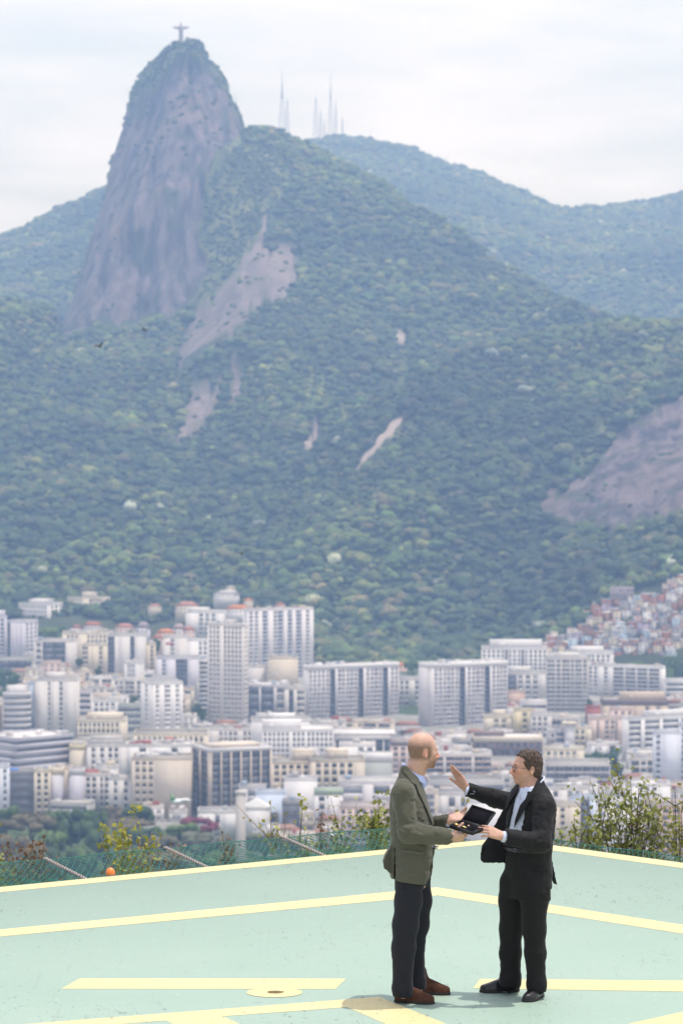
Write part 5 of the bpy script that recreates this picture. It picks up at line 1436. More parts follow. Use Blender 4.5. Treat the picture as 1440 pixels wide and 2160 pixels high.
def shrub(root_px, D, tips, label, lm, stem, lsize=.055, leaves=16, spread=.12, cat='shrub', group=None, base_z=-1.7, name='shrub', branch=2, seed=0):
    """tips: list of (px, py, leafiness) reached by stems from one root"""
    r = np.random.default_rng(900 + seed)
    bx_ = at(root_px, 1790, D); base = np.array([bx_[0], D, base_z])
    root = empty(name, base); tag(root, label, cat, group)
    ms, ml = MB(), MB()
    for (tx, ty, lf) in tips:
        T = at(tx, ty, D + r.uniform(-.35, .35)) - base
        n_ = 9; q = np.linspace(0, 1, n_)[:, None]
        mid = np.array([T[0] * r.uniform(.1, .35), T[1] * .3, T[2] * r.uniform(.45, .65)])
        pts = 2 * q * (1 - q) * mid + q * q * T + np.c_[np.zeros(n_), np.zeros(n_), np.zeros(n_)] + r.normal(size=(n_, 3)) * .012 * q
        ms.tube(pts, np.linspace(.010, .003, n_), 5)
        ends = [(pts, .42)]
        for b_ in range(branch):
            k = int(r.integers(3, n_ - 1)); dv = r.normal(size=3) * .16 + np.array([0, 0, .14]) + (T / np.linalg.norm(T)) * .12
            bp = np.array([pts[k] + dv * s for s in (0, .5, 1)]); bp[1] += r.normal(size=3) * .015
            ms.tube(bp, [.006, .0045, .0025], 4); ends.append((bp, .2))
        for ep, st in ends:
            for _ in range(int(leaves * lf)):
                k = st + (1 - st) * r.random() ** .8; f = k * (len(ep) - 1); i_ = min(int(f), len(ep) - 2); c = ep[i_] * (1 - f + i_) + ep[i_ + 1] * (f - i_)
                c = c + r.normal(size=3) * spread * .45
                d = r.normal(size=3) + np.array([0, 0, .25]); up = r.normal(size=3) * .6 + np.array([0, 0, 1])
                leaf(ml, c, d, up, lsize * r.uniform(.7, 1.4), lsize * r.uniform(.30, .48), float(np.clip(r.normal(.5, .3), 0, 1)))
    ms.build('stems', stem, root)
    o = ml.build('leaves', lm, root, tint=True)
    return root
rs = np.random.default_rng(3)
# big open bush at the right
shrub(1330, 33.2, [(1243, 1642, .7), (1268, 1664, .8), (1222, 1668, .6), (1292, 1690, .9), (1330, 1638, .8), (1318, 1668, 1.0), (1345, 1664, 1.0), (1362, 1684, 1.1), (1300, 1712, 1.0), (1332, 1706, 1.2), (1278, 1722, .8), (1372, 1712, 1.1), (1394, 1700, .9), (1352, 1730, 1.3), (1318, 1744, 1.2), (1384, 1748, 1.2), (1402, 1728, .9), (1300, 1762, 1.1), (1350, 1768, 1.3), (1395, 1772, 1.1), (1410, 1786, .8)],
      'tall open bush with sparse olive leaves on thin stems', M_LV, M_STEM, .054, 23, .16, branch=3, seed=1)
shrub(1432, 33.4, [(1420, 1662, .7), (1438, 1676, 1.0), (1432, 1704, .9), (1412, 1688, .7), (1445, 1720, 1.0), (1425, 1748, 1.0), (1440, 1770, .9)], 'slimmer bush cut by the picture edge, with yellowish tips', M_LV, M_STEM, .052, 20, .15, branch=3, seed=2)
shrub(1232, 33.0, [(1210, 1722, .9), (1222, 1744, 1.2), (1240, 1736, 1.0), (1256, 1758, 1.2), (1236, 1770, 1.2), (1202, 1764, .9), (1264, 1776, 1.0)], 'low bright green bush at the foot of the tall open one', M_LV, M_STEM, .055, 26, .13, branch=2, seed=3)
shrub(1176, 32.4, [(1168, 1752, 1.2), (1184, 1760, 1.2), (1198, 1772, 1.0), (1172, 1776, 1.2)], 'small light green sprig behind the dark jacket', M_LV, M_STEM, .05, 24, .1, seed=4)
# sprigs behind the bald man and between the two
shrub(806, 33.4, [(792, 1712, 1.2), (806, 1706, 1.4), (816, 1724, 1.3), (798, 1738, 1.2), (812, 1752, 1.3), (802, 1770, 1.3), (818, 1778, 1.0), (824, 1740, 1.0)], 'leafy yellow-green bush at the back of the olive jacket', M_LV, M_STEM, .07, 30, .11, branch=2, seed=5)
shrub(716, 33.8, [(702, 1718, .7), (720, 1730, 1.0), (712, 1748, 1.0), (724, 1764, 1.1), (700, 1770, .8)], 'thin sprig with green leaves near the first bracket', M_LV, M_STEM, .055, 18, .1, seed=6)
shrub(684, 34.0, [(676, 1728, .8), (690, 1742, .9), (682, 1764, 1.0)], 'thin brownish sprig next to the green one', M_LD, M_STEM, .055, 18, .09, seed=7)
shrub(638, 33.6, [(632, 1748, 1.1), (646, 1756, 1.1), (636, 1768, 1.0)], 'small yellow-green sprig above the net', M_LY, M_STEM, .05, 20, .08, seed=8)
shrub(588, 34.0, [(560, 1732, .15), (612, 1730, .15), (600, 1716, .15), (578, 1752, .3), (570, 1744, .8)], 'nearly bare twiggy shrub over the net', M_LY, M_STEMP, .05, 14, .08, branch=3, seed=9)
shrub(944, 33.6, [(930, 1716, .5), (940, 1758, 1.2), (952, 1752, 1.2), (960, 1768, 1.0), (972, 1772, .8)], 'low green sprig between the two men', M_LV, M_STEM, .05, 20, .1, seed=10)
# yellow-leaved shrub and dry plants at the left
shrub(265, 34.5, [(212, 1756, 1.5), (218, 1780, .8), (238, 1762, 1.4), (254, 1764, 1.3), (246, 1780, .7), (262, 1748, 1.2), (284, 1744, 1.3), (278, 1762, 1.2), (296, 1772, 1.4), (312, 1776, 1.3), (268, 1784, 1.0), (300, 1790, 1.0), (322, 1752, .8), (318, 1770, 1.0), (340, 1758, .7)],
      'yellow-leaved shrub with pale stems behind the net', M_LY, M_STEMP, .066, 16, .07, branch=1, seed=11)
shrub(300, 34.8, [(276, 1790, .7), (310, 1798, .7), (336, 1776, .6), (350, 1788, .7), (366, 1796, .7), (288, 1804, .8), (378, 1790, .5)], 'dry brown shrub tangled with the yellow-leaved one', M_LD, M_STEMP, .06, 22, .1, branch=2, seed=12)
shrub(60, 34.5, [(20, 1776, .5), (40, 1788, .6), (52, 1782, .5), (76, 1774, .6), (94, 1784, .6), (110, 1796, .5), (128, 1792, .5), (12, 1800, .6), (62, 1806, .7), (88, 1812, .7), (34, 1818, .8)], 'dry reddish-brown plants with hanging seed heads at the picture edge', M_LD, M_STEM, .045, 30, .08, branch=2, seed=13)
shrub(2, 33.8, [(-8, 1800, 1.1), (8, 1812, 1.1), (22, 1826, 1.2), (-4, 1838, 1.0)], 'small green weeds at the corner of the net', M_LV, M_STEM, .05, 22, .1, seed=14)
shrub(480, 34.2, [(470, 1792, .8), (492, 1786, .8), (505, 1796, .9), (455, 1800, .9)], 'dusty dry sprigs low behind the net', M_LD, M_STEM, .05, 16, .1, seed=15)
# ================================================================== THE TWO MEN
class Field:
    """a solid described by distances on a regular grid, turned into one smooth closed mesh"""
    def __init__(s, lo, hi, h):
        s.lo = np.asarray(lo, np.float32); s.h = h
        n = np.ceil((np.asarray(hi) - s.lo) / h).astype(int) + 1
        s.ax = [(s.lo[k] + h * np.arange(n[k])).astype(np.float32) for k in range(3)]
        s.d = np.full(n, 0.5, np.float32)
    def sub(s, lo, hi):
        sl = []
        for k in range(3):
            a = max(0, int((lo[k] - s.lo[k]) / s.h) - 1); b = min(len(s.ax[k]), int((hi[k] - s.lo[k]) / s.h) + 3)
            sl.append(slice(a, max(a, b)))
        return tuple(sl), (s.ax[0][sl[0]][:, None, None], s.ax[1][sl[1]][None, :, None], s.ax[2][sl[2]][None, None, :])
    def put(s, f, lo, hi, k=0.0, op='add'):
        pad = k + 3 * s.h
        sl, (X, Y, Z) = s.sub(np.asarray(lo) - pad, np.asarray(hi) + pad)
        if 0 in s.d[sl].shape: return
        d = f(X, Y, Z); a = s.d[sl]
        if op == 'cut': d = -d
        hh = np.maximum(k - np.abs(a - d), 0) / k if k > 0 else 0
        q = hh * hh * k * .25
        s.d[sl] = np.minimum(a, d) - q if op == 'add' else np.maximum(a, d) + q
    def cone(s, a, b, ra, rb, k=0.0, op='add', sq=None):
        a = np.asarray(a, np.float32); b = np.asarray(b, np.float32); v = b - a; L2 = float(v @ v) + 1e-12; r = max(ra, rb)
        def f(X, Y, Z):
            px, py, pz = X - a[0], Y - a[1], Z - a[2]
            t = np.clip((px * v[0] + py * v[1] + pz * v[2]) / L2, 0, 1)
            qx, qy, qz = px - t * v[0], py - t * v[1], pz - t * v[2]
            if sq is not None:      # flattened along the unit axis sq[0] by the factor sq[1]
                w = qx * sq[0][0] + qy * sq[0][1] + qz * sq[0][2]; g = (sq[1] - 1) * w
                qx, qy, qz = qx + g * sq[0][0], qy + g * sq[0][1], qz + g * sq[0][2]
            return np.sqrt(qx * qx + qy * qy + qz * qz) - (ra + (rb - ra) * t)
        s.put(f, np.minimum(a, b) - r, np.maximum(a, b) + r, k, op)
    def chain(s, pts, rs, k=0.01, sq=None):
        for i in range(len(pts) - 1): s.cone(pts[i], pts[i + 1], rs[i], rs[i + 1], k, 'add', sq)
    def ell(s, c, r, M=None, k=0.0, op='add'):
        c = np.asarray(c, np.float32); r = np.asarray(r, np.float32); M = np.eye(3) if M is None else M; R_ = float(max(r))
        def f(X, Y, Z):
            p = (X - c[0], Y - c[1], Z - c[2])
            u = [(p[0] * M[0, j] + p[1] * M[1, j] + p[2] * M[2, j]) / r[j] for j in range(3)]
            l = np.sqrt(u[0] ** 2 + u[1] ** 2 + u[2] ** 2); g = np.sqrt((u[0] / r[0]) ** 2 + (u[1] / r[1]) ** 2 + (u[2] / r[2]) ** 2) + 1e-6
            return l * (l - 1) / g
        s.put(f, c - R_, c + R_, k, op)
    def wrinkle(s, amp, scale, seed, band=.03, where=None, oct=2, sharp=False):
        m = np.abs(s.d) < band
        I = np.nonzero(m)
        P = np.stack([s.ax[k][I[k]] for k in range(3)], -1)
        n = fbm(P * np.asarray(scale, np.float32), oct, seed)
        if sharp: n = .55 - 2.2 * np.abs(n)
        s.d[m] += (amp * n * (1 if where is None else where(P))).astype(np.float32)
    def mesh(s, smooth=2):
        d = s.d; ins = d < 0
        cnt = np.zeros(np.array(d.shape) - 1, np.int8)
        for i in (0, 1):
            for j in (0, 1):
                for k in (0, 1): cnt += ins[i:d.shape[0] - 1 + i, j:d.shape[1] - 1 + j, k:d.shape[2] - 1 + k]
        C = np.nonzero((cnt > 0) & (cnt < 8)); n = len(C[0])
        vid = np.full(cnt.shape, -1, np.int32); vid[C] = np.arange(n)
        acc = np.zeros((n, 3)); w = np.zeros(n)
        val = {}
        for o in [(i, j, k) for i in (0, 1) for j in (0, 1) for k in (0, 1)]: val[o] = d[C[0] + o[0], C[1] + o[1], C[2] + o[2]]
        for o in val:
            for a in range(3):
                if o[a] == 0:
                    o2 = tuple(1 if q == a else o[q] for q in range(3)); va, vb = val[o], val[o2]
                    x = (va < 0) != (vb < 0); t = np.where(x, va / np.where(x, va - vb, 1), 0)
                    p = np.repeat(np.array(o, float)[None], n, 0); p[:, a] += t
                    acc += p * x[:, None]; w += x
        V = (np.stack(C, -1) + acc / w[:, None]) * s.h + s.lo
        Q = []
        for a in range(3):
            b, c = (a + 1) % 3, (a + 2) % 3
            sl0 = [slice(None)] * 3; sl1 = [slice(None)] * 3; sl0[a] = slice(0, -1); sl1[a] = slice(1, None)
            for q in (b, c): sl0[q] = slice(1, -1); sl1[q] = slice(1, -1)
            A, Bv = ins[tuple(sl0)], ins[tuple(sl1)]
            for flip, msk in ((False, A & ~Bv), (True, ~A & Bv)):
                I = np.array(np.nonzero(msk)).T
                if not len(I): continue
                I[:, b] += 1; I[:, c] += 1
                def g(db, dc):
                    J = I.copy(); J[:, b] -= db; J[:, c] -= dc; return vid[J[:, 0], J[:, 1], J[:, 2]]
                f = np.stack([g(1, 1), g(0, 1), g(0, 0), g(1, 0)], -1)
                Q.append(f[:, ::-1] if flip else f)
        Q = np.vstack(Q); Q = Q[(Q >= 0).all(1)]
        for _ in range(smooth):
            sm = np.zeros_like(V); ct = np.zeros(len(V))
            for i, j in ((0, 1), (1, 2), (2, 3), (3, 0)):
                for x, y in ((i, j), (j, i)):
                    for q in range(3): sm[:, q] += np.bincount(Q[:, x], V[Q[:, y], q], len(V))
                    ct += np.bincount(Q[:, x], minlength=len(V))
            V = .5 * V + .5 * sm / np.maximum(ct, 1)[:, None]
        return V, Q

def poly_sdf(X, Y, poly):
    """signed distance to a polygon (negative inside)"""
    d = np.full(np.broadcast(X, Y).shape, 1e9, np.float32); n = len(poly)
    for i in range(n):
        ax, ay = poly[i]; bx, by = poly[(i + 1) % n]; ex, ey = bx - ax, by - ay
        t = np.clip(((X - ax) * ex + (Y - ay) * ey) / (ex * ex + ey * ey + 1e-9), 0, 1)
        d = np.minimum(d, (X - ax - t * ex) ** 2 + (Y - ay - t * ey) ** 2)
    return np.where(poly_in(X + 0 * Y, Y + 0 * X, poly), -1, 1) * np.sqrt(d)
def outline(poly, D, mpp):
    """function(X, Z-grid) of a silhouette traced at distance D, in metres"""
    P = [(at(x, y, D)[0], at(x, y, D)[2]) for x, y in poly]
    return lambda X, Z: poly_sdf(X, Z, P)

class Loft:
    """upright body section: rows (z, cx, cy, half depth, half width) in a frame turned by psi"""
    def __init__(s, rows, psi, n=2.3):
        r = np.asarray(sorted(rows, key=lambda q: q[0]), np.float32); s.r = r; s.n = n
        s.f = np.array([math.cos(psi), math.sin(psi)]); s.l = np.array([-math.sin(psi), math.cos(psi)])
    def uv(s, X, Y, Z):
        z = np.asarray(Z).ravel(); g = [np.interp(z, s.r[:, 0], s.r[:, k]).astype(np.float32).reshape(np.shape(Z)) for k in range(1, 5)]
        dx, dy = X - g[0], Y - g[1]
        return dx * s.f[0] + dy * s.f[1], dx * s.l[0] + dy * s.l[1], g[2], g[3]
    def d(s, X, Y, Z, off=0.0):
        u, v, a, b = s.uv(X, Y, Z); a = a + off; b = b + off
        q = ((np.abs(u) / a) ** s.n + (np.abs(v) / b) ** s.n) ** (1 / s.n)
        g = np.sqrt((u / a ** 2) ** 2 + (v / b ** 2) ** 2) / (q + 1e-4) + 1e-3
        return (q - 1) / np.maximum(g, 2.0)
    def box(s):
        m = max(s.r[:, 3].max(), s.r[:, 4].max()) + .03
        return (s.r[:, 1].min() - m, s.r[:, 2].min() - m, s.r[0, 0]), (s.r[:, 1].max() + m, s.r[:, 2].max() + m, s.r[-1, 0])

def rotm(yaw, pitch=0.0, roll=0.0):
    return np.array((Matrix.Rotation(yaw, 3, 'Z') @ Matrix.Rotation(pitch, 3, 'Y') @ Matrix.Rotation(roll, 3, 'X')))

def head(F, o, M, sc=1.0, ear_x=-.005, jaw=1.0, seed=0):
    """head in its own frame: x forward, y to its left, z up; o = between the ears"""
    T = lambda x, y, z: o + M @ (np.array([x, y, z]) * sc)
    E = lambda c, r, k=.012, op='add', MM=None: F.ell(T(*c), np.array(r) * sc, M if MM is None else M @ MM, k * sc, op)
    Cn = lambda a, b, ra, rb, k=.008, op='add': F.cone(T(*a), T(*b), ra * sc, rb * sc, k * sc, op)
    E((-.014, 0, .046), (.098, .076, .091), 0)
    E((-.03, 0, .02), (.078, .070, .075), .02)
    E((.028, 0, .005), (.066, .066, .085), .03)
    E((.042, 0, -.055), (.046, .050 * jaw, .052), .03)
    E((.012, 0, -.062), (.040, .054 * jaw, .042), .02)
    E((.071, 0, -.094), (.021, .024, .021), .022)
    for s in (-1, 1):
        E((.058, s * .044, -.012), (.025, .022, .022), .018)
        Cn((.074, s * .042, .026), (.089, s * .012, .024), .010, .011, .014)
        E((.092, s * .031, .005), (.016, .016, .011), .012, 'cut')
        E((.074, s * .031, .004), (.0155, .0155, .0155), .004)
        Cn((.075, s * .043, .0105), (.0895, s * .022, .011), .0035, .0035, .004)
        E((.103, s * .0115, -.034), (.0105, .008, .0085), .006)
    Cn((.088, 0, .016), (.117, 0, -.027), .0085, .0115, .011)
    E((.117, 0, -.030), (.0115, .0125, .0105), .006)
    E((.100, 0, -.046), (.009, .020, .012), .012)
    for z, x, r in ((-.0585, .0955, .0068), (-.0695, .0935, .0075)):
        Cn((x - .016, .024, z), (x, .006, z), r * .65, r, .005); Cn((x - .016, -.024, z), (x, -.006, z), r * .65, r, .005); Cn((x, .006, z), (x, -.006, z), r, r, .004)
    Cn((.098, -.018, -.0640), (.098, .018, -.0640), .0024, .0024, .004, 'cut')
    for s in (-1, 1):
        Re = rotm(s * R(22), R(-8), 0)
        E((ear_x - .006, s * .077, -.004), (.018, .0085, .033), .005, MM=Re)
        E((ear_x + .001, s * .0865, .002), (.010, .006, .019), .004, 'cut', MM=Re)
        E((ear_x - .0005, s * .083, -.030), (.009, .006, .010), .004)

def hand(F, wrist, fwd, palm, thumb_side, curl=(10, 10, 10, 10), bend=1.0, thumb=(.55, .6, .35), tcurl=12, sc=1.0, fan=1.0):
    fwd = np.asarray(fwd, float); fwd /= np.linalg.norm(fwd)
    palm = np.asarray(palm, float); palm -= fwd * (palm @ fwd); palm /= np.linalg.norm(palm)
    ac = np.cross(fwd, palm); ac = ac if ac @ np.asarray(thumb_side, float) > 0 else -ac
    w = np.asarray(wrist, float)
    F.cone(w - fwd * .04, w + fwd * .012, .027 * sc, .027 * sc, .012, sq=(palm, 1.22))
    for j, (o, ln, L, r) in enumerate(((1.0, .090, .95, .0098), (.33, .095, 1.07, .0102), (-.33, .090, 1.0, .0098), (-1.0, .081, .78, .0085))):
        kn = w + fwd * ln * sc + ac * o * .031 * sc - palm * (.004 - .003 * abs(o)) * sc
        F.cone(w + fwd * .008 + ac * o * .017 * sc, kn, .0145 * sc, .0122 * sc, .014)
        F.cone(w + fwd * .02 + ac * o * .016 * sc + palm * .010, w + fwd * .07 * sc + ac * o * .026 * sc + palm * .006, .012 * sc, .010 * sc, .014)
        p = kn; ang = 0.0; dirf = fwd + ac * o * .07 * fan; dirf /= np.linalg.norm(dirf)
        c = R(curl[j])
        for q, (sl, rr, cc) in enumerate(((.045, 1.0, c), (.028, .93, c * 1.15 * bend), (.022, .82, c * .8 * bend))):
            ang += cc
            d = dirf * math.cos(ang) + palm * math.sin(ang)
            p2 = p + d * sl * L * sc
            F.cone(p, p2, r * rr * sc, r * (rr - .09) * sc, .0035); p = p2
    tb = w + fwd * .020 * sc + ac * .020 * sc + palm * .008
    d = fwd * thumb[0] + ac * thumb[1] + palm * thumb[2]; d /= np.linalg.norm(d)
    F.cone(w + fwd * .01 + ac * .012, tb + d * .03 * sc, .016 * sc, .0135 * sc, .014)
    p = tb + d * .012
    for q, (sl, r) in enumerate(((.040, .0125), (.032, .0112), (.025, .0105))):
        p2 = p + d * sl * sc; F.cone(p, p2, r * sc, (r - .0008) * sc, .005); p = p2
        d = d + fwd * math.tan(R(tcurl)); d /= np.linalg.norm(d)

# materials -------------------------------------------------------------
t = NT('skin')
col = t.attr('pigment', 'GEOMETRY', 'Color')
n_ = t.noise(t.coord('Object'), 45, 4, .6)
col = t.mix(t.rng(n_, .3, .7), t.mix(1.0, col, (.90, .87, .86), 'MULTIPLY'), t.mix(1.0, col, (1.06, 1.04, 1.03), 'MULTIPLY'))
bs = t.bsdf(col, .48, .35)
bs.inputs['Subsurface Weight'].default_value = .12; bs.inputs['Subsurface Radius'].default_value = (.010, .004, .002); bs.inputs['Subsurface Scale'].default_value = .6
M_SKIN = t.m
def cloth(name, color, rough=.85, weave=900., var=.16, sheen=.0, bump=.25, stripe=None):
    t = NT(name)
    g = t.coord('Object')
    f = t.noise(g, 7.0, 4, .6)
    w1 = t.noise(t.coord('Object', (1, 1, .25)), weave * .35, 2, .5); w2 = t.noise(t.coord('Object', (.25, .25, 1)), weave * .35, 2, .5)
    k = t.math('MULTIPLY', t.math('ADD', w1, w2), .5)
    a = tuple(x * (1 - var) for x in color); b_ = tuple(x * (1 + var) for x in color)
    col = t.mix(t.rng(k, .36, .64), a, b_)
    col = t.mix(t.rng(f, .35, .65, 0, .35), col, b_)
    if stripe:
        wv = t.n('TexWave', bands_direction='Y'); wv.inputs['Scale'].default_value = stripe[0]; t.l(g, wv.inputs['Vector'])
        col = t.mix(t.rng(wv.outputs['Fac'], .7, .95, 0, .5), col, stripe[1])
    bs = t.bsdf(col, rough, .2)
    bs.inputs['Sheen Weight'].default_value = sheen; bs.inputs['Sheen Roughness'].default_value = .5
    t.bump(bs, k, bump, .0012)
    return t.m
M_OLIVE = cloth('olive_wool', (.090, .0885, .064), .88, 900, .22, .15)
M_OLIVE2 = cloth('olive_wool_lapel', (.097, .096, .071), .88, 900, .22, .15)
M_LINING = plain('dark_lining', (.012, .012, .014), .55, .4, .2, 20)
M_NAVY = cloth('dark_navy_trousers', (.017, .0175, .023), .8, 1000, .18, .06)
M_BLACK = cloth('black_suit_wool', (.0115, .0112, .0118), .72, 1000, .18, .05)
M_BLACK2 = cloth('black_trouser_wool', (.0125, .0115, .0110), .78, 1000, .18, .04)
M_SHIRTB = cloth('pale_blue_shirt', (.50, .58, .84), .8, 1200, .05, 0, .1)
M_SHIRTW = cloth('white_blue_shirt', (.64, .69, .84), .8, 1200, .04, 0, .1)
M_SUEDE = plain('brown_suede', (.085, .036, .022), .85, .2, .25, 30, bump=.15)
M_LEATH = plain('black_leather', (.012, .0105, .012), .32, .5, .2, 18)
M_SOLE = plain('dark_rubber_sole', (.035, .030, .028), .8, .3)
M_SOLEW = plain('pale_welt', (.12, .10, .085), .8, .3)
M_METAL = plain('silver_metal', (.62, .60, .58), .25, .5, .05, metal=1.0)
M_BUCK = plain('brushed_buckle', (.62, .62, .64), .4, .5, .05)
M_SOCK = plain('dark_sock', (.014, .014, .018), .9, .1, .2, 60)
M_GOLD = plain('gold_metal', (.80, .60, .25), .28, .5, .05, metal=1.0)
M_CASE = plain('black_case_leatherette', (.010, .010, .011), .42, .45, .2, 40)
M_VELVET = plain('black_velvet', (.008, .0075, .011), .95, .1, .2, 30)
M_HAIR = NT('brown_hair')
g_ = M_HAIR.coord('Object', (1, 1, .35))
h1 = M_HAIR.noise(g_, 130, 4, .65, 1.0)
colh = M_HAIR.mix(M_HAIR.rng(h1, .35, .66), (.028, .017, .011), (.095, .060, .042))
colh = M_HAIR.mix(M_HAIR.rng(M_HAIR.noise(M_HAIR.coord('Object'), 14, 3), .5, .75, 0, .35), colh, (.16, .13, .12))
bs = M_HAIR.bsdf(colh, .5, .35); M_HAIR.bump(bs, h1, .7, .006); M_HAIR = M_HAIR.m
M_EYE = NT('eye'); M_EYE.bsdf(M_EYE.attr('pigment', 'GEOMETRY', 'Color'), .2, .5); M_EYE = M_EYE.m

def sdf_obj(F, name, mat, root, base, smooth=2, pig=None):
    V, Q = F.mesh(smooth)
    me = mk_mesh(name, V - base, Q, True)
    if pig is not None: add_attr(me, 'pigment', pig(V), 'FLOAT_COLOR')
    return link(name, me, mat, root)

def eye_ball(root, base, o, M, sc, s, iris):
    V, F = ICO3; c = o + M @ (np.array([.0735, s * .031, .004]) * sc)
    X = V @ M.T * .0162 * sc + c
    ang = V[:, 0]
    col = np.where((ang > .97)[:, None], (.01, .01, .01), np.where((ang > .88)[:, None], iris, (.62, .58, .56)))
    me = mk_mesh('eye', X - base, F, True); add_attr(me, 'pigment', col, 'FLOAT_COLOR'); return link('eye', me, M_EYE, root)

def shoe(root, base, heel, yaw, L, matU, matS, kind, W=.047):
    """heel: point on the ground under the heel"""
    f = np.array([math.cos(yaw), math.sin(yaw), 0]); l = np.array([-f[1], f[0], 0]); heel = np.asarray(heel, float)
    lo = heel + np.array([-.36, -.36, -.01]); hi = heel + np.array([.36, .36, .2])
    c = heel + f * L / 2
    lo = np.array([min(heel[0], heel[0] + f[0] * L) - .07, min(heel[1], heel[1] + f[1] * L) - .07, -.012]); hi = np.array([max(heel[0], heel[0] + f[0] * L) + .07, max(heel[1], heel[1] + f[1] * L) + .07, .20])
    tt = np.array([0, .06, .18, .32, .48, .62, .76, .88, .96, 1.0])
    hw = np.array([.30, .62, .72, .70, .78, .98, 1.0, .86, .55, .12]) * W
    if kind == 'loafer': ht = np.array([.055, .078, .082, .084, .086, .074, .058, .047, .040, .026])
    else: ht = np.array([.060, .088, .096, .100, .098, .082, .064, .053, .046, .030])
    bend = lambda s: .010 * np.sin(np.clip(s, 0, 1) * 3.1)
    def up(X, Y, Z):
        dx, dy = X - heel[0], Y - heel[1]
        s = (dx * f[0] + dy * f[1]) / L; v = dx * l[0] + dy * l[1] - bend(s)
        sc_ = np.clip(s, 0, 1); ww = np.interp(sc_.ravel(), tt, hw).reshape(s.shape); hh = np.interp(sc_.ravel(), tt, ht).reshape(s.shape)
        q = (np.abs(v / ww) ** 2.4 + np.abs(np.maximum(Z - .012, 0) / hh) ** 2.2) ** (1 / 2.3)
        return np.maximum(np.maximum((q - 1) * np.minimum(ww, hh) * .8, .016 - Z), np.maximum(-s, s - 1) * L)
    F = Field(lo, hi, .004)
    F.put(up, lo, hi)
    if kind == 'boot':
        F.cone(heel + f * .075 + np.array([0, 0, .06]), heel + f * .065 + np.array([0, 0, .165]), .048, .040, .02)
    else:
        F.cone(heel + f * .045 + np.array([0, 0, .05]), heel + f * .05 + np.array([0, 0, .085]), .030, .034, .02)
        F.put(lambda X, Y, Z: np.sqrt(((X - heel[0] - f[0] * .07) * f[0] + (Y - heel[1] - f[1] * .07) * f[1]) ** 2 / 2.2 + ((X - heel[0]) * l[0] + (Y - heel[1]) * l[1]) ** 2 + (Z - .098) ** 2 * .5) - .030, heel + (-.1, -.1, .05), heel + (.2, .2, .14), .004, 'cut')
    o = sdf_obj(F, 'shoe', matU, root, base, 2)
    G = Field(lo, hi, .004)
    def sole(X, Y, Z):
        dx, dy = X - heel[0], Y - heel[1]
        s = (dx * f[0] + dy * f[1]) / L; v = dx * l[0] + dy * l[1] - bend(s)
        ww = np.interp(np.clip(s, 0, 1).ravel(), tt, hw * 1.07).reshape(s.shape)
        arch = np.where((s > .30) & (s < .48), .008, 0.0)
        return np.maximum(np.maximum(np.abs(v) - ww, np.maximum(-s - .01, s - 1.015) * L), np.maximum(Z - .019, arch + .001 - Z))
    G.put(sole, lo, hi)
    sdf_obj(G, 'sole', matS, o, base, 1)
    if kind == 'boot':
        m = MB()
        for q in range(4):
            c_ = heel + f * (.115 + .018 * q) + np.array([0, 0, .106 - .007 * q]) - base; m.tube([c_ - l * .018, c_ + np.array([0, 0, .006]), c_ + l * .018], .0026, 5)
        m.build('lace', M_SOLE, o)
    else:
        m = MB(); c_ = heel + f * (L * .52) + np.array([0, 0, .088]) - base
        m.tube([c_ - l * .040 - np.array([0, 0, .030]), c_ - l * .022 - np.array([0, 0, .004]), c_, c_ + l * .022 - np.array([0, 0, .004]), c_ + l * .040 - np.array([0, 0, .030])], .007, 6); m.build('strap', M_LEATH, o)
    return o

# ------------------------------------------------------------------ the bald man in the olive jacket
DL = float(on_z(868, 2112)[1]); mppL = DL / FPX
K = lambda x, y, d=0.0: at(x, y, DL + d)
baseL = np.array([K(868, 2112)[0], DL, 0.0])
manL = empty('person', baseL); tag(manL, 'bald bearded man in olive jacket and dark trousers holding a black case', 'person')
zL = lambda y: float(K(868, y)[2])
rowL = lambda y, x, a, b, d=0.0: (zL(y), K(x, y)[0], DL + d, a, b)
psiL = R(-9)
TL = Loft([rowL(1866, 866, .134, .205), rowL(1840, 867, .144, .202), rowL(1800, 869, .152, .190), rowL(1765, 869, .152, .185), rowL(1730, 866, .145, .195), rowL(1695, 861, .130, .212), rowL(1672, 859, .114, .205), rowL(1655, 859, .094, .165), rowL(1640, 861, .074, .112), rowL(1622, 862, .062, .075), rowL(1608, 863, .056, .064)], psiL, 2.25)
sh_n, el_n, wr_n = K(849, 1672, -.19), K(862, 1757, -.245), K(944, 1765, -.185)
sh_f, el_f, wr_f = K(868, 1672, .19), K(884, 1748, .225), K(943, 1733, .085)
HL = K(892, 1586, 0.0) - np.array([0, 0, 0]); ML = rotm(R(19), R(3))
# body: one continuous figure
F = Field(K(800, 2140) + (0, -.36, 0), K(1000, 1535) + (0, .40, 0), .004)
F.d[:] = .5
bx = TL.box()
F.put(lambda X, Y, Z: np.maximum(TL.d(X, Y, Z, -.032), Z - zL(1634)), bx[0], bx[1])
head(F, HL, ML, 1.0, -.005, 1.0)
nb = K(863, 1650); F.cone(HL + ML @ np.array([-.028, 0, -.045]), nb, .057, .066, .03)
F.cone(HL + ML @ np.array([.01, 0, -.07]), K(876, 1652), .036, .040, .03)
for s, (a, b, c) in ((-1, (sh_n, el_n, wr_n)), (1, (sh_f, el_f, wr_f))): F.chain([a, b, c], [.045, .036, .027], .02)
legN = [K(868, 1850, -.09), K(858, 1985, -.10), K(850, 2098, -.09)]; legF = [K(880, 1850, .09), K(880, 1968, .13), K(878, 2086, .15)]
for lg in (legN, legF): F.chain(lg, [.062, .045, .026], .02)
footN = on_z(836, 2114); footF = on_z(872, 2097)
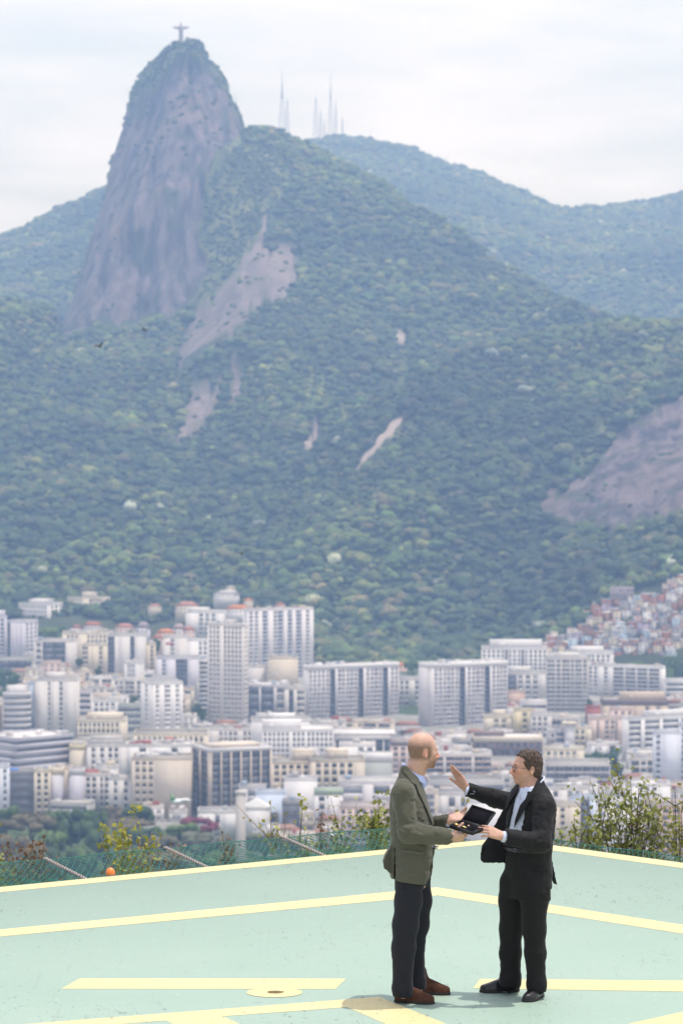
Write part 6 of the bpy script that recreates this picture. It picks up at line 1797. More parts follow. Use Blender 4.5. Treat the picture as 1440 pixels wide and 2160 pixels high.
F.cone(K(868, 1800, -.05), legN[0], .075, .062, .03); F.cone(K(868, 1800, .05), legF[0], .075, .062, .03)
F.cone(legN[2], np.array([*footN[:2], .045]) + (.05, -.01, 0), .026, .024, .02); F.cone(legF[2], np.array([*footF[:2], .045]) + (.05, 0, 0), .026, .024, .02)
hand(F, wr_n + (.012, 0, -.012), (1, .10, .10), (-.05, .75, .70), (0, .2, .9), (32, 36, 40, 44), .8, (.80, .62, .55), 6, 1.02, .7)
hand(F, wr_f + (.010, 0, .008), (.92, .10, .30), (.1, -.55, .65), (.1, -.6, .3), (4, 8, 12, 18), .9, (.8, .55, .25), 4, 1.02, .6)
def pigL(V):
    p = (V - HL) @ ML
    c = np.tile(np.array([.60, .375, .280]), (len(V), 1)); n = fbm(V * 60, 2, 4)[:, None]
    headm = (p[:, 2] > -.2) & (np.abs(p[:, 0]) < .2) & (V[:, 2] > zL(1640))
    red = np.exp(-((p[:, 0] - .10) ** 2 + (p[:, 2] + .02) ** 2) / .0012) * headm
    c += red[:, None] * np.array([.06, -.03, -.03])
    hl = headm & (p[:, 0] < .045 + .03 * np.clip(p[:, 2] * 8, -1, 1))
    f = np.clip((.088 - p[:, 2]) / .05, 0, 1) * np.clip((p[:, 2] + .062 + .1 * np.clip(-p[:, 0] - .03, 0, .1)) / .03, 0, 1) * np.clip((.052 - p[:, 0]) / .03, 0, 1) * hl
    f *= np.clip((np.hypot(p[:, 1], 0) + np.clip(-p[:, 0], 0, 1)) / .04, 0, 1)
    ear = np.exp(-(((p[:, 0] + .012) / .022) ** 2 + ((p[:, 2] + .004) / .034) ** 2) ** 3) * (np.abs(p[:, 1]) > .066)
    f = f * (1 - ear)
    c = c * (1 - .80 * f[:, None]) + np.array([.175, .110, .078]) * .80 * f[:, None]
    jw = headm & (p[:, 2] < -.030) & (p[:, 2] > -.135)
    b = np.clip((-.028 - p[:, 2] - .36 * np.clip(.06 - p[:, 0], -.03, .1) * 0) / .03, 0, 1) * np.clip((p[:, 0] - .005) / .02, 0, 1) * jw * (1 - .9 * np.exp(-((p[:, 0] - .05) ** 2 + (p[:, 2] + .025) ** 2) / .0006))
    dense = np.exp(-((p[:, 0] - .085) ** 2 + ((p[:, 2] + .085) * .9) ** 2) / .0011)
    k = np.clip(b * (.36 + .42 * dense) + .0, 0, .72)[:, None] * (1 + .35 * n)
    c = c * (1 - k) + np.array([.135, .072, .040]) * k
    lip = np.exp(-(((p[:, 2] + .064) / .0085) ** 2 + (p[:, 1] / .02) ** 2)) * (p[:, 0] > .085) * headm
    c = c * (1 - .7 * lip[:, None]) + np.array([.46, .19, .16]) * .7 * lip[:, None]
    br = np.exp(-(((p[:, 2] - .029) / .005) ** 2)) * (p[:, 0] > .068) * (np.abs(p[:, 1]) > .010) * (np.abs(p[:, 1]) < .048) * headm
    c = c * (1 - .55 * br[:, None]) + np.array([.20, .12, .07]) * .55 * br[:, None]
    ey = np.exp(-(((p[:, 2] - .0085) / .0042) ** 2)) * (p[:, 0] > .062) * (np.abs(p[:, 1]) > .017) * (np.abs(p[:, 1]) < .047) * headm  # lash line plus eye-socket shading, both painted into the skin colour
    c = c * (1 - .6 * ey[:, None]) + np.array([.16, .09, .06]) * .6 * ey[:, None]
    er = ear * headm; c += er[:, None] * np.array([.03, -.045, -.04])
    return np.clip(c, .02, .9)
sdf_obj(F, 'body', M_SKIN, manL, baseL, 2, pigL)
for s in (-1, 1): eye_ball(manL, baseL, HL, ML, 1.0, s, (.10, .14, .19))

# shirt
G = Field(K(826, 1800) + (0, -.26, 0), K(940, 1596) + (0, .26, 0), .005)
G.put(lambda X, Y, Z: np.maximum(np.maximum(TL.d(X, Y, Z, -.016), -(TL.d(X, Y, Z, -.028))), np.maximum(Z - zL(1640), zL(1790) - Z)), *TL.box())
cA, cB = K(868, 1612), K(874, 1648)
def collar(X, Y, Z, cA, cB, dirx, r0, r1, back, front, thick=.0075, hgt=.045, gapf=.022):
    t_ = np.clip((cA[2] - Z) / (cA[2] - cB[2]), -.4, 1.4); cx = cA[0] + (cB[0] - cA[0]) * t_; cy = cA[1] + (cB[1] - cA[1]) * t_
    dx, dy = X - cx, Y - cy; u = dx * dirx[0] + dy * dirx[1]; v = -dx * dirx[1] + dy * dirx[0]
    rr = r0 + (r1 - r0) * t_
    ring = np.abs(np.sqrt((u / 1.08) ** 2 + v ** 2) - rr) - thick
    top = back + (front - back) * np.clip((u + rr) / (2 * rr), 0, 1.2)
    d = np.maximum(ring, np.maximum(Z - top, top - hgt * (1 + .5 * np.clip(u / rr, 0, 1)) - Z))
    return np.maximum(d, np.where(u > 0, gapf - np.abs(v), -1))
fL = (math.cos(psiL), math.sin(psiL))
G.put(lambda X, Y, Z: collar(X, Y, Z, cA, cB, fL, .0600, .0735, zL(1610), zL(1636), .0055, .040), K(840, 1670) + (0, -.12, 0), K(905, 1600) + (0, .12, 0), .004)
# the open collar leaf that stands forward
leafp = outline([(886, 1630), (896, 1640), (899, 1650), (897, 1664), (891, 1662), (884, 1646)], DL - .03, mppL)
G.put(lambda X, Y, Z: np.maximum(leafp(X, Z), np.abs(Y - (DL - .030 + (X - K(890, 1640)[0]) * .6)) - .006), K(878, 1672) + (0, -.1, 0), K(903, 1622) + (0, .08, 0))
for w_, e_, r_ in ((wr_n, el_n, .045), (wr_f, el_f, .042)):
    pass
sh = sdf_obj(G, 'shirt', M_SHIRTB, manL, baseL, 2)
m = MB()
for q in range(5):
    zz = zL(1668 + q * 24); uu, vv = TL.r, None
    cxx = float(np.interp(zz, TL.r[:, 0], TL.r[:, 1])); aa = float(np.interp(zz, TL.r[:, 0], TL.r[:, 3])) - .013
    m.lathe([(0, -.002), (.0055, -.002), (.0055, .002), (0, .003)], (cxx + fL[0] * aa - baseL[0], DL + fL[1] * aa - baseL[1], zz), 8)
m.build('button', M_SHIRTW, sh)
for w_, e_, r_ in ((wr_n, el_n, .046), (wr_f, el_f, .042)):
    d_ = (w_ - e_) / np.linalg.norm(w_ - e_); m = MB(); m.tube([w_ - d_ * .05 - baseL, w_ + d_ * .007 - baseL], r_ * .9, 16); m.build('cuff', M_SHIRTB, sh, smooth=True)

# jacket
J = Field(K(800, 1876) + (0, -.34, 0), K(955, 1600) + (0, .33, 0), .005)
hemz = lambda X: zL(1851) + (X - K(832, 1852)[0]) * ((zL(1860) - zL(1851)) / .24)
def jackL(X, Y, Z, off=0.0):
    d = np.maximum(TL.d(X, Y, Z, off), -TL.d(X, Y, Z, off - .021))
    u, v, a, b = TL.uv(X, Y, Z)
    zt = np.asarray(Z)
    gn = np.interp(zt.ravel(), [zL(1866), zL(1840), zL(1790), zL(1745), zL(1700), zL(1660), zL(1630), zL(1610)], [.125, .060, .030, .018, .034, .046, .052, .060]).reshape(zt.shape)
    gf = np.interp(zt.ravel(), [zL(1866), zL(1840), zL(1790), zL(1745), zL(1700), zL(1660), zL(1630), zL(1610)], [.090, .050, .030, .020, .034, .046, .052, .060]).reshape(zt.shape)
    gap = np.where(v < 0, gn, gf) - np.abs(v)
    d = np.maximum(d, np.where(u > 0, gap, -1))
    top = zL(1626) + np.clip(u / .06, -1, 1.2) * -.046
    return np.maximum(np.maximum(d, hemz(X) - Z), Z - top)
J.put(jackL, *TL.box())
J.chain([sh_n + (0, .03, .02), sh_n, el_n + (-.006, 0, 0), wr_n - (.012, 0, 0)], [.07, .074, .066, .0585], .03)
J.chain([sh_f + (0, -.03, .02), sh_f, el_f, wr_f - (.004, 0, 0)], [.07, .074, .062, .050], .03)
# side vent: the back skirt stands off and swings out
J.put(lambda X, Y, Z: np.maximum(np.abs(X - (K(836, 1800)[0] + (Y - DL) * .1)) - .006, np.maximum(Z - zL(1782), np.abs(Y - DL + .16) - .05)), K(826, 1870) + (0, -.25, 0), K(846, 1776) + (0, -.08, 0), 0, 'cut')
vent = outline([(830, 1768), (822, 1790), (812, 1806), (808, 1817), (811, 1830), (820, 1840), (826, 1843), (828, 1836), (829, 1815), (836, 1782)], DL - .09, mppL)
J.put(lambda X, Y, Z: np.maximum(vent(X, Z), np.abs(Y - (DL - .03) - .55 * (X - K(820, 1800)[0])) - .085), K(804, 1848) + (0, -.22, 0), K(840, 1760) + (0, .12, 0), .012)
# open the cuffs
for w_, e_, r_ in ((wr_n, el_n, .048), (wr_f, el_f, .042)):
    d_ = (w_ - e_) / np.linalg.norm(w_ - e_); J.cone(w_ - d_ * .05, w_ + d_ * .08, r_, r_, 0, 'cut')
    e2 = w_ - d_ * .004
    J.put(lambda X, Y, Z: -((X - e2[0]) * d_[0] + (Y - e2[1]) * d_[1] + (Z - e2[2]) * d_[2]), w_ - .0, w_ + d_ * .05 + .02, 0, 'cut')
elw = lambda P: 1.0 + 1.6 * np.exp(-((P - (el_n + (.02, 0, .02))) ** 2).sum(-1) / .010) + .8 * np.exp(-((P - sh_n) ** 2).sum(-1) / .008) + .8 * np.exp(-((P - el_f) ** 2).sum(-1) / .010)
J.wrinkle(.0042, (9, 9, 20), 3, .03, elw)
J.wrinkle(.0027, (18, 11, 26), 8, .03, elw, 2, True)
jk = sdf_obj(J, 'jacket', M_OLIVE, manL, baseL, 2)
def lapel(root, base, T, poly, D, mat, name='lapel', side=-1, lo_off=.001, hi_off=.013, z0=None, z1=None, h=.004):
    xs = [p[0] for p in poly]; ys = [p[1] for p in poly]
    lo = at(min(xs) - 3, max(ys) + 3, D); hi = at(max(xs) + 3, min(ys) - 3, D)
    F = Field((lo[0], D - .26, lo[2]), (hi[0], D + .2, hi[2]), h)
    pf = outline(poly, D - .1, 0)
    def f(X, Y, Z):
        u, v, a, b = T.uv(X, Y, Z)
        d = np.maximum(T.d(X, Y, Z, hi_off), -T.d(X, Y, Z, lo_off))
        d = np.maximum(d, pf(X, Z) + 0 * Y)
        return np.maximum(d, -side * v - .004)
    F.put(f, (lo[0], D - .26, lo[2]), (hi[0], D + .2, hi[2]))
    if (F.d < 0).sum() < 20: return None
    return sdf_obj(F, name, mat, root, base, 1)
lapel(jk, baseL, TL, [(849, 1615), (858, 1617), (869, 1628), (884, 1644), (897, 1668), (911, 1712), (921, 1752), (914, 1745), (898, 1705), (882, 1670), (877, 1655), (868, 1650), (847, 1624)], DL, M_OLIVE2)
lapel(jk, baseL, TL, [(846, 1788), (872, 1790), (893, 1794), (893, 1800), (870, 1797), (845, 1794)], DL, M_OLIVE2, 'pocket_flap', hi_off=.009)
# trousers, belt buckle
def trousers(root, base, T, z_top, z_low, legs, rads, mat, lo, hi, hems, seed, toff=-.030):
    F = Field(lo, hi, .0055)
    F.put(lambda X, Y, Z: np.maximum(T.d(X, Y, Z, toff), np.maximum(Z - z_top, z_low - Z)), (T.box()[0][0], T.box()[0][1], z_low), (T.box()[1][0], T.box()[1][1], z_top))
    for lg, rd in zip(legs, rads): F.chain(lg, rd, .035)
    for (hp, hr) in hems:
        F.put(lambda X, Y, Z: Z - hp[2] - .0 * X, (hp[0] - .12, hp[1] - .12, hp[2] - .15), (hp[0] + .12, hp[1] + .12, hp[2]), 0, 'cut')
        F.cone(hp - (0, 0, .03), hp + (0, 0, .004), hr - .016, hr - .018, 0, 'cut')
    knees = [lg[len(lg) // 2] for lg in legs]
    wh = lambda P: .25 + sum(1.2 * np.exp(-((P - k_) ** 2).sum(-1) / .012) for k_ in knees) + sum(1.3 * np.exp(-((P - h_[0]) ** 2).sum(-1) / .012) for h_ in hems)
    F.wrinkle(.0022, (8, 8, 3), seed, .03, wh); F.wrinkle(.0024, (16, 16, 30), seed + 1, .03, wh, 2, True)
    return sdf_obj(F, 'trousers', mat, root, base, 2)
hN, hF = K(848, 2101, -.09), K(879, 2086, .15)
trousers(manL, baseL, TL, zL(1790), zL(1868), [[K(864, 1846, -.085), K(861, 1900, -.09), K(855, 1950, -.10), K(851, 2000, -.10), hN + (0, 0, .05), hN - (0, 0, .01)], [K(880, 1846, .08), K(882, 1900, .10), K(879, 1950, .13), K(873, 1990, .14), hF + (-.004, 0, .05), hF - (0, 0, .01)]],
         [[.092, .093, .088, .080, .067, .0615], [.090, .091, .083, .073, .064, .060]], M_NAVY, K(812, 2112) + (0, -.28, 0), K(925, 1785) + (0, .32, 0), [(hN, .0615), (hF, .060)], 31)
m = MB(); c_ = K(917, 1787, -.045) - baseL; m.obox(c_, (.016, -.010, 0), (.002, .003, 0), (0, 0, .014)); m.build('belt_buckle', M_METAL, manL)
m = MB(); m.lathe([(.011, -.003), (.012, 0), (.011, .003)], K(922, 1785, -.06) - baseL + (0, 0, 0), 12); m.build('jacket_button', M_METAL, jk)
for a_, b_ in ((legN[1], np.array([*footN[:2], .05]) + (.05, -.01, 0)), (legF[1], np.array([*footF[:2], .05]) + (.05, 0, 0))):
    am = a_ * .18 + b_ * .82
    m = MB(); m.tube([a_ * .4 + b_ * .6 - baseL + (0, 0, .0), am - baseL, b_ - baseL], [.040, .040, .042], 14); m.build('sock', M_SOCK, manL, smooth=True)
shoe(manL, baseL, on_z(832, 2114), R(-14), .285, M_SUEDE, M_SOLE, 'boot', .050)
shoe(manL, baseL, on_z(868, 2096), R(-9), .275, M_SUEDE, M_SOLE, 'boot', .050)

# ------------------------------------------------------------------ the man in the black suit
DR = float(on_z(1110, 2104)[1]); mppR = DR / FPX
Q_ = lambda x, y, d=0.0: at(x, y, DR + d)
baseR = np.array([Q_(1106, 2104)[0], DR, 0.0])
manR = empty('person', baseR); tag(manR, 'man in black suit and glasses with one arm raised, open hand towards the bald man', 'person')
zR = lambda y: float(Q_(1110, y)[2])
rowR = lambda y, x, a, b, d=0.0: (zR(y), Q_(x, y)[0], DR + d, a, b)
psiR = R(180 + 36)
TR = Loft([rowR(1888, 1112, .138, .205), rowR(1850, 1111, .140, .205), rowR(1810, 1112, .138, .198), rowR(1770, 1115, .136, .198), rowR(1730, 1119, .134, .206), rowR(1702, 1121, .128, .210), rowR(1684, 1121, .116, .196), rowR(1668, 1121, .098, .160), rowR(1654, 1122, .078, .112), rowR(1642, 1123, .062, .078), rowR(1630, 1124, .056, .066)], psiR, 2.25)
fR = np.array([math.cos(psiR), math.sin(psiR)]); lR = np.array([-fR[1], fR[0]])
shn, eln, wrn = Q_(1148, 1700, -.155), Q_(1140, 1778, -.275), Q_(1062, 1765, -.33)
shf, elf, wrf = Q_(1090, 1694, .15), Q_(1043, 1684, .20), Q_(984, 1666, .18)
HR = Q_(1110, 1621, 0.0); MR = rotm(R(180 + 8), R(-1)); SR = .96
F = Field(Q_(940, 2130) + (0, -.44, 0), Q_(1190, 1565) + (0, .34, 0), .004)
F.put(lambda X, Y, Z: np.maximum(TR.d(X, Y, Z, -.032), Z - zR(1652)), *TR.box())
head(F, HR, MR, SR, -.022, 1.04)
F.cone(HR + MR @ np.array([-.030, 0, -.045]), Q_(1124, 1672), .056, .064, .03)
F.cone(HR + MR @ np.array([.012, 0, -.068]), Q_(1108, 1668), .036, .040, .03)
for (a, b, c) in ((shn, eln, wrn), (shf, elf, wrf)): F.chain([a, b, c], [.045, .036, .027], .02)
lgF = [Q_(1088, 1870, .09), Q_(1080, 1980, .11), Q_(1078, 2078, .13)]; lgN = [Q_(1122, 1870, -.07), Q_(1128, 1985, -.07), Q_(1132, 2090, -.06)]
for lg in (lgF, lgN): F.chain(lg, [.060, .045, .026], .02)
F.cone(Q_(1112, 1810, 0), lgF[0], .07, .060, .03); F.cone(Q_(1112, 1810, 0), lgN[0], .07, .060, .03)
hand(F, wrn + (-.010, 0, .004), (-.92, -.02, .34), (.12, .75, -.60), (0, .3, .9), (20, 16, 24, 30), .75, (.75, .35, .65), 6, 1.02, .8)
hand(F, wrf + (-.006, 0, .012), (-.52, -.02, .83), (-.55, -.68, -.34), (-.8, 0, -.5), (-3, -1, 3, 8), .6, (.95, .22, .32), 4, 1.0, .10)
def pigR(V):
    p = (V - HR) @ MR / SR
    c = np.tile(np.array([.58, .345, .250]), (len(V), 1)); n = fbm(V * 60, 2, 4)[:, None]
    headm = (p[:, 2] > -.2) & (np.abs(p[:, 0]) < .2) & (V[:, 2] > zR(1660))
    red = np.exp(-((p[:, 0] - .09) ** 2 + (p[:, 2] + .02) ** 2) / .0025) * headm
    c += red[:, None] * np.array([.05, -.025, -.025])
    lip = np.exp(-(((p[:, 2] + .064) / .0085) ** 2 + (p[:, 1] / .022) ** 2)) * (p[:, 0] > .083) * headm
    c = c * (1 - .7 * lip[:, None]) + np.array([.42, .17, .15]) * .7 * lip[:, None]
    br = np.exp(-(((p[:, 2] - .030) / .0055) ** 2)) * (p[:, 0] > .066) * (np.abs(p[:, 1]) > .010) * (np.abs(p[:, 1]) < .05) * headm
    c = c * (1 - .75 * br[:, None]) + np.array([.09, .06, .045]) * .75 * br[:, None]
    ey = np.exp(-(((p[:, 2] - .0085) / .0042) ** 2)) * (p[:, 0] > .062) * (np.abs(p[:, 1]) > .017) * (np.abs(p[:, 1]) < .047) * headm  # dark lashes, and shade of the eye sockets put into the colour
    c = c * (1 - .6 * ey[:, None]) + np.array([.16, .09, .06]) * .6 * ey[:, None]
    st = np.clip((-.03 - p[:, 2]) / .03, 0, 1) * (p[:, 2] > -.13) * (p[:, 0] > .0) * headm * .13
    c = c * (1 - st[:, None]) + np.array([.18, .14, .12]) * st[:, None]
    return np.clip(c * (1 + .05 * n), .02, .9)
sdf_obj(F, 'body', M_SKIN, manR, baseR, 2, pigR)
for s in (-1, 1): eye_ball(manR, baseR, HR, MR, SR, s, (.06, .04, .025))
# hair
Hf = Field(HR - .16, HR + .17, .004)
def hairf(X, Y, Z):
    sh_ = np.broadcast(X, Y, Z).shape
    P = np.stack([np.broadcast_to(a, sh_) for a in (X - HR[0], Y - HR[1], Z - HR[2])], -1) @ MR / SR
    x, y, z = P[..., 0], P[..., 1], P[..., 2]
    e = (np.sqrt(((x + .014) / .1065) ** 2 + (y / .0835) ** 2 + ((z - .047) / .100) ** 2) - 1) * .09
    e2 = (np.sqrt(((x + .045) / .075) ** 2 + (y / .078) ** 2 + ((z - .0) / .10) ** 2) - 1) * .08
    e = np.minimum(e, e2)
    fl = np.interp(z.ravel(), [-.09, -.07, -.035, -.03, .0, .02, .045, .068, .09, .115, .15], [-.052, -.046, -.036, -.008, .010, .020, .030, .046, .066, .078, .06]).reshape(z.shape)
    fl = fl - .02 * np.clip(np.abs(y) / .06, 0, 1) * (z > .06) + .012 * (1 - np.clip(np.abs(y) / .03, 0, 1)) * (z > .05)
    low = np.interp(x.ravel(), [-.13, -.08, -.05, -.035, 0, .02], [-.075, -.085, -.075, -.03, -.022, .0]).reshape(x.shape)
    earm = np.sqrt(((x + .028) / .024) ** 2 + ((z + .006) / .036) ** 2) - 1
    d = np.maximum(np.maximum(e, (x - fl)), low - z)
    d = np.maximum(d, -earm * .02)
    return (d * SR).astype(np.float32)
Hf.put(hairf, HR - .16, HR + .17)
Hf.wrinkle(.0060, (70, 40, 40), 12, .03, None, 2); Hf.wrinkle(.0035, (140, 140, 70), 13, .03, None, 1)
sdf_obj(Hf, 'hair', M_HAIR, manR, baseR, 1)
# glasses
m = MB(); HT = lambda x, y, z: HR + MR @ (np.array([x, y, z]) * SR) - baseR
gl = None
for s in (-1, 1):
    a = np.arange(21) * 2 * math.pi / 20
    m.tube([HT(.104 - abs(s * .032 + .024 * math.cos(q)) * .12, s * .032 + .025 * math.cos(q), -.002 + .019 * math.sin(q)) for q in a], .0016, 5, cap=False)
    m.tube([HT(.098, s * .056, .010), HT(.085, s * .072, .012), HT(.02, s * .079, .010), HT(-.018, s * .082, .006), HT(-.034, s * .080, -.010)], .0017, 5)
m.tube([HT(.103, -.009, .004), HT(.107, 0, .007), HT(.103, .009, .004)], .0015, 5)
gl = m.build('glasses', plain('dark_metal_frame', (.06, .055, .055), .35, .5, .1), manR)
t = NT('lens_glass'); b1 = t.n('BsdfTransparent'); b2 = t.n('BsdfGlossy'); b2.inputs['Roughness'].default_value = .05; mx = t.n('MixShader'); mx.inputs[0].default_value = .12
t.l(b1.outputs[0], mx.inputs[1]); t.l(b2.outputs[0], mx.inputs[2]); t.l(mx.outputs[0], t.out.inputs['Surface'])
for s in (-1, 1):
    m = MB(); a = np.arange(20) * 2 * math.pi / 20
    m.raw([HT(.104 - abs(s * .032 + .024 * math.cos(q)) * .12, s * .032 + .024 * math.cos(q), -.002 + .018 * math.sin(q)) for q in a] + [HT(.1015, s * .032, -.002)], None, np.c_[np.arange(20), (np.arange(20) + 1) % 20, np.full(20, 20)])
    m.build('lens', t.m, gl)
# shirt
G = Field(Q_(1040, 1850) + (0, -.28, 0), Q_(1160, 1630) + (0, .28, 0), .005)
G.put(lambda X, Y, Z: np.maximum(np.maximum(TR.d(X, Y, Z, -.014), -(TR.d(X, Y, Z, -.027))), np.maximum(Z - zR(1658), zR(1782) - Z)), *TR.box())
cA, cB = Q_(1126, 1638), Q_(1118, 1672)
G.put(lambda X, Y, Z: collar(X, Y, Z, cA, cB, fR, .066, .076, zR(1637), zR(1660), .0075, .040, .006), Q_(1070, 1700) + (0, -.14, 0), Q_(1150, 1628) + (0, .14, 0), .004)
def leafq(X, Y, Z, s):
    u, v, a, b = TR.uv(X, Y, Z)
    return u
G.wrinkle(.0022, (30, 30, 12), 41, .02)
shR = sdf_obj(G, 'shirt', M_SHIRTW, manR, baseR, 2)
def on_front(T, y, v, off, zf, base):
    z = zf(y); r = [float(np.interp(z, T.r[:, 0], T.r[:, k])) for k in range(1, 5)]
    a, b = r[2] + off, r[3] + off
    u = a * (1 - (abs(v) / b) ** T.n) ** (1 / T.n)
    return np.array([r[0] + u * T.f[0] + v * T.l[0], r[1] + u * T.f[1] + v * T.l[1], z]) - base
m = MB(); PL = [on_front(TR, y, .004, -.011, zR, baseR) for y in range(1672, 1780, 8)]
for i in range(len(PL) - 1):
    d_ = np.array([*lR, 0]) * .016; m.raw([PL[i] - d_, PL[i] + d_, PL[i + 1] + d_, PL[i + 1] - d_] + [q - np.array([*fR, 0]) * .004 for q in (PL[i] - d_, PL[i] + d_, PL[i + 1] + d_, PL[i + 1] - d_)], [[0, 1, 2, 3], [7, 6, 5, 4], [0, 3, 7, 4], [1, 5, 6, 2]])
m.build('placket', M_SHIRTW, shR)
for q in range(5):
    m = MB(); c_ = on_front(TR, 1682 + q * 20, .004, -.0095, zR, baseR); f3 = np.array([*fR, 0]); m.tube([c_, c_ + f3 * .003], .0055, 8); m.build('button', M_SOLEW if q == 9 else plain('shirt_button', (.45, .46, .5), .4) if q == 0 else bpy.data.materials['shirt_button'], shR)
for w_, e_, r_ in ((wrn, eln, .043), (wrf, elf, .043)):
    d_ = (w_ - e_) / np.linalg.norm(w_ - e_); m = MB(); m.tube([w_ - d_ * .06 - baseR, w_ - d_ * .006 - baseR, w_ + d_ * .012 - baseR], [r_ * .92, r_ * .92, r_ * .88], 18); m.build('cuff', M_SHIRTW, shR, smooth=True)
# jacket
J = Field(Q_(976, 1886) + (0, -.42, 0), Q_(1186, 1630) + (0, .33, 0), .005)
def jackR(X, Y, Z, off=0.0):
    d = np.maximum(TR.d(X, Y, Z, off), -TR.d(X, Y, Z, off - .021))
    u, v, a, b = TR.uv(X, Y, Z); zt = np.asarray(Z)
    ys = [zR(q) for q in (1890, 1870, 1850, 1815, 1780, 1740, 1700, 1672, 1650, 1632)]
    gn = np.interp(zt.ravel(), ys, [.160, .110, .085, .062, .052, .060, .066, .056, .056, .060]).reshape(zt.shape)
    gf = np.interp(zt.ravel(), ys, [.21, .21, .20, .17, .135, .095, .070, .056, .056, .060]).reshape(zt.shape)
    d = np.maximum(d, np.where(u > -.02, np.where(v > 0, gn, gf) - np.abs(v), -1))
    top = zR(1652) + np.clip(u / .06, -1, 1.2) * -.036
    hem = zR(1876) + np.clip(-u / .14, 0, 1) * .045 + .0 * v
    return np.maximum(np.maximum(d, hem - Z), Z - top)
J.put(jackR, *TR.box())
J.chain([shn + (-.02, .03, .015), shn, eln, wrn + (.012, 0, .0)], [.07, .072, .066, .0560], .03)
J.chain([shf + (.03, -.03, .0), shf, elf, wrf + (.004, 0, 0)], [.068, .070, .058, .050], .03)
flap = outline([(1092, 1690), (1078, 1690), (1064, 1708), (1048, 1738), (1030, 1766), (1018, 1786), (1013, 1802), (1014, 1815), (1020, 1822), (1034, 1824), (1068, 1823), (1100, 1815)], DR + .04, mppR)
xf0 = Q_(1090, 1750)[0]
J.put(lambda X, Y, Z: np.maximum(flap(X, Z) + 0 * Y, np.abs(Y - (DR + .075) + .20 * (X - xf0) - .03 * np.sin((X - xf0) * 16 + Z * 3)) - .008), Q_(1008, 1828) + (0, -.12, 0), Q_(1102, 1684) + (0, .26, 0), .010)
# back vent corner that hangs out
tail = outline([(1160, 1800), (1166, 1830), (1174, 1866), (1166, 1862), (1160, 1850), (1156, 1820)], DR - .03, mppR)
J.put(lambda X, Y, Z: np.maximum(tail(X, Z) + 0 * Y, np.abs(Y - DR + .02) - .03), Q_(1150, 1870) + (0, -.1, 0), Q_(1178, 1796) + (0, .1, 0), .01)
for w_, e_, r_ in ((wrn, eln, .046), (wrf, elf, .0445)):
    d_ = (w_ - e_) / np.linalg.norm(w_ - e_); J.cone(w_ - d_ * .05, w_ + d_ * .10, r_, r_, 0, 'cut')
    e2 = w_ - d_ * .006
    J.put(lambda X, Y, Z: -((X - e2[0]) * d_[0] + (Y - e2[1]) * d_[1] + (Z - e2[2]) * d_[2]), w_ - .07, w_ + .07, 0, 'cut') if False else None
    J.put(lambda X, Y, Z: np.maximum(-((X - e2[0]) * d_[0] + (Y - e2[1]) * d_[1] + (Z - e2[2]) * d_[2]), np.sqrt((X - w_[0]) ** 2 + (Y - w_[1]) ** 2 + (Z - w_[2]) ** 2) - .085), w_ - .09, w_ + .09, 0, 'cut')
elw2 = lambda P: 1.0 + 1.8 * np.exp(-((P - (eln + (-.02, 0, .01))) ** 2).sum(-1) / .012) + 1.5 * np.exp(-((P - elf - (.05, 0, 0)) ** 2).sum(-1) / .008) + .5 * np.exp(-((P - shn) ** 2).sum(-1) / .008)
J.wrinkle(.0030, (14, 9, 18), 53, .03, elw2)
J.wrinkle(.0026, (22, 10, 26), 58, .03, elw2, 2, True)
jkR = sdf_obj(J, 'jacket', M_BLACK, manR, baseR, 2)
lapel(jkR, baseR, TR, [(1136, 1639), (1120, 1667), (1096, 1698), (1082, 1740), (1072, 1780), (1082, 1752), (1104, 1708), (1117, 1688), (1134, 1677), (1141, 1656)], DR, M_BLACK, side=1)
lapel(jkR, baseR, TR, [(1092, 1650), (1082, 1660), (1070, 1692), (1062, 1714), (1060, 1730), (1068, 1716), (1078, 1694), (1094, 1668)], DR, M_BLACK, side=-1)
lapel(jkR, baseR, TR, [(1120, 1826), (1150, 1824), (1156, 1826), (1150, 1832), (1120, 1833)], DR, M_BLACK, 'pocket_flap', side=1, hi_off=.009)
for q in range(4):
    m = MB(); d_ = (wrn - eln) / np.linalg.norm(wrn - eln); c_ = wrn - d_ * (.025 + .017 * q) + np.array([0, -.030, -.047]) - baseR; m.tube([c_, c_ + np.array([0, -.004, -.005])], .006, 8); m.build('sleeve_button', M_CASE, jkR)
hNr, hFr = Q_(1131, 2091, -.06), Q_(1076, 2079, .13)
trousers(manR, baseR, TR, zR(1774), zR(1893), [[Q_(1080, 1862, .07), Q_(1078, 1900, .09), Q_(1077, 1960, .11), Q_(1076, 2010, .12), hFr + (0, 0, .05), hFr - (0, 0, .01)], [Q_(1124, 1862, -.06), Q_(1126, 1900, -.065), Q_(1126, 1960, -.07), Q_(1128, 2010, -.065), hNr + (0, 0, .05), hNr - (0, 0, .01)]],
         [[.094, .088, .079, .074, .071, .071], [.101, .094, .080, .072, .066, .063]], M_BLACK2, Q_(1036, 2104) + (0, -.28, 0), Q_(1172, 1764) + (0, .30, 0), [(hNr, .064), (hFr, .074)], 61, -.0135)
m = MB(); c_ = on_front(TR, 1790, .02, .0, zR, baseR); m.obox(c_, np.array([*lR, 0]) * .013, np.array([*fR, 0]) * .004, (0, 0, .011)); m.build('belt_buckle', M_BUCK, manR)
m = MB(); P_ = [on_front(TR, 1790, v, -.002, zR, baseR) for v in np.linspace(-.19, .19, 24)]; m.tube(P_, .012, 6); m.build('belt', M_LEATH, manR)
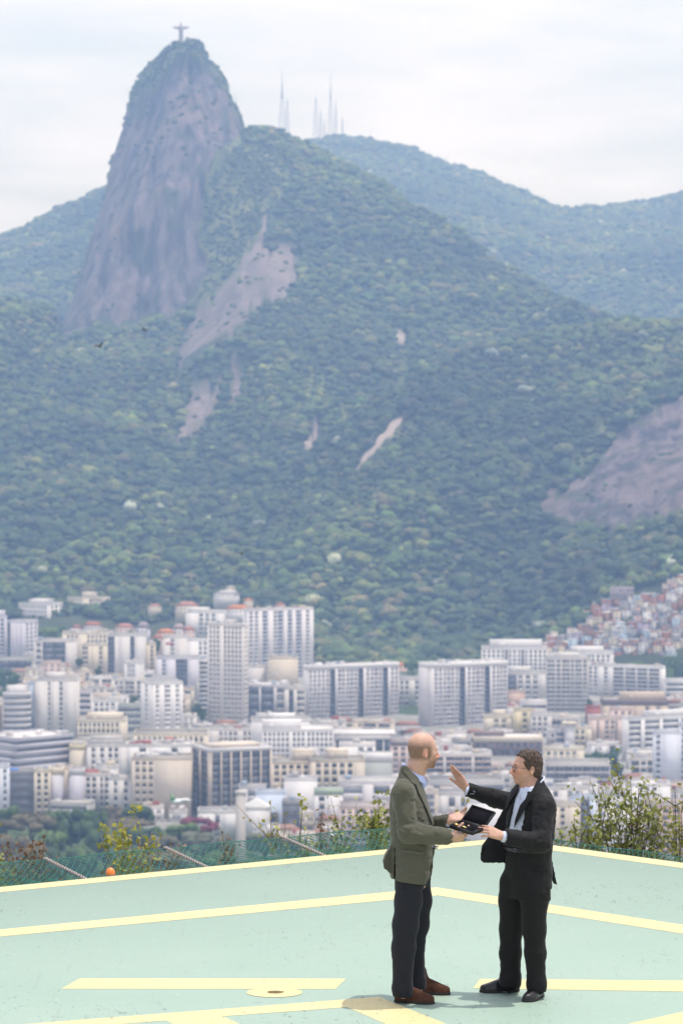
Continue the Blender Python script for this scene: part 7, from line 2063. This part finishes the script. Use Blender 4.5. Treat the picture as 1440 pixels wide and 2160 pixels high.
for a_, b_ in ((lgF[2], on_z(1085, 2092) + np.array([0, 0, .05])), (lgN[2], on_z(1136, 2102) + np.array([0, 0, .05]))):
    m = MB(); m.tube([a_ + (0, 0, .12) - baseR, a_ - baseR, b_ - baseR], [.040, .042, .044], 14); m.build('sock', M_SOCK, manR, smooth=True)
shoe(manR, baseR, on_z(1094, 2091), R(180 + 8), .285, M_LEATH, M_SOLE, 'loafer', .049)
shoe(manR, baseR, on_z(1141, 2101), R(180 + 62), .28, M_LEATH, M_SOLE, 'loafer', .049)

# ------------------------------------------------------------------ the open case between them, with its key
H0 = K(972, 1729, -.06)
e1 = np.array([.152, -.105, -.036]); e2v = np.array([-.104, -.098, -.014]); ld = np.array([.072, .080, .092])
# square the frame up
e1u = e1 / np.linalg.norm(e1); e2u = e2v - e1u * (e2v @ e1u); e2u /= np.linalg.norm(e2u); nb_ = np.cross(e1u, e2u); nb_ = nb_ if nb_[2] > 0 else -nb_
ldu = ld - e1u * (ld @ e1u); ldu /= np.linalg.norm(ldu); nl_ = np.cross(e1u, ldu)
nl_ = nl_ if nl_ @ e2u > 0 else -nl_
LW, LD, LL = .195, .145, .150
case = empty('presentation_case', H0); tag(case, 'open black presentation case with a raised lid held between the two men', 'case')
def tray(m, o, a, b, n, A, Bw, T, wall=.007):
    c = o + a * A / 2 + b * Bw / 2
    m.obox(c - n * (T - .003), a * A / 2, b * Bw / 2, n * .003)
    m.obox(o + a * A / 2 + b * wall / 2 - n * T / 2, a * A / 2, b * wall / 2, n * T / 2); m.obox(o + a * A / 2 + b * (Bw - wall / 2) - n * T / 2, a * A / 2, b * wall / 2, n * T / 2)
    m.obox(o + a * wall / 2 + b * Bw / 2 - n * T / 2, a * wall / 2, b * (Bw / 2 - wall), n * T / 2); m.obox(o + a * (A - wall / 2) + b * Bw / 2 - n * T / 2, a * wall / 2, b * (Bw / 2 - wall), n * T / 2)
Z0 = np.zeros(3)
m = MB(); tray(m, Z0, e1u, e2u, nb_, LW, LD, .026); m.build('base', M_CASE, case)
m = MB(); m.obox(e1u * LW / 2 + e2u * LD / 2 - nb_ * .012, e1u * (LW / 2 - .0075), e2u * (LD / 2 - .0075), nb_ * .006); m.build('velvet_bed', M_VELVET, case)
m = MB(); tray(m, Z0, e1u, ldu, nl_, LW, LL, .020); lid = m.build('lid', M_CASE, case)
m = MB(); m.obox(e1u * LW / 2 + ldu * LL / 2 - nl_ * .012, e1u * (LW / 2 - .0075), ldu * (LL / 2 - .0075), nl_ * .004); m.build('lid_lining', M_VELVET, lid)
for q in (.3, .7):
    m = MB(); m.tube([e1u * LW * q - e1u * .012 - nb_ * .002, e1u * LW * q + e1u * .012 - nb_ * .002], .0035, 6); m.build('hinge', M_CASE, case)
# key
k0 = H0 + e2u * LD * .74 + e1u * LW * .22 + nb_ * .002
key = empty('key', k0); tag(key, 'golden ornamental key lying in the open black case', 'key')
m = MB(); m.tube([Z0, e1u * .075], .0036, 8); m.tube([e1u * .03, e1u * .034], .0055, 8); m.build('shank', M_GOLD, key)
m = MB(); a = np.arange(17) * 2 * math.pi / 16; m.tube([-e1u * .011 + (e1u * math.cos(q) + e2u * math.sin(q)) * .012 for q in a], .0033, 6, cap=False); m.build('bow', M_GOLD, key)
m = MB(); m.obox(e1u * .069 + e2u * .009, e1u * .003, e2u * .008, nb_ * .003); m.obox(e1u * .058 + e2u * .007, e1u * .0025, e2u * .006, nb_ * .003); m.build('bit', M_GOLD, key)

# ------------------------------------------------------------------ the statue on the summit
DS = 4600.0; mS = DS / FPX
P = at(382, 106, DS); st = empty('statue', P - (0, 0, 5)); tag(st, 'tall pale statue with outstretched arms on the rock summit', 'statue')
hz = lambda y: (106 - y) * mS + 5
F = Field((-15.5, -5, 0), (15.5, 5, 46), .45)
F.cone((0, 0, hz(93)), (0, 0, hz(60)), 3.3, 2.9, .6, sq=((0, 1, 0), 1.25)); F.cone((0, 0, hz(66)), (0, 0, hz(57)), 3.0, 2.6, .8)
F.cone((0, 0, hz(56)), (0, 0, hz(51.5)), 1.3, 1.25, .6); F.ell((0, -.1, hz(50.3)), (1.35, 1.5, 2.0), None, .3)
for s in (-1, 1):
    F.cone((s * 2.0, 0, hz(58.3)), (s * 8.5, -.1, hz(57.8)), 1.75, 1.15, .8); F.cone((s * 8.5, -.1, hz(57.8)), (s * 12.4, -.2, hz(57.4)), 1.15, .55, .4)
    F.cone((s * 3.2, 0, hz(60)), (s * 8.2, 0, hz(59.5)), 1.6, 1.0, .9)
F.wrinkle(.22, (1.2, 1.2, .12), 4, 1.2)
V, Qd = F.mesh(1); link('figure', mk_mesh('figure', V, Qd, True), M_WALL, st, (.40, .37, .38))
m = MB(); m.prism([(-3.6, -3.6), (3.6, -3.6), (3.6, 3.6), (-3.6, 3.6)], 0, hz(94), top=.86); m.prism([(-4.6, -4.6), (4.6, -4.6), (4.6, 4.6), (-4.6, 4.6)], -4, 1.4); m.build('pedestal', M_WALL, st, (.20, .17, .19))
